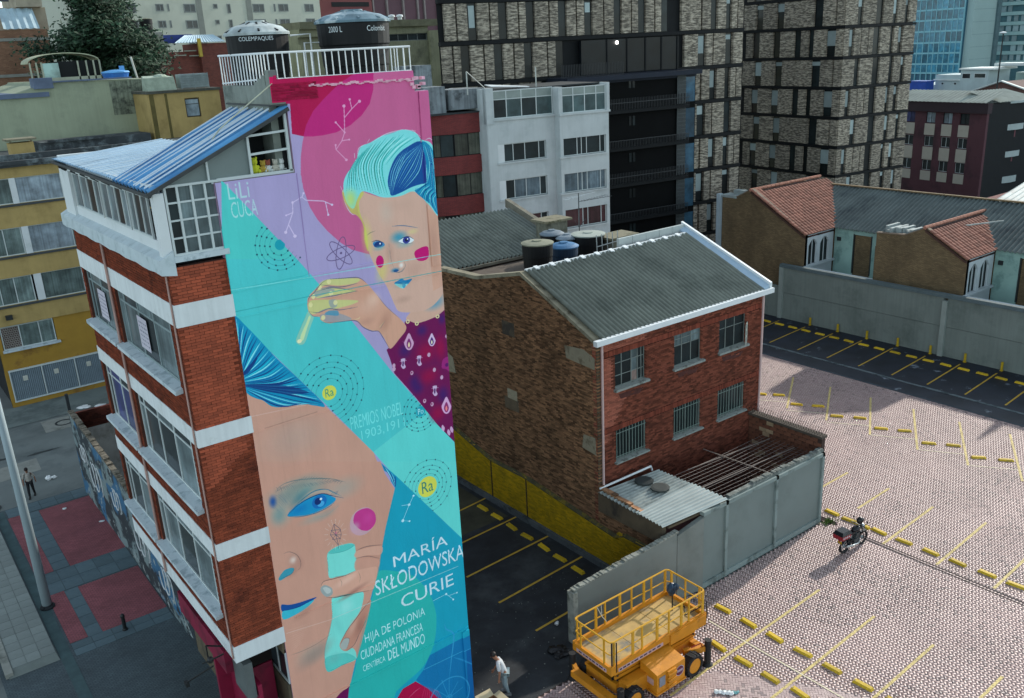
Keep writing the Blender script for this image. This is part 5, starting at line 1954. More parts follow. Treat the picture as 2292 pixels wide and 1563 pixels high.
for i in range(10):
    x = 34.1 + i * .2
    q.tube([(x, 38.2, 13.43 + i * .01), (x, 38.55, 13.43 + i * .01)], .01, 4)
q.tube([(33.75, 38.4, 12.0), (33.4, 38.3, 12.4)], .02, 4)
q.tube([(33.85, 38.4, 12.0), (34.2, 38.3, 12.4)], .02, 4)
q.build('lower_arm', mat('grey_mast', '3d4446', .6), t)
t = thing('clothes_rack', 'small white metal rack standing behind the roof ridge', 'rack', (31, 32.6, 10.8))
q = MB()
for i in range(5):
    q.tube([(29.9 + i * .36, 32.6, 10.8), (29.8 + i * .36, 32.6, 12.9)], .025, 5)
q.tube([(29.8, 32.6, 12.3), (32.6, 32.4, 12.5)], .03, 5)
q.build('rack_frame', mat('rack_paint', '9ea6a4', .5), t)

# ------------------------------------------------------------------ courtyard: grey wall, block wall, lean-to roof, wire mesh
M_panel = mat('grey_panel', '707c79', .6, var=.06, sc=.5, col2='5e6966', lo=.5, hi=.8, sc2=.4)
M_post = mat('grey_post', '7d8b88', .65, var=.1, sc=1, col2='5c6865', sc2=1.2)
cw = thing('courtyard_wall', 'long grey concrete panel wall in front of the brick house', 'wall', (18.9, 21.5, 0))
P_cw = FrY(21.5)
for a, b in ((25.3, 26.7), (26.85, 30.05), (30.2, 33.45)):
    q = MB()
    zt = 3.38 if a < 26 else 3.45
    q.fbox(P_cw, a, b, .25, zt, -.16, -.09)
    q.build('wall_panel', M_panel, cw)
for x in (26.77, 30.12, 33.52):
    q = MB()
    q.fbox(P_cw, x - .08, x + .08, 0, 3.62, -.2, .0)
    q.build('wall_post', M_post, cw)
q = MB()
q.fbox(P_cw, 25.3, 33.6, .0, .25, -.2, -.02)
q.fbox(P_cw, 25.3, 33.6, 3.45, 3.62, -.24, .0)
q.build('wall_rail', M_post, cw)
q = MB()
q.fbox(P_cw, 27.0, 33.6, 3.62, 3.74, -.3, -.1)
for i in range(26):
    u = 28.4 + i * .2
    q.fbox(P_cw, u, u + .17, 3.7, 3.74 + random.random() * .1, -.32, -.12)
q.build('rough_coping', mat('rough_coping', '6c716c', .95, var=.3, sc=4, col2='8d928c', sc2=4), cw)


def wl(x):     # the left leg runs slightly askew
    return 22.3 - (x - 18.9) * .122


q = MB()
for a, b in ((18.95, 23.9), (23.93, 25.32)):
    za, zb = 2.38 + (a - 18.9) * .155, 2.38 + (b - 18.9) * .155
    if a > 23:
        za, zb = 3.0, 3.4
    q.hexa([(a, wl(a), 0), (b, wl(b), 0), (b, wl(b) + .2, 0), (a, wl(a) + .2, 0), (a, wl(a), za), (b, wl(b), zb), (b, wl(b) + .2, zb), (a, wl(a) + .2, za)])
q.build('plain_wall', mat('plain_grey_wall', '767c77', .75, var=.08, sc=.7, col2='626862', lo=.5, hi=.75, sc2=.6), cw)
q = MB()
random.seed(11)
for i in range(34):
    x = 18.9 + i * .15
    z = 2.38 + (x - 18.9) * .155
    q.box(x, wl(x) - .02, z - .02, x + .16, wl(x) + .22, z + .015 + random.random() * .05)
q.box(18.82, wl(18.85) - .06, 0, 19.05, wl(18.9) + .3, 2.3)
q.build('broken_top', mat('chipped_concrete', '8c8f86', .95, var=.25, sc=4, col2='5f6259', sc2=3), cw)

bwall = thing('block_wall', 'short wall of bare clay blocks topped with spikes, right side of the courtyard', 'wall', (33.7, 21.8, 0))
M_clay = mat('clay_block', '6e4634', .9, var=.2, sc=2, obj=.25, col2='4a3026', sc2=2)
M_clay2 = mat('pale_clay_block', '9a8468', .9, var=.2, sc=2, obj=.2)
q = MB()
q.box(33.66, 21.75, 0, 33.9, 25.9, 4.2)
q.build('mortar_core', mat('block_mortar', '40302a', .95, var=.25), bwall)
bm = {}
for r_ in range(20):
    for c in range(10):
        y0 = 21.78 + c * .41 + (.2 if r_ % 2 else 0)
        y1 = min(y0 + .39, 25.88)
        if y1 - y0 < .1:
            continue
        key = (round(y1 - y0, 2), random.random() < .14)
        if key not in bm:
            b = MB()
            b.box(0, 0, 0, .05, key[0], .195)
            me = bpy.data.meshes.new('clay_block')
            me.from_pydata(b.v, [], b.f)
            me.materials.append(M_clay2 if key[1] else M_clay)
            bm[key] = me
        o = bpy.data.objects.new('clay_block', bm[key])
        link(o, bwall)
        o.location = (33.63 + random.uniform(-.006, .006) - 33.7, y0 - 21.8, .02 + r_ * .207)
q = MB()
q.box(33.55, 21.7, 4.2, 33.98, 25.9, 4.32)
q.build('coping', mat('block_coping', '4d463e', .95, var=.2), bwall)
q = MB()
for i in range(30):
    y = 21.75 + i * .14
    q.tube([(33.7, y, 4.3), (33.55, y + .03, 4.62)], .012, 4)
    q.tube([(33.75, y, 4.3), (33.95, y - .03, 4.62)], .012, 4)
q.build('spikes', mat('rusted_spikes', '2f2620', .7), bwall, kind='stuff')
sheet('courtyard_floor', [(23.7, 22.3), (25.4, 21.7), (33.66, 21.7), (33.66, 25.95), (23.7, 25.95)], .004, mat('courtyard_floor', '4a2c2c', .9, var=.3, sc=1))
lt = thing('lean_to_roof', 'patched corrugated zinc roof over the courtyard corner', 'roof', (23.4, 21.9, 3.5))
M_zinc = mat('weathered_zinc', '98a19c', .55, var=.2, sc=1, col2='57605d', lo=.5, hi=.7, sc2=.7, streak=.25)
corrugated((23.38, 22.0, 3.5), (23.38, 23.5, 3.56), (26.6, 23.3, 3.84), (26.7, 21.45, 3.78), pitch=.2, amp=.035, name='zinc_sheet', m=mat('pale_zinc', 'aab2ad', .5, var=.15, sc=1), parent=lt, seg=6)
corrugated((23.38, 23.4, 3.5), (23.38, 25.8, 3.6), (26.45, 25.2, 3.86), (26.6, 23.2, 3.8), pitch=.2, amp=.035, name='zinc_sheet', m=M_zinc, parent=lt, seg=6)
q = MB()
for x, y in ((25.3, 24.9), (25.35, 24.0)):
    q.lathe([(.42, 0), (.42, .07), (.3, .09)], (x, y, 3.76), 10)
q.build('dark_patch', mat('dark_roof_patch', '333a39', .8, var=.2), lt)
q = MB()
q.tube([(23.5, 25.78, 3.72), (26.4, 25.55, 3.9), (26.42, 25.5, 3.7)], .05, 6)
q.build('gutter_pipe', M_wmetal, lt)
q = MB()
q.box(23.5, 22.1, 2.6, 23.7, 25.9, 3.45)
q.bar((23.7, 22.0, 3.36), (26.7, 21.6, 3.6), .1)
q.build('roof_frame', M_mort3, lt)
wm = thing('wire_mesh_canopy', 'sagging wire mesh stretched over the dark courtyard', 'wire mesh', (27, 21.7, 3.3))
q = MB()
for i in range(27):
    x = 26.9 + i * .25
    q.tube([(x, 21.6, 3.5), (x, 23.2, 3.3), (x, 25.0, 3.3)], .007, 3, False)
for i in range(14):
    y = 21.7 + i * .25
    q.tube([(26.8, y, 3.45 - .1 * min(1, i / 5)), (30, y, 3.3), (33.6, y, 3.4)], .007, 3, False)
q.build('mesh_wires', mat('mesh_wire', '7c7470', .6), wm, kind='stuff')
q = MB()
q.bar((27.0, 23.4, 3.32), (33.5, 23.1, 3.36), .035)
q.bar((30.5, 21.6, 3.4), (30.3, 25.9, 3.36), .03)
q.bar((28.2, 25.0, 3.3), (33.5, 24.5, 3.36), .035)
q.build('mesh_frame', mat('mesh_bar', '8a8078', .6), wm)

# ------------------------------------------------------------------ far grey wall with yellow marker posts
fw = thing('boundary_wall', 'very long grey rendered wall behind the row of asphalt parking bays', 'wall', (59.2, 18, 0))
M_fwall = mat('far_wall_render', '727d77', .8, var=.1, sc=.5, col2='56615c', lo=.5, hi=.75, sc2=.35, streak=.14)
P_fw = FrX(59.2)
for a, b in ((10.0, 29.3), (29.6, 42.75)):
    q = MB()
    q.fbox(P_fw, a, b, 0, 2.12, -.22, -.02)
    q.fbox(P_fw, a, b, 2.15, 4.2, -.22, .0)
    q.build('wall_panel', M_fwall, fw)
q = MB()
q.fbox(P_fw, 29.28, 29.62, 0, 4.0, -.2, .16)
q.fbox(P_fw, 42.7, 43.05, 0, 4.2, -.2, .16)
q.build('wall_pier', mat('pier_render', '87928c', .8, var=.1), fw)
q = MB()
q.fbox(P_fw, 10, 43.1, 4.2, 4.3, -.3, .12)
q.fbox(P_fw, 10, 43.1, 4.3, 4.45, -.3, .04)
q.build('wall_coping', mat('dark_coping', '566466', .8, var=.15, sc=1), fw)
q = MB()
q.fbox(P_fw, 43.05, 58, 0, 2.6, -.2, 0)
q.build('low_wall', M_fwall, fw)
M_ypost = mat('yellow_post_paint', 'b69a1e', .6, var=.2, sc=5)
for i in range(1, 8):
    q = MB()
    y = 42.4 - 2.46 * i
    q.box(59.0, y - .06, 0, 59.12, y + .06, .62)
    q.box(58.97, y - .09, 0, 59.15, y + .09, .04)
    q.build('marker_post', M_ypost, None, label='short yellow marker post at the head of a bay by the far wall', cat='post', group='yellow marker posts')

# ------------------------------------------------------------------ graffiti hoarding beside the street
gw_ = thing('graffiti_wall', 'tall dark wall covered in graffiti along the pavement', 'wall', (7.5, 32, 0))


def graffiti():
    t = NT('graffiti_paint')
    c = t.mix(t.ramp(t.noise((.6, .6, .9), 6, .6), .5, .56), lin('1f2a30'), lin('6f7f80'))
    c = t.mix(t.ramp(t.noise((.35, .35, .5), 3, .5), .56, .6), c, lin('2a5f80'))
    c = t.mix(t.ramp(t.noise((1.4, 1.4, 1.6), 6, .7), .58, .61), c, lin('8f9896'))
    c = t.mix(t.ramp(t.noise((.8, .8, 1.1), 5, .7), .6, .63), c, lin('191d22'))
    t.l(c, t.b.inputs['Base Color'])
    t.b.inputs['Roughness'].default_value = .75
    return t.m


q = MB()
for i in range(16):
    y0, y1 = 32 + i * 1.12, 33.12 + i * 1.12
    za, zb = 3.7 + (y0 - 32) * .06, 3.7 + (y1 - 32) * .06
    q.hexa([(7.5, y0, 0), (7.66, y0, 0), (7.66, y1, 0), (7.5, y1, 0), (7.5, y0, za), (7.66, y0, za), (7.66, y1, zb), (7.5, y1, zb)])
q.build('hoarding', graffiti(), gw_)
q = MB()
for i in range(60):
    y = 32 + i * .298
    z = 3.7 + (y - 32) * .06
    q.box(7.46, y, z - .01, 7.72, y + .29, z + random.uniform(.03, .16))
q.build('rough_top', mat('rough_wall_top', '6b6558', .95, var=.35, sc=4, col2='3a372f', sc2=3), gw_)
M_scrawl = mat('white_scrawl', 'b5babb', .7)
for y0, z0, s_ in ((34.5, 1.5, 1.0), (37.6, 2.0, 1.2), (41.5, 2.6, .9), (45.2, 2.3, 1.3), (47.6, 2.9, .8)):
    q = MB()
    P_ = FrX(7.5)
    for k in range(3):
        c = [(y0 + k * .55 * s_ + .35 * s_ * math.cos(a), z0 + .6 * s_ * math.sin(a)) for a in [i * .45 + k for i in range(11)]]
        q.tube([P_(u, .012, z) for u, z in c], .035, 4, False)
    q.build('graffiti_scrawl', M_scrawl, gw_)
q = MB()
q.box(7.52, 49.85, 0, 7.66, 50.0, 5.7)
q.build('end_post', mat('dark_post', '23282b', .8), gw_)
q = MB()
q.box(7.7, 49.8, 0, 9.9, 50.0, 3.6)
q.build('whitewashed_wall', mat('whitewash', '9a9a94', .9, var=.2, sc=1.2, col2='6d6a62', lo=.5, hi=.68, sc2=1), gw_)
bricks(FrY(49.8), brick_cells(7.7, 9.9, 3.6, 4.6, bw=.3, bh=.1), -.15, .02, mat('rough_red_brick', '7d4032', .9, var=.3, island=.35), gw_)
sheet('yard', [(7.66, 32), (23, 32), (23, 50), (7.66, 50)], -.0, mat('yard_soil', '3d3d30', .95, var=.35, sc=.8))
# ------------------------------------------------------------------ terrace of brick houses beyond the far wall
M_tbr = brickmat('terrace_brick', ('7d6a4c', '67563c'), '4f4634', .24, .075, .012, .95, .28, .5)
M_teal = mat('teal_render', '8fb0a6', .8, var=.08, sc=.8, col2='6f8f88', sc2=.6)
M_whiter = mat('white_trim', 'b8c2c4', .7, var=.06)
M_tile = mat('clay_tile', '855849', .9, var=.15, sc=2, obj=.25, col2='64443a', lo=.55, hi=.75, sc2=2)
M_roofd = mat('dark_roof_sheet', '5a6462', .75, var=.2, sc=.6, col2='353f42', lo=.5, hi=.7, sc2=.35)
M_flash = mat('grey_flashing', '8f9a98', .6, var=.2, sc=2)


def terrace_house(ye, gable, zr, yr, ylast, roof_y0, roof_y1, label):
    t = thing('terrace_house', label, 'house', (60.5, ye, 0), group='terrace of brick houses')
    q = MB()
    prof = [(60.5, y, z) for y, z in gable] + [(60.5, ylast, 0), (60.5, ye, 0)]
    q.prism(prof, (.3, 0, 0))
    q.build('gable_wall', M_tbr, t)
    q = MB()
    for (ya, za), (yb, zb) in zip(gable, gable[1:]):
        q.bar((60.62, ya, za + .03), (60.62, yb, zb + .03), .34, .07)
    q.build('gable_coping', mat('brown_coping', '77695a', .9, var=.25, sc=2), t)
    # wall with the arched windows, facing -Y
    P = FrY(ye)
    q = MB()
    for a, b in ((60.52, 61.0), (62.15, 62.55), (63.75, 64.3)):
        q.fbox(P, a, b, 0, 6.7, -.3, 0)
    q.fbox(P, 61.0, 62.15, 0, 4.2, -.3, -.001)
    q.fbox(P, 62.55, 63.75, 0, 4.2, -.3, -.001)
    for a, b in ((61.0, 62.15), (62.55, 63.75)):      # arch heads
        n = 10
        top = [(a + (b - a) * k / n, 5.75 + .5 * math.sin(math.pi * k / n)) for k in range(n + 1)]
        q.prism([P(u, -.001, z) for u, z in top] + [P(b, -.001, 6.7), P(a, -.001, 6.7)], (0, .3, 0))
    q.build('arcade_wall', M_whiter, t)
    for a, b in ((61.0, 62.15), (62.55, 63.75)):
        n = 10
        top = [(a + (b - a) * k / n, 5.75 + .5 * math.sin(math.pi * k / n)) for k in range(n + 1)]
        w_ = MB()
        for (u0, z0), (u1, z1) in zip(top, top[1:]):
            w_.bar(P(u0, -.1, z0), P(u1, -.1, z1), .08)
        w_.bar(P(a + .04, -.1, 4.2), P(a + .04, -.1, 5.75), .08)
        w_.bar(P(b - .04, -.1, 4.2), P(b - .04, -.1, 5.75), .08)
        w_.bar(P((a + b) / 2, -.1, 4.2), P((a + b) / 2, -.1, 6.2), .06)
        wo = w_.build('arched_window', M_whiter, t)
        p_ = MB()
        p_.poly([P(a, -.18, 4.2)] + [P(u, -.18, z) for u, z in top] + [P(b, -.18, 4.2)])
        p_.build('pane', M_glass, wo)
    q = MB()
    q.fbox(P, 60.4, 64.4, 4.05, 4.2, 0, .18)
    q.build('window_ledge', M_whiter, t)
    # recessed teal wall facing -X
    P2 = FrX(64.5)
    q = MB()
    q.fbox(P2, ye - 6.1, ye - 3.3, 0, 6.75, -.3, 0)
    q.fbox(P2, ye - 1.75, ye, 0, 6.75, -.3, 0)
    q.fbox(P2, ye - 3.3, ye - 1.75, 6.35, 6.75, -.3, 0)
    q.build('recess_wall', M_teal, t)
    q = MB()
    q.fbox(P2, ye - 3.3, ye - 1.75, 3.2, 6.35, -.2, -.15)
    q.fbox(P2, ye - 3.36, ye - 3.26, 3.2, 6.4, -.15, .03)
    q.fbox(P2, ye - 1.8, ye - 1.7, 3.2, 6.4, -.15, .03)
    d_ = q.build('balcony_door', mat('dark_door', '2b3231', .6, var=.2), t)
    q = MB()
    q.fbox(P2, ye - 2.6, ye - 2.0, 5.4, 6.2, -.15, -.13)
    q.fbox(P2, ye - 3.1, ye - 2.75, 5.6, 6.0, -.15, -.13)
    q.build('paper_notice', mat('notice_paper', 'a9b3ae', .8), d_)
    q = MB()
    for y in (ye - 4.3, ye - .6):
        q.fbox(P2, y, y + .3, 5.7, 6.0, 0, .14)
    q.build('wall_lamp', mat('dark_lamp', '23292a', .6), t)
    q = MB()
    q.box(60.5, ye - 6.1, 2.2, 64.5, ye, 2.4)
    q.box(60.5, ye - 6.1, 0, 60.75, ye - .02, 3.95)
    q.box(60.42, ye - 6.1, 3.95, 60.85, ye - .02, 4.12)
    q.build('balcony', M_whiter, t)
    q = MB()
    q.box(60.52, ye - 6.12, 0, 64.5, ye - 6.0, 6.7)
    q.build('party_wall', M_tbr, t)
    # main sheet roof along the street and the tiled wing roof
    zs = lambda x: 6.8 + (x - 64.3) * .405
    corrugated((64.2, roof_y1, 6.78), (64.2, roof_y0, 6.78), (70, roof_y0, 9.12), (70, roof_y1, 9.12), pitch=.34, amp=.075, name='sheet_roof', m=M_roofd, parent=t, seg=6, rows=4)
    corrugated((70, roof_y1, 9.14), (70, roof_y0, 9.14), (76, roof_y0, 6.9), (76, roof_y1, 6.9), pitch=.5, amp=.04, name='sheet_roof', m=M_roofd, parent=t, seg=4)
    q = MB()
    q.box(64.6, roof_y0, 0, 75.8, roof_y1, 6.7)
    q.bar((70, roof_y0, 9.2), (70, roof_y1, 9.2), .3, .1)
    q.build('main_walls', M_tbr, t)
    sl = (zr - 6.74) / (yr - ye)
    L_ = math.hypot(yr - ye, zr - 6.74)
    nr = int(L_ / .36)
    a_ = math.atan(sl)
    dy, dz = math.cos(a_), math.sin(a_)
    b = MB()
    tw, tl_ = .4, .42
    for s0, s1, h0, h1 in ((0, .12, .02, .07), (.12, .28, .07, .075), (.28, .4, .075, .02)):
        b.hexa([(s0, 0, 0), (s1, 0, 0), (s1, tl_, -.03), (s0, tl_, -.03), (s0, 0, h0 + .03), (s1, 0, h1 + .03), (s1, tl_, h1), (s0, tl_, h0)])
    me = bpy.data.meshes.new('roof_tile')
    me.from_pydata([(x - .2, y * dy - z * dz, y * dz + z * dy) for x, y, z in b.v], [], b.f)
    me.materials.append(M_tile)
    cnt = 0
    for r_ in range(nr):
        y0 = ye - .12 + r_ * .36 * dy
        z0 = 6.72 + r_ * .36 * dz
        xe = 64.4 + (70.2 - 64.4) * max(0, (z0 - 6.72)) / (9.12 - 6.72)
        if z0 > 9.0:
            xe = 70.0
        for c in range(int((xe - 60.3) / tw) + 1):
            cnt += 1
            if cnt > 300:
                break
            o = bpy.data.objects.new('roof_tile', me)
            link(o, t)
            o.location = (60.5 + c * tw - 60.5 + random.uniform(-.01, .01), y0 - ye, z0 + random.uniform(-.008, .012))
    q = MB()
    x1 = 64.5 + (zr - 6.72) / .405
    q.prism([(60.35, ye, 6.6), (60.35, yr, zr - .1), (60.35, yr, zr - .25), (60.35, ye, 6.45)], (min(9.5, x1 - 60.35), 0, 0))
    q.build('roof_boarding', mat('roof_boarding', '4a332c', .9), t)
    q = MB()
    n = 18
    for i in range(n):
        xx = 60.3 + i * (min(70, x1) - 60.3) / n
        q.tube([(xx, yr + .03, zr + .05), (xx + (min(70, x1) - 60.3) / n - .04, yr + .03, zr + .05)], .13, 6)
    q.build('ridge_tiles', mat('ridge_tile', '9a6a58', .9, var=.25, sc=3), t, kind='stuff')
    return t


terrace_house(41.8, [(41.8, 6.75), (47.15, 9.85), (48.6, 9.1), (50.2, 8.95)], 9.75, 47.15, 50.2, 35.9, 49.6, 'brick terrace house with clay tiled wing, farther left one beside the dark tower')
terrace_house(28.94, [(28.94, 6.72), (32.03, 8.5), (33.56, 7.8), (35.75, 7.69)], 8.5, 32.03, 35.75, 10.0, 35.85, 'brick terrace house with clay tiled wing, nearer right one cut by the frame edge')
t = thing('rainwater_pipe', 'tall pale pipe standing at the left end of the brick terrace', 'pipe', (60.4, 50.4, 0))
q = MB()
q.box(60.2, 50.25, 0, 60.6, 50.6, 9.2)
q.build('pipe_casing', mat('pale_casing', '9fb0b8', .7, var=.1), t)
q = MB()
q.box(60.4, 48.7, 8.95, 61.6, 50.3, 9.15)
q.box(61.2, 48.6, 9.1, 61.8, 49.6, 9.5)
q.build('pipe_box', M_flash, t)
t = thing('roof_flashing', 'crumpled grey flashing between the two terrace gables', 'flashing', (61, 33.8, 7.7))
q = MB()
for i in range(9):
    q.box(60.6 + random.uniform(0, .8), 33.2 + i * .25, 7.72, 61.9 + random.uniform(0, .8), 33.42 + i * .25, 7.95 + random.uniform(0, .25))
q.bar((61.5, 33.0, 8.0), (67, 29.8, 8.3), .08)
q.build('flashing_strip', M_flash, t, kind='stuff')

# ------------------------------------------------------------------ dark towers clad with pale brick panels
def panelmat():
    t = NT('streaked_brick_panel')
    sp = t.n('SeparateXYZ')
    t.l(t.co(), sp.inputs[0])
    cb = t.n('CombineXYZ')
    t.l(t.math('ADD', sp.outputs[0], sp.outputs[1]), cb.inputs[0])
    t.l(sp.outputs[2], cb.inputs[1])
    o = t.n('ObjectInfo')
    t.l(t.math('MULTIPLY', o.outputs['Random'], 40), cb.inputs[2])
    f = t.ramp(t.noise((2.2, 8.5, 1), 5, .62, vec=cb.outputs[0]), .42, .62)
    c = t.mix(f, lin('625d53'), lin('c4bcaa'))
    b = t.n('TexBrick')
    for k, v in (('Color1', (1, 1, 1, 1)), ('Color2', (.72, .7, .68, 1)), ('Mortar', (.45, .43, .4, 1))):
        b.inputs[k].default_value = v
    b.inputs['Scale'].default_value = 1
    b.inputs['Brick Width'].default_value = .45
    b.inputs['Row Height'].default_value = .06
    b.inputs['Mortar Size'].default_value = .008
    t.l(cb.outputs[0], b.inputs['Vector'])
    c = t.scalecol(c, b.outputs[0])
    c = t.scalecol(c, t.ramp(o.outputs['Random'], 0, 1, .8, 1.15))
    t.l(c, t.b.inputs['Base Color'])
    t.b.inputs['Roughness'].default_value = .85
    bp = t.n('Bump')
    bp.inputs['Strength'].default_value = .6
    bp.inputs['Distance'].default_value = .03
    t.l(f, bp.inputs['Height'])
    t.l(bp.outputs[0], t.b.inputs['Normal'])
    return t.m


M_pan = panelmat()
M_frame = mat('dark_bronze_frame', '131618', .6, spec=.15, var=.15, sc=1)
M_tglass = glassmat('tower_glass', '141d1f', var=.5, coat=.3)
M_blind = mat('window_blind', '93a3a3', .6, var=.1, obj=.35)
Apat = ((0, .13, 'p'), (.14, .2, 'w'), (.21, .35, 'p'), (.36, .42, 'w'), (.43, .72, 'p'), (.73, .8, 'w'), (.81, .925, 'p'), (.94, 1, 'p'))
Bpat = ((.03, .1, 'p'), (.11, .17, 'w'), (.18, .32, 'p'), (.33, .39, 'w'), (.4, .54, 'p'), (.545, .6, 'd'), (.61, .68, 'p'), (.69, .73, 'd'), (.735, .85, 'p'), (.86, .93, 'w'), (.94, 1, 'p'))
Cpat = ((0, .165, 'p'), (.17, .235, 'w'), (.24, .42, 'p'), (.425, .52, 'd'), (.525, .66, 'p'), (.665, .72, 'w'), (.725, .83, 'p'), (.835, .885, 'w'), (.89, 1, 'p'))
Dpat = ((0, .07, 'p'), (.075, .13, 'w'), (.14, .23, 'p'), (.24, .33, 'p'), (.34, .4, 'p'), (.41, .5, 'd'), (.505, .64, 'p'), (.645, .69, 'w'), (.7, .76, 'p'), (.765, .82, 'w'), (.83, 1, 'p'))
Epat = ((0, .3, 'p'), (.33, .46, 'p'), (.47, .56, 'w'), (.58, .71, 'p'), (.72, .8, 'w'), (.81, .895, 'p'), (.91, 1, 'p'))
Fpat = ((.05, .26, 'p'), (.27, .38, 'w'), (.4, .5, 'p'), (.52, .71, 'p'), (.72, .82, 'w'), (.84, 1, 'p'))


def clad(t, P, s0, s1, z0, z1, pat):
    for a, b, k in pat:
        ua, ub = s0 + (s1 - s0) * a, s0 + (s1 - s0) * b
        if k == 'p':
            q = MB()
            q.fbox(P, ua, ub, z0, z1, -.2, .06)
            q.build('brick_panel', M_pan, t)
        else:
            q = MB()
            q.fbox(P, ua, ub, z0, z1, -.2, -.12)
            wo = q.build('window', M_tglass, t)
            if k == 'w' and random.random() < .85:
                h = (z1 - z0) * random.choice((.15, .28, .3, .55, .6))
                b_ = MB()
                b_.fbox(P, ua + .08, ub - .08, z1 - .15 - h, z1 - .15, -.12, -.1)
                b_.build('blind', M_blind, wo)


def tower_core(t, x0, x1, y0, y1, zt):
    q = MB()
    q.box(x0, y0, 0, x1, y1, zt)
    q.build('tower_frame', M_frame, t)


def slabs(t, P, s0, s1, zs, th=.2):
    q = MB()
    for z in zs:
        q.fbox(P, s0, s1, z - th, z + th * .3, -.3, .1)
    q.build('floor_bands', M_frame, t)


random.seed(21)
t1 = thing('apartment_tower', 'wide dark tower with pale streaked brick panels and a black glazed podium', 'tower', (70.72, 56.75, -2.2), -8, group='dark towers with pale brick panels', local=True, size=1.1)
q = MB()
q.prism([(-28.2, .2, -.5), (-.02, .2, -.5), (-.02, 15, -.5), (-20.5, 15, -.5)], (0, 0, 31.5))
q.build('tower_frame', M_frame, t1)
P = FrY(0)
fl = [2.8, 5.6, 8.4, 11.2, 14.0, 16.85, 19.6, 22.4, 25.2, 28.0, 30.8]
slabs(t1, P, -28.2, 0, fl)
for i in range(len(fl) - 1):
    clad(t1, P, -6.7, -.1, fl[i] + .1, fl[i + 1] - .24, Epat if i % 2 else Fpat)
for i in range(5, 10):
    z0, z1 = fl[i] + .1, fl[i + 1] - .24
    u = -28.1 + (i % 3) * .35
    while u < -7.6:
        w1, w2 = random.uniform(.75, 1.25), random.uniform(.5, .9)
        stop = -17 if 19.0 < z0 < 20.5 else -7.2
        pat = []
        x = u
        for k, ww in (('p', w1), ('g', .14), ('p', w2), ('g', .1), ('w' if random.random() < .55 else 'd', .62), ('g', .08)):
            if k != 'g':
                pat.append((x, x + ww, k))
            x += ww
        pat = [p_ for p_ in pat if p_[1] < stop]
        clad(t1, P, 0, 1, z0, z1, pat)
        u = x
# black podium in front of the tower
q = MB()
q.box(-16.6, -2.2, 0, -7.0, .1, 19.2)
q.build('podium', mat('podium_black', '090b0c', .7, spec=.08, var=.2), t1)
q = MB()
q.box(-19.6, -2.9, 19.2, -6.9, .2, 19.55)
q.box(-16.7, -2.3, 19.0, -7.0, -2.0, 19.2)
q.build('podium_roof', mat('podium_roof', '1d2430', .6, spec=.2, var=.15), t1)
Pp = FrY(-2.2)
for i, z in enumerate((2.9, 5.7, 8.5, 11.3, 14.1, 16.9)):
    q = MB()
    q.fbox(Pp, -16.5, -8.0, z - .2, z, 0, .5)
    q.build('balcony_slab', M_frame, t1)
    q = MB()
    for k in range(56):
        u = -16.3 + k * .15
        q.fbox(Pp, u, u + .03, z, z + .9 if i % 2 else z + .55, .44, .47)
    q.fbox(Pp, -16.4, -8.0, z + .55, z + .6, .43, .48)
    q.build('balcony_railing', mat('dark_rail', '2a2e31', .5), t1, kind='stuff')
    q = MB()
    q.fbox(Pp, -8.0, -7.1, z + .2, z + 2.5, 0, .05)
    q.build('side_window', glassmat('podium_glass', '2a4a5c', var=.6), t1)
    q = MB()
    for k in range(9):
        q.fbox(Pp, -8.95 + k * .1, -8.9 + k * .1, z + .1, z + 2.6, .1, .14)
    for k in range(8):
        q.fbox(Pp, -8.95, -8.05, z + .3 + k * .3, z + .34 + k * .3, .1, .14)
    q.build('metal_screen', mat('steel_screen', '4c5354', .5), t1, kind='stuff')
    for u in (-13.6, -13.25):
        q = MB()
        q.fbox(Pp, u, u + .22, z + 1.6, z + 2.3, .0, .03)
        q.build('small_window', M_tglass, t1)
q = MB()
q.box(-16.6, -.3, 19.6, -7.2, 0, 22.1)
wo = q.build('roof_lounge_glass', glassmat('lounge_glass', '0c1216', var=.2, coat=.2), t1)
q = MB()
for u in (-14.3, -12.4, -10.6, -9.0, -7.4):
    q.box(u, -.36, 19.6, u + .1, -.3, 22.1)
q.build('mullion', M_frame, wo)
q = MB()
q.box(-13.4, -.42, 21.75, -13.28, -.34, 21.95)
em = NT('lit_lamp')
em.b.inputs['Emission Color'].default_value = (1, .93, .85, 1)
em.b.inputs['Emission Strength'].default_value = 12
q.build('ceiling_lamp', em.m, wo)
q = MB()
for k in range(40):
    u = -20 + k * .14
    q.box(u, -2.8, 19.55, u + .03, -2.77, 20.5)
q.build('terrace_railing', mat('dark_rail', '2a2e31', .5), t1, kind='stuff')
t2 = thing('apartment_tower', 'dark tower with pale streaked brick panels, showing two sides that meet at a corner', 'tower', (83.88, 54.9, 0), -8, group='dark towers with pale brick panels', local=True)
tower_core(t2, .2, 10.5, .2, 16, 31)
fl2 = [1.6, 4.55, 7.5, 10.45, 13.4, 16.35, 19.3, 22.25, 25.2, 28.1, 31]
slabs(t2, FrY(0), 0, 10.7, fl2)
slabs(t2, FrX(0), 0, 16, fl2)
for i in range(len(fl2) - 1):
    clad(t2, FrY(0), .06, 10.6, fl2[i] + .1, fl2[i + 1] - .24, Cpat if i % 2 else Dpat)
    clad(t2, FrX(0), 14.0, .06, fl2[i] + .1, fl2[i + 1] - .24, Apat if i % 2 else Bpat)

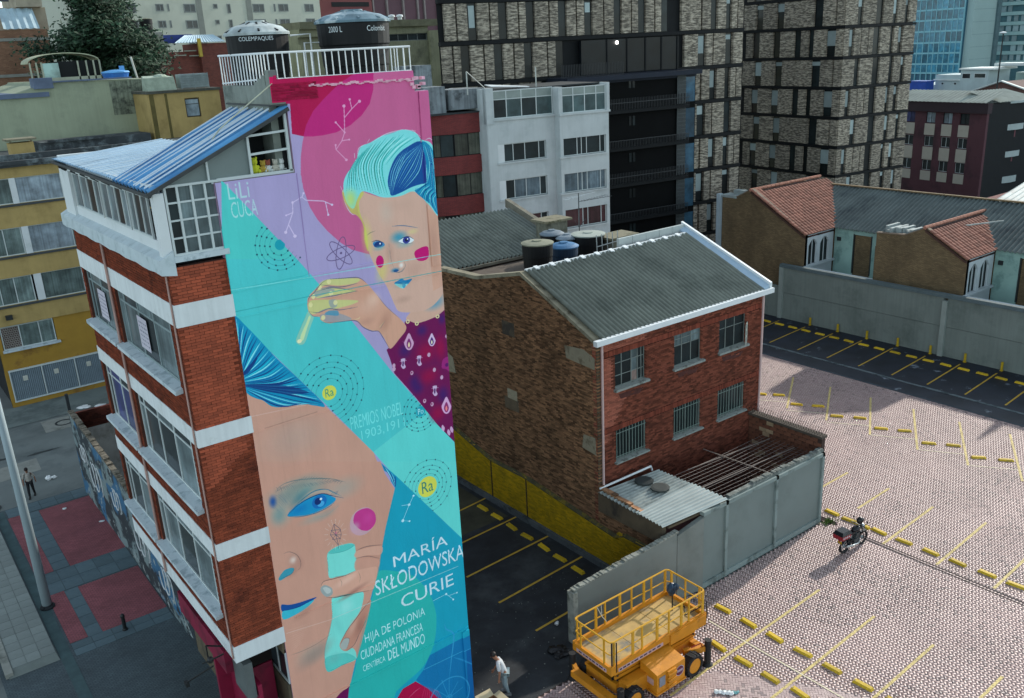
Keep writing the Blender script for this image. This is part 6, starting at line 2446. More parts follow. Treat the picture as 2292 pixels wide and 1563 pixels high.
# ------------------------------------------------------------------ white block and brown block behind the rear wing
wbk = thing('apartment_block', 'white rendered apartment block with glazed top floor next to the black podium', 'building', (35.6, 49.36, 2.2), -8, local=True, size=.9)
M_wr = mat('pale_render', 'b3bcbc', .8, var=.06, sc=.6, col2='98a3a4', lo=.5, hi=.78, sc2=.5, streak=.08)
PL, PR = FrY(0), FrY(-.7)
q = MB()
q.box(.2, .3, -2.5, 10.3, 6, 18.8)
q.build('inner_block', M_dark, wbk)
rows_ = [(13.74, 15.08), (10.95, 12.4), (8.15, 9.6), (5.35, 6.8), (2.5, 4.0)]
q = MB()
prev = 16.85
for z0, z1 in rows_ + [(-2.5, -2.5)]:
    q.fbox(PL, .75, 5.85, z1, prev, -.3, 0)
    q.fbox(PR, 5.85, 10.35, z1, prev, -1.0, 0)
    prev = z0
for a, b in ((.0, .75), (5.0, 5.85)):
    q.fbox(PL, a, b, -2.5, 16.85, -.3, .03 if a == 0 else .002)
q.fbox(PR, 5.84, 6.12, -2.5, 16.85, -1.0, .003)
q.fbox(PR, 10.08, 10.36, -2.5, 16.85, -1.0, .002)
q.build('facade', M_wr, wbk)
q = MB()
q.fbox(PL, -.05, .55, 16.6, 19.15, -.4, .1)
q.fbox(PR, 10.15, 10.42, 16.85, 19.0, -1.0, .06)
q.fbox(PR, 5.78, 6.12, 16.85, 18.9, -1.0, .02)
q.fbox(PL, .5, 5.8, 16.8, 16.95, -.4, .12)
q.fbox(PR, 5.8, 10.45, 16.8, 16.95, -1.0, .12)
q.box(10.2, .3, 16.8, 10.4, 6, 18.9)
q.box(-.05, .0, -2.5, .2, 6, 19.1)
q.build('attic_pillar', M_wr, wbk)
M_gcurt = glassmat('grey_curtain_glass', '5a6a72', curtain=.45)
for i, (z0, z1) in enumerate(rows_):
    pm_ = (M_glass, M_gcurt, glassmat('red_curtain_glass', '452c2e', curtain=.3))[min(i, 2)]
    window(wbk, PL, 1.35, 5.0, z0, z1, M_wframe, M_glass, d=-.2, fw=.06, us=(.22, .5, .84), pane_mats=[M_glass, pm_, pm_, M_glass] if i else [M_glass])
    window(wbk, PR, 6.1, 10.08, z0, z1 + .05, M_wframe, M_glass, d=-.2, fw=.06, us=(.34, .44, .56, .88), pane_mats=[pm_])
    s_ = MB()
    s_.fbox(PL, .75, 1.33, z0, z1, -.1, -.02)
    s_.build('white_shutter', M_white, wbk)
    s_ = MB()
    s_.fbox(PL, .7, 5.1, z0 - .12, z0, -.2, .12)
    s_.fbox(PR, 5.7, 10.15, z0 - .12, z0, -.2, .12)
    s_.build('window_sill', M_wr, wbk)
M_att = glassmat('attic_glazing', '3f5253', var=.4)
window(wbk, PL, .6, 5.75, 16.95, 18.95, M_wframe, M_att, d=-.15, fw=.07, us=(.22, .47, .72), zs=(.68,), pane_mats=[M_glass, mat('fogged_glass', '7d8a86', .3), M_att, mat('fogged_glass', '7d8a86', .3)])
window(wbk, PR, 6.1, 10.15, 16.95, 18.85, M_wframe, M_att, d=-.15, fw=.07, us=(.26, .52, .78), zs=(.68,), pane_mats=[M_att, mat('fogged_glass', '7d8a86', .3)])
q = MB()
q.box(.0, .2, 18.9, 10.3, 6, 19.0)
q.build('roof_deck', mat('dark_roof_deck', '2c3234', .8, var=.3), wbk)
q = MB()
q.hexa([(.9, .8, 19.2), (4.0, .5, 19.0), (4.4, 1.6, 19.0), (1.0, 2.0, 19.3), (.9, .8, 19.26), (4.0, .5, 19.06), (4.4, 1.6, 19.06), (1.0, 2.0, 19.36)])
q.build('loose_roof_sheet', M_wmetal, wbk)
q = MB()
q.tube([(-1.2, .5, 18.8), (-1.2, .5, 20.4)], .05, 5)
q.tube([(-1.2, .5, 20.4), (.2, .5, 19.2)], .03, 5)
q.tube([(4.6, .5, 18.9), (4.6, .5, 20.4)], .05, 5)
q.build('roof_pole', mat('pale_pole', 'a7aca6', .6), wbk)

bbk = thing('apartment_block', 'low dark red brick block with curtained windows, squeezed between mural and white block', 'building', (34.2, 50.56, 3.3), -8, local=True, size=.85)
M_dred = brickmat('dark_red_brick', ('7a3532', '6a2d2c'), '55282a', .25, .08, .01, .9, .2, .6)
q = MB()
q.box(-9, .6, -4, 2.5, 6, 17)
q.build('inner_block', M_dark, bbk)
Pb = FrY(0)
Pc = lambda u, d, z: (u, .55 * max(0., -.5 - u) / 2 - d, z)     # the canted bay
q = MB()
for z0, z1 in ((15.7, 17.2), (12.6, 13.98), (9.4, 10.85), (6.0, 7.6), (-4, 4.4)):
    q.fbox(Pb, -.5, 2.45, z0, z1, -.4, 0)
    q.fbox(Pc, -9, -.5, z0, z1, -.4, 0)
q.build('brick_band', M_dred, bbk)
M_olive = glassmat('olive_curtain_glass', '474a40', curtain=.4)
for z0, z1 in ((13.98, 15.7), (10.85, 12.6), (7.6, 9.4)):
    window(bbk, Pb, -.48, 2.43, z0, z1, M_frame, M_olive, d=-.2, fw=.05, us=(.42, .78), pane_mats=[M_olive, M_olive, M_glass])
    window(bbk, Pc, -4.6, -.52, z0, z1, M_frame, M_olive, d=-.2, fw=.05, us=(.45, .75), pane_mats=[M_olive, M_olive, M_glass])
M_stain = mat('black_stained_render', '7b8488', .9, var=.2, sc=1.2, col2='33393b', lo=.5, hi=.68, sc2=.9, streak=.55)
q = MB()
q.box(-2.6, .5, 17.0, -.8, 3, 19.3)
q.box(-.5, .2, 17.5, 2.4, 3, 19.0)
q.box(-3.0, 2.5, 19.2, -.9, 5, 20.9)
q.build('roof_blocks', M_stain, bbk)
q = MB()
q.box(-9, -.1, 17.2, 2.5, 6, 17.32)
q.build('roof_slab', mat('dark_roof_deck', '2c3234', .8, var=.3), bbk)

# ------------------------------------------------------------------ yellow block across the street and what stands behind it
yb = thing('apartment_block', 'yellow rendered block with bands of curtained windows across the street', 'building', (6.8, 67, 0))
M_yel = mat('yellow_render', 'a8925c', .85, var=.1, sc=.7, col2='857244', lo=.5, hi=.75, sc2=.5, streak=.1)
M_yel2 = mat('ochre_render', '9c7a2e', .85, var=.12, sc=.7, col2='6b4a28', lo=.52, hi=.66, sc2=.35)
Py = FrY(67)
q = MB()
q.box(6.9, 67.35, 0, 25.8, 79, 16.0)
q.build('inner_block', M_dark, yb)
q = MB()
for z0, z1 in ((15.4, 16.1), (12.2, 13.74), (8.95, 10.38), (5.75, 7.13)):
    q.fbox(Py, 6.8, 26, z0, z1, -.4, .0)
q.build('spandrel', M_yel, yb)
q = MB()
q.fbox(Py, 10.45, 26, 2.6, 5.75, -.35, -.12)
q.fbox(Py, 6.8, 10.45, 2.6, 4.05, -.35, -.12)
q.fbox(Py, 6.8, 7.05, 0, 5.75, -.36, -.11)
q.fbox(Py, 6.8, 26, 0, .38, -.35, -.1)
q.fbox(Py, 13.1, 26, .38, 2.6, -.35, -.12)
q.build('ochre_wall', M_yel2, yb)
M_bcurt = glassmat('bluish_curtain_glass', '7e8c94', curtain=.35)
M_gcurt2 = glassmat('greenish_curtain_glass', '6a7b78', curtain=.45)
for k, (z0, z1) in enumerate(((13.74, 15.4), (10.38, 12.2), (7.13, 8.95))):
    window(yb, Py, 6.8, 9.7, z0, z1, M_wframe, M_gcurt2, d=-.15, fw=.06, us=(.3, .62) if k else (.55,), pane_mats=[M_gcurt2])
    window(yb, Py, 9.95 + k * .15, 15.5, z0, z1, M_wframe, M_bcurt, d=-.15, fw=.05, us=(.5,), pane_mats=[M_bcurt, M_gcurt2] if k < 2 else [M_gcurt2])
    q = MB()
    q.fbox(Py, 9.62 + k * .1, 9.98 + k * .15, z0, z1, -.2, .02)
    q.build('white_pier', M_white, yb)
    q = MB()
    q.fbox(Py, 6.8, 26, z0 - .16, z0 - .02, -.15, .12)
    q.build('dark_sill', mat('dark_sill', '3d4243', .7, var=.2), yb)
window(yb, Py, 7.1, 10.4, 4.1, 5.7, M_wframe, M_bcurt, d=-.2, fw=.06, us=(.35, .72), pane_mats=[brickmat('window_lattice', ('4a3a34', '3a2e2a'), '7d7a74', .14, .14, .02), M_gcurt2, M_gcurt2])
q = MB()
q.fbox(Py, 7.0, 10.6, 3.95, 4.1, -.2, .12)
q.build('window_sill', M_sill, yb)
M_shut = mat('ribbed_shutter', '6f7f88', .5, var=.1, sc=2)
for a, b in ((7.1, 9.0), (9.08, 11.15), (11.22, 13.1)):
    q = MB()
    n = 16
    for i in range(n):
        u = a + (b - a) * i / n
        q.fbox(Py, u, u + (b - a) / n * .8, .45, 2.55, -.2, -.1)
    s_ = q.build('garage_shutter', M_shut, yb)
    q = MB()
    q.fbox(Py, a + .7, a + 1.0, 1.75, 2.1, -.09, -.08)
    q.build('notice', mat('pale_notice', 'b7b9ae', .8), s_)
q = MB()
q.fbox(Py, 7.0, 13.2, 2.55, 2.66, -.15, -.02)
q.fbox(Py, 7.0, 13.2, .36, .45, -.15, -.02)
for u in (7.02, 9.02, 11.16, 13.1):
    q.fbox(Py, u, u + .07, .45, 2.55, -.15, -.02)
q.build('shutter_frame', M_wframe, yb)
q = MB()
q.fbox(Py, 7.6, 8.0, 6.2, 6.5, 0, .3)
q.build('wall_lamp', mat('dark_lamp', '23292a', .6), yb)
q = MB()
q.box(6.6, 66.6, 16.1, 26, 79.6, 16.25)
q.box(6.6, 66.5, 16.25, 26, 66.8, 16.5)
q.box(6.6, 68.5, 16.25, 20, 68.8, 16.75)
q.box(13.5, 75.5, 16.25, 21.5, 78.5, 16.85)
q.box(14, 75.3, 16.8, 18, 75.6, 17.0)
q.build('roof_deck', mat('tarred_roof', '3a4042', .85, var=.35, sc=.8, col2='6b7678', lo=.52, hi=.65, sc2=.9), yb)
t = thing('roof_vent', 'squat yellow vent box with a slab top on the tarred roof', 'vent', (11.5, 71.5, 16.25))
q = MB()
q.box(10.75, 71, 16.25, 12.25, 72.2, 17.3)
q.build('vent_box', M_yel, t)
q = MB()
q.box(10.55, 70.8, 17.45, 12.45, 72.4, 17.58)
for x in (10.8, 12.1):
    q.box(x, 71.1, 17.3, x + .1, 71.2, 17.45)
q.build('vent_cap', M_slabt, t)
bw_ = thing('warehouse', 'big windowless grey green building with black streaks down its wall', 'building', (8, 80, 0))
M_blank = mat('grey_green_wall', '959e86', .9, var=.08, sc=.35, col2='70796a', lo=.5, hi=.75, sc2=.25, streak=.1)
q = MB()
q.prism([(2, 80, 0), (24.2, 80, 0), (24.2, 80, 20.9), (15.5, 80, 21.05), (15.4, 80, 20.9), (2, 80, 17.4)], (0, 16, 0))
q.build('wall', M_blank, bw_)
q = MB()
q.box(20.2, 79.97, 18.2, 24.2, 80, 20.85)
q.build('black_streaks', mat('black_streaks', '868f7c', .9, var=.1, sc=.6, col2='3b403a', lo=.46, hi=.62, sc2=.8, streak=.75), bw_)
q = MB()
for i in range(18):
    z = 16.3 + i * .25
    q.box(22.55 + i * .03, 79.8, z, 22.95 + i * .03, 79.84, z + .05)
q.bar((22.52, 79.8, 16.2), (23.05, 79.8, 20.9), .05)
q.bar((22.95, 79.8, 16.2), (23.5, 79.8, 20.9), .05)
q.build('ladder', mat('dull_ladder', '6d7467', .7), bw_)
q = MB()
q.box(12, 79.8, 20.0, 15.6, 90, 20.35)
q.box(14.6, 79.7, 20.6, 16, 81, 21.4)
q.box(15.8, 79.8, 21.0, 22, 80.3, 21.12)
q.build('roof_edge', mat('slate_edge', '59677c', .7, var=.2, sc=1), bw_)
t = thing('roof_canopy', 'glazed rooftop shelter with an arched pale roof left of the tree', 'shelter', (19, 90, 21))
q = MB()
n = 12
for i in range(n):
    a0, a1 = math.pi * i / n, math.pi * (i + 1) / n
    x0, x1 = 18.9 - 2.9 * math.cos(a0), 18.9 - 2.9 * math.cos(a1)
    z0, z1 = 22.5 + .75 * math.sin(a0), 22.5 + .75 * math.sin(a1)
    q.hexa([(x0, 88, z0), (x1, 88, z1), (x1, 91, z1), (x0, 91, z0), (x0, 88, z0 + .07), (x1, 88, z1 + .07), (x1, 91, z1 + .07), (x0, 91, z0 + .07)])
q.build('arched_roof', mat('mossy_pale_sheet', 'a9ad93', .8, var=.2, sc=2), t)
q = MB()
for x in (16.1, 16.6, 17.0, 19.9, 20.6, 21.2, 21.7):
    q.box(x, 88, 20.9, x + .12, 88.15, 22.6)
q.box(16.1, 88, 21.0, 21.8, 88.1, 21.3)
q.build('shelter_posts', mat('pale_posts', '959a8a', .8), t)
q = MB()
q.box(17.1, 88.05, 21.3, 18.4, 88.1, 22.5)
q.build('pane', glassmat('milky_glass', '7c9a98'), t)
q = MB()
q.box(18.4, 88.3, 21.0, 21.7, 90.9, 22.6)
q.build('dark_inside', M_dark, t)
t = thing('plastic_tub', 'bright blue plastic tub with lid on the warehouse roof', 'tub', (22.6, 86, 21))
q = MB()
q.lathe([(1.0, 0), (1.12, .45), (1.15, .5)], (22.4, 86, 20.95), 16)
q.build('tub_body', mat('bright_blue_plastic', '2a66b4', .4), t)
q = MB()
q.lathe([(1.2, .5), (1.1, .62), (.3, .75), (.02, .76)], (22.4, 86, 20.95), 16)
q.box(22.8, 85.9, 21.6, 23.2, 86.1, 22.0)
q.build('tub_lid', mat('sky_blue_plastic', '5a9ad0', .4), t)
t = thing('roof_pole', 'leaning pale pole on the warehouse roof in front of the tree', 'pole', (24, 86, 21))
q = MB()
q.tube([(23.9, 85, 20.9), (23.65, 85, 22.7)], .09, 6)
q.build('pole_shaft', mat('pale_pole', 'a7aca6', .6), t)
yt = thing('stair_tower', 'yellow roof tower with one small window beside the blue roof', 'building', (22, 76, 0))
Pt = FrY(76)
q = MB()
q.fbox(Pt, 21.9, 24.75, 0, 19.75, -4, 0)
q.fbox(Pt, 25.95, 27.7, 0, 19.75, -4, 0)
q.fbox(Pt, 24.75, 25.95, 0, 17.75, -4, -.001)
q.fbox(Pt, 24.75, 25.95, 19.25, 19.75, -4, -.001)
q.build('wall', M_yel, yt)
q = MB()
q.fbox(Pt, 21.8, 27.8, 19.75, 19.95, -4.1, .15)
q.build('roof_slab', mat('dark_slab', '4a4c44', .9, var=.3, sc=2), yt)
q = MB()
q.fbox(Pt, 22.0, 22.35, 10, 19.7, .0, .02)
q.fbox(Pt, 23.2, 23.4, 10, 19.7, .0, .02)
q.build('damp_streak', mat('damp_streak', '5f5630', .9, var=.3, sc=1), yt)
window(yt, Pt, 24.78, 25.92, 17.78, 19.2, mat('old_frame', '3d3a34', .8), glassmat('pale_window', '8b9aa0', curtain=.2), d=-.15, fw=.06, zs=(.7,))
t = thing('covered_cooler', 'rooftop box under a pale green tarpaulin on the yellow tower', 'box', (24, 77.5, 19.95))
q = MB()
q.hexa([(22.3, 77, 19.95), (24.6, 77, 19.95), (24.6, 78.5, 19.95), (22.3, 78.5, 19.95), (22.1, 77, 20.95), (24.5, 77, 20.95), (24.2, 78.5, 21.1), (22.4, 78.5, 21.1)])
q.ball((23.6, 77.6, 21.0), .6, .5, .22, 8, 4)
q.build('tarpaulin', mat('pale_green_tarp', '9aa897', .8, var=.2, sc=3), t)
t = thing('storage_rack', 'grey metal slatted crate on the yellow tower roof', 'rack', (26, 77.5, 19.95))
q = MB()
for k in range(6):
    q.box(25.0, 77, 20.05 + k * .18, 27.3, 77.06, 20.15 + k * .18)
for x in (25.0, 26.1, 27.25):
    q.box(x, 76.97, 19.95, x + .06, 77.0, 21.15)
q.box(25.0, 77.1, 20.0, 27.3, 78.2, 21.1)
q.build('slats', mat('slat_grey', '7f8c8c', .6, var=.2, sc=2), t)

# ------------------------------------------------------------------ far left skyline
bl = thing('brick_building', 'raw orange brick building at the upper left corner with a metal sheet on top', 'building', (-20, 111, 0))
q = MB()
q.box(-40, 111, 0, 22.8, 125, 26.1)
q.build('wall', brickmat('raw_brick', ('8d6a52', '7a5844'), '6a5546', .35, .12, .015, .95, .25, .4), bl)
q = MB()
for z in (21.4, 25.0):
    q.box(-40, 110.9, z, 22.85, 111.05, z + .3)
q.build('concrete_beam', M_conc, bl)
corrugated((18.6, 110.9, 26.2), (22.1, 110.9, 26.2), (22.0, 112.5, 28.3), (18.7, 112.5, 28.3), pitch=.7, amp=.06, name='metal_sheet', m=mat('pale_blue_sheet', 'a4bcc6', .5, var=.12, sc=1), parent=bl)
q = MB()
q.box(-40, 113, 26.1, 23.4, 124, 28.4)
q.box(20.5, 112, 28.4, 23, 120, 32)
q.build('upper_block', mat('beige_block', 'a59d8a', .9, var=.2, sc=.8), bl)
q = MB()
q.box(-40, 112.8, 29, 20, 113, 33)
q.build('dark_upper_wall', mat('slate_upper', '4b4f57', .8, var=.2), bl)


def conifer(x, y, z0, z1, r0, n, label):
    """dark evergreen: trunk, limbs and many leaf sprays spread through an uneven crown"""
    t = thing('evergreen_tree', label, 'tree', (x, y, 0))
    q = MB()
    q.tube([(x, y, 0), (x + .2, y, z0), (x, y, z1 - 1)], [.5, .35, .08], 7)
    limbs = []
    for i in range(46):
        f = random.random() ** .8
        z = z0 + 1 + f * (z1 - z0 - 2)
        a = random.uniform(0, 6.283)
        L_ = r0 * (1 - f * .82) * random.uniform(.55, 1.05)
        e = (x + L_ * math.cos(a), y + L_ * math.sin(a), z + random.uniform(-.2, .9))
        limbs.append(((x, y, z), e))
        q.tube([(x, y, z), e], [.09, .03], 4)
    q.build('trunk', mat('bark', '3a3128', .95, var=.3), t)
    vs, fs = [], []
    for k in range(n):
        (a, b) = limbs[k % len(limbs)]
        s_ = random.uniform(.15, 1.08)
        c = [a[i] + (b[i] - a[i]) * s_ + random.gauss(0, .85 if i < 2 else .6) for i in range(3)]
        u = Vector((random.gauss(0, 1), random.gauss(0, 1), random.gauss(0, .6))).normalized()
        w_ = u.orthogonal().normalized()
        l_, b_ = random.uniform(.14, .34), random.uniform(.07, .15)
        k0 = len(vs)
        cv = Vector(c)
        vs += [tuple(cv - w_ * b_), tuple(cv + u * l_), tuple(cv + w_ * b_), tuple(cv - u * l_)]
        fs.append((k0, k0 + 1, k0 + 2, k0 + 3))
    mesh_np('crown', vs, fs, mat('evergreen_leaves', '27402c', .8, var=.5, sc=.9, island=.5), t)


random.seed(5)
conifer(25.4, 102.9, 17.5, 32.5, 8.6, 64000, 'big dark evergreen tree rising behind the grey green warehouse')
ap = thing('apartment_block', 'tall cream apartment block with small dark windows on the skyline', 'building', (52.36, 147.37, 0), 12, local=True)
M_cream = mat('cream_render', 'aab0a2', .85, var=.06, sc=.2, col2='8f968a', lo=.5, hi=.8, sc2=.15)
q = MB()
q.box(-19, 0, 0, 23.6, 15, 34)
q.build('wall', M_cream, ap)
q = MB()
q.box(-.35, -.05, 0, .65, 0, 34)
q.box(8.7, -.05, 0, 9.7, 0, 34)
q.build('recess_strip', mat('grey_recess', '747a73', .85, var=.1), ap)
Pa = FrY(0)
for z in (32.9, 30.5, 28.15, 25.8, 23.4):
    for a, b, h in ((-12.6, -10.2, 1.25), (-7.1, -5.8, 1.05), (-5.2, -4.9, 1.05), (-2.5, -.5, 1.25), (2.65, 3.4, .7), (5.1, 5.75, 1.4), (9.9, 12.1, 1.3), (14.0, 14.35, 1.2), (14.9, 16.9, 1.2), (20.3, 22.2, 1.3)):
        window(ap, Pa, a, b, z - h, z, mat('grey_metal_frame', '6b7472', .6), M_glass, d=.0, fw=.12, us=(.55,) if b - a > 1 else ())
rbk = thing('office_slab', 'dark red slab building with grey ribs behind the water tank', 'building', (91.84, 158.58, 0), 10, local=True)
q = MB()
q.box(-17, 0, 0, -2.9, 12, 36)
q.build('wall', mat('wine_render', '6b3b3c', .85, var=.08, sc=.3), rbk)
q = MB()
q.box(-2.9, .5, 0, 18, 12, 36)
q.build('ribbed_wing', mat('plum_render', '594148', .85, var=.08, sc=.3), rbk)
for u in (-2.6, .8, 4.9, 8.6, 10.4, 14):
    q = MB()
    q.box(u, .1, 0, u + .35, .5, 36)
    q.build('rib', mat('grey_rib', '77706f', .85), rbk)
q = MB()
q.box(-12.2, -.05, 30.2, -3.6, 0, 31)
q.build('dark_vent', M_dark, rbk)
ol = thing('office_block', 'stained olive block with one strip of windows right of the water tank', 'building', (55.7, 90.79, 0), 5, local=True)
M_ol = mat('olive_render', '84866c', .9, var=.15, sc=.5, col2='5b5d4c', lo=.5, hi=.7, sc2=.4, streak=.2)
q = MB()
q.box(-14, 0, 0, 2.4, 9, 23.1)
q.box(-14, 0, 23.85, 2.4, 9, 24.6)
q.box(-14, .4, 23.1, 2.4, 9, 23.85)
q.box(2.4, -.3, 0, 6.6, 9, 24.1)
q.build('wall', M_ol, ol)
window(ol, FrY(0), -3.0, 2.3, 23.1, 23.85, mat('grey_metal_frame', '6b7472', .6), M_glass, d=-.2, fw=.07, us=(.25, .5, .75))
q = MB()
q.box(-14, -.3, 24.6, 4, 9, 25.3)
q.build('cornice', mat('mossy_cornice', '6b6b55', .9, var=.3, sc=1), ol)
for x in (-1.0, .1):
    q = MB()
    q.lathe([(.25, 0), (.25, .35), (.4, .4), (.3, .6), (.05, .65)], (x, 2, 25.3), 10)
    q.build('roof_ventilator', mat('bright_aluminium', 'c5cccd', .4), ol)
rh = thing('roof_shacks', 'red brick rooftop rooms with blue metal roofs right of the tree', 'building', (35.17, 119.05, 0), 5, local=True)
q = MB()
q.box(-1.5, 0, 0, 2.3, 5, 24.1)
q.box(2.3, .4, 0, 6.7, 5, 23.3)
q.box(6.7, -.2, 0, 12, 5, 24.2)
q.build('brick_rooms', brickmat('shack_brick', ('7d4439', '6a3a33'), '5a4038', .3, .1, .012, .95, .3, .5), rh)
q = MB()
q.box(-1.5, .5, 24.1, 2.5, 5, 25.7)
q.build('concrete_deck', M_conc, rh)
corrugated((3.4, -.6, 24.35), (10.2, -.6, 24.35), (10.0, 2.5, 25.3), (6.2, 2.5, 25.3), pitch=.3, amp=.04, name='blue_grey_roof', m=mat('pale_blue_sheet', 'a4bcc6', .5, var=.12, sc=1), parent=rh)
q = MB()
q.box(3.0, 2.6, 24.4, 7.2, 2.8, 25.4)
q.build('blue_sheet', mat('deep_blue_sheet', '2a3f84', .6), rh)
q = MB()
q.box(6.35, -.7, 22.6, 6.75, -.4, 24.8)
q.build('yellow_pipe', mat('yellow_pipe', 'b09a3a', .6), rh)
q = MB()
for z, x in ((22.8, 3.2), (23.3, 4.6), (22.7, 5.2)):
    q.box(x, -.2, z, x + 1.6, -.1, z + .12)
q.build('rails', mat('pale_posts', '959a8a', .8), rh)
for x, r_, h in ((-.6, .62, 1.55), (1.15, .8, 1.65)):
    tank(35.17 + x, 121.5, 25.7, r_, h, M_lidg, 'dark water tank on a concrete deck against the cream block, ' + ('left one' if x < 0 else 'right one'), group='tanks right of the tree', lidh=.06)

# ------------------------------------------------------------------ right hand skyline
rr = thing('apartment_block', 'dark red block with pale panels under its windows and a dark cornice', 'building', (113.63, 58.44, 0), 80, local=True)
Pr = FrYb(0)
M_rr = mat('oxblood_render', '53343a', .85, var=.08, sc=.4, col2='3f2a2f', sc2=.3)
M_pp = mat('pale_spandrel', 'a9a497', .8, var=.06)
q = MB()
q.box(-4.9, -10, 0, 8.5, -.4, 12.6)
q.build('inner_block', M_dark, rr)
cols_ = [(5.3, 6.9), (2.25, 3.65), (-.2, 1.15), (-2.6, -1.25)]
wz = [(10.05, 11.4), (7.15, 8.4), (4.1, 5.4)]
pz_ = [(8.55, 9.98), (5.45, 7.05), (2.8, 4.0)]
q = MB()
edges = [8.5] + [e for c in cols_ for e in (c[1], c[0])] + [-4.9]
for i in range(0, len(edges), 2):
    q.fbox(Pr, edges[i + 1], edges[i], 0, 11.5, -.4, 0)
for a, b in cols_:
    for z0, z1 in ((0, 2.8), (4.0, 4.1), (5.4, 5.45), (7.05, 7.15), (8.4, 8.55), (9.98, 10.05), (11.4, 11.5)):
        q.fbox(Pr, a, b, z0, z1, -.4, -.002)
q.build('facade', M_rr, rr)
for j, (a, b) in enumerate(cols_):
    for i, (z0, z1) in enumerate(wz):
        pmx = glassmat('blue_curtain_glass', '3a3f6a', curtain=.3) if (j, i) == (0, 0) else (M_bcurt if i == 0 and j < 3 else M_glass)
        window(rr, Pr, a, b, z0, z1, M_wframe if i else M_frame, M_glass, d=-.2, fw=.05, us=(.5,), pane_mats=[pmx])
    for z0, z1 in pz_:
        s_ = MB()
        s_.fbox(Pr, a - .05, b + .05, z0, z1, -.3, .05)
        s_.build('pale_spandrel', M_pp, rr)
q = MB()
q.fbox(Pr, -5.2, 8.5, 11.5, 12.7, -.4, .4)
q.build('cornice', mat('dark_cornice', '33272c', .8, var=.1), rr)
corrugated((8.5, .6, 12.72), (-5.0, .6, 12.8), (-5.0, -3, 13.9), (8.5, -3, 13.9), pitch=.6, amp=.04, name='roof_sheet', m=mat('old_roof_sheet', '8b948c', .9, var=.2, sc=.6), parent=rr)
q = MB()
q.fbox(Pr, -4.9, 8.4, .1, 2.6, -.5, -.42)
q.build('shop_glass', M_glass, rr)
rb2 = thing('apartment_block', 'rounded pale and red corner block with balconies, right of the dark red one', 'building', (117.84, 54.08, 0), -10, local=True)


def arc(u0, u1, bulge, n=8):
    return [(u0 + (u1 - u0) * k / n, -bulge * math.sin(math.pi * k / n)) for k in range(n + 1)]


def bayband(z0, z1, off, m, name):
    q = MB()
    a = arc(-3.1, 4.6, 1.3)
    q.prism([(u, v - off, z0) for u, v in a] + [(4.6, 6, z0), (-3.1, 6, z0)], (0, 0, z1 - z0))
    return q.build(name, m, rb2)


M_bayw = mat('bay_render', '9aa7a6', .8, var=.1, sc=.6)
M_bayr = mat('bay_red', '61383f', .8, var=.1, sc=.5)
for z0, z1, m_, o_, nm in ((0, 2.7, M_bayr, 0, 'red_band'), (2.7, 3.5, M_bayw, .25, 'balcony_band'), (3.5, 5.3, M_bayw, 0, 'storey_wall'), (5.3, 5.9, M_bayr, .05, 'red_band'), (5.9, 6.6, M_bayw, .25, 'balcony_band'), (6.6, 8.3, M_bayw, 0, 'storey_wall'), (8.3, 9.2, M_bayr, .05, 'red_band'), (9.2, 9.9, M_bayw, .3, 'balcony_band'), (9.9, 12.4, glassmat('bay_glazing', '33474c'), -.1, 'glazed_storey'), (12.4, 12.7, M_bayw, .3, 'eaves')):
    bayband(z0, z1, o_, m_, nm)
for z0, z1 in ((3.6, 5.0), (6.7, 8.2)):
    window(rb2, lambda u, d, z: (u, -1.28 - d, z), -.9, 2.3, z0, z1, M_wframe, M_glass, d=0, fw=.07, us=(.3, .7))
for u in (-2.4, -1.2, 0, 1.2, 2.4, 3.4):
    q = MB()
    v = -1.3 * math.sin(math.pi * (u + 3.1) / 7.7)
    q.box(u, v + .0, 9.9, u + .08, v + .12, 12.4)
    q.build('mullion', M_wframe, rb2)
q = MB()
q.box(-3.35, -.3, 0, -3.1, 5, 12.4)
q.build('white_edge', M_bayw, rb2)
corrugated((-3.3, -1.6, 12.72), (4.8, -1.2, 12.72), (4.0, 3, 13.8), (-3.3, 3, 13.9), pitch=.6, amp=.04, name='roof_sheet', m=mat('old_roof_sheet', '8b948c', .9, var=.2, sc=.6), parent=rb2)
q = MB()
q.box(4.8, .5, 0, 9, 6, 12)
q.build('grey_wing', mat('grey_wing', '6d7774', .85, var=.15, sc=.6), rb2)

gl = thing('glass_tower', 'blue glass office tower hazy in the distance at the upper right', 'tower', (237.85, 124.42, 0), 80, local=True)
M_gl = glassmat('blue_facade_glass', '2a6a80', var=.5)
M_gl2 = mat('tower_mullion', '6fa3ae', .5)
Pg = FrYb(0)
q = MB()
q.box(-3, -12, 0, 16, -.3, 40)
q.build('core', mat('glass_core', '28566a', .6), gl)
fz = [9.7, 12.0, 14.7, 17.3, 20.1, 22.85, 25.4, 28.1, 30.8, 33.5]
us_ = [16, 13.4, 11.8, 10.2, 8.4, 6.6, 5.1, 3.5, 1.9, .2, -1.4, -2.95]
for i in range(len(fz) - 1):
    for j in range(len(us_) - 1):
        q = MB()
        q.fbox(Pg, us_[j + 1] + .12, us_[j] - .12, fz[i] + .3, fz[i + 1] - .1, -.3, -.05)
        q.build('pane', M_gl, gl)
q = MB()
for z in fz:
    q.fbox(Pg, -3, 16, z - .1, z + .3, -.3, .0)
for u in us_:
    q.fbox(Pg, u - .1, u + .1, 0, 34, -.3, .04)
q.build('mullions', M_gl2, gl)
q = MB()
q.box(-2.95, -3.4, 0, -2.7, -.3, 36)
q.build('return_glass', mat('pale_blue_return', '8ab7bb', .4), gl)
ct = thing('concrete_tower', 'blank pale concrete tower standing against the blue glass one', 'tower', (237.28, 119.51, 0), -10, local=True)
q = MB()
q.box(.7, 0, 0, 9.2, 10, 40)
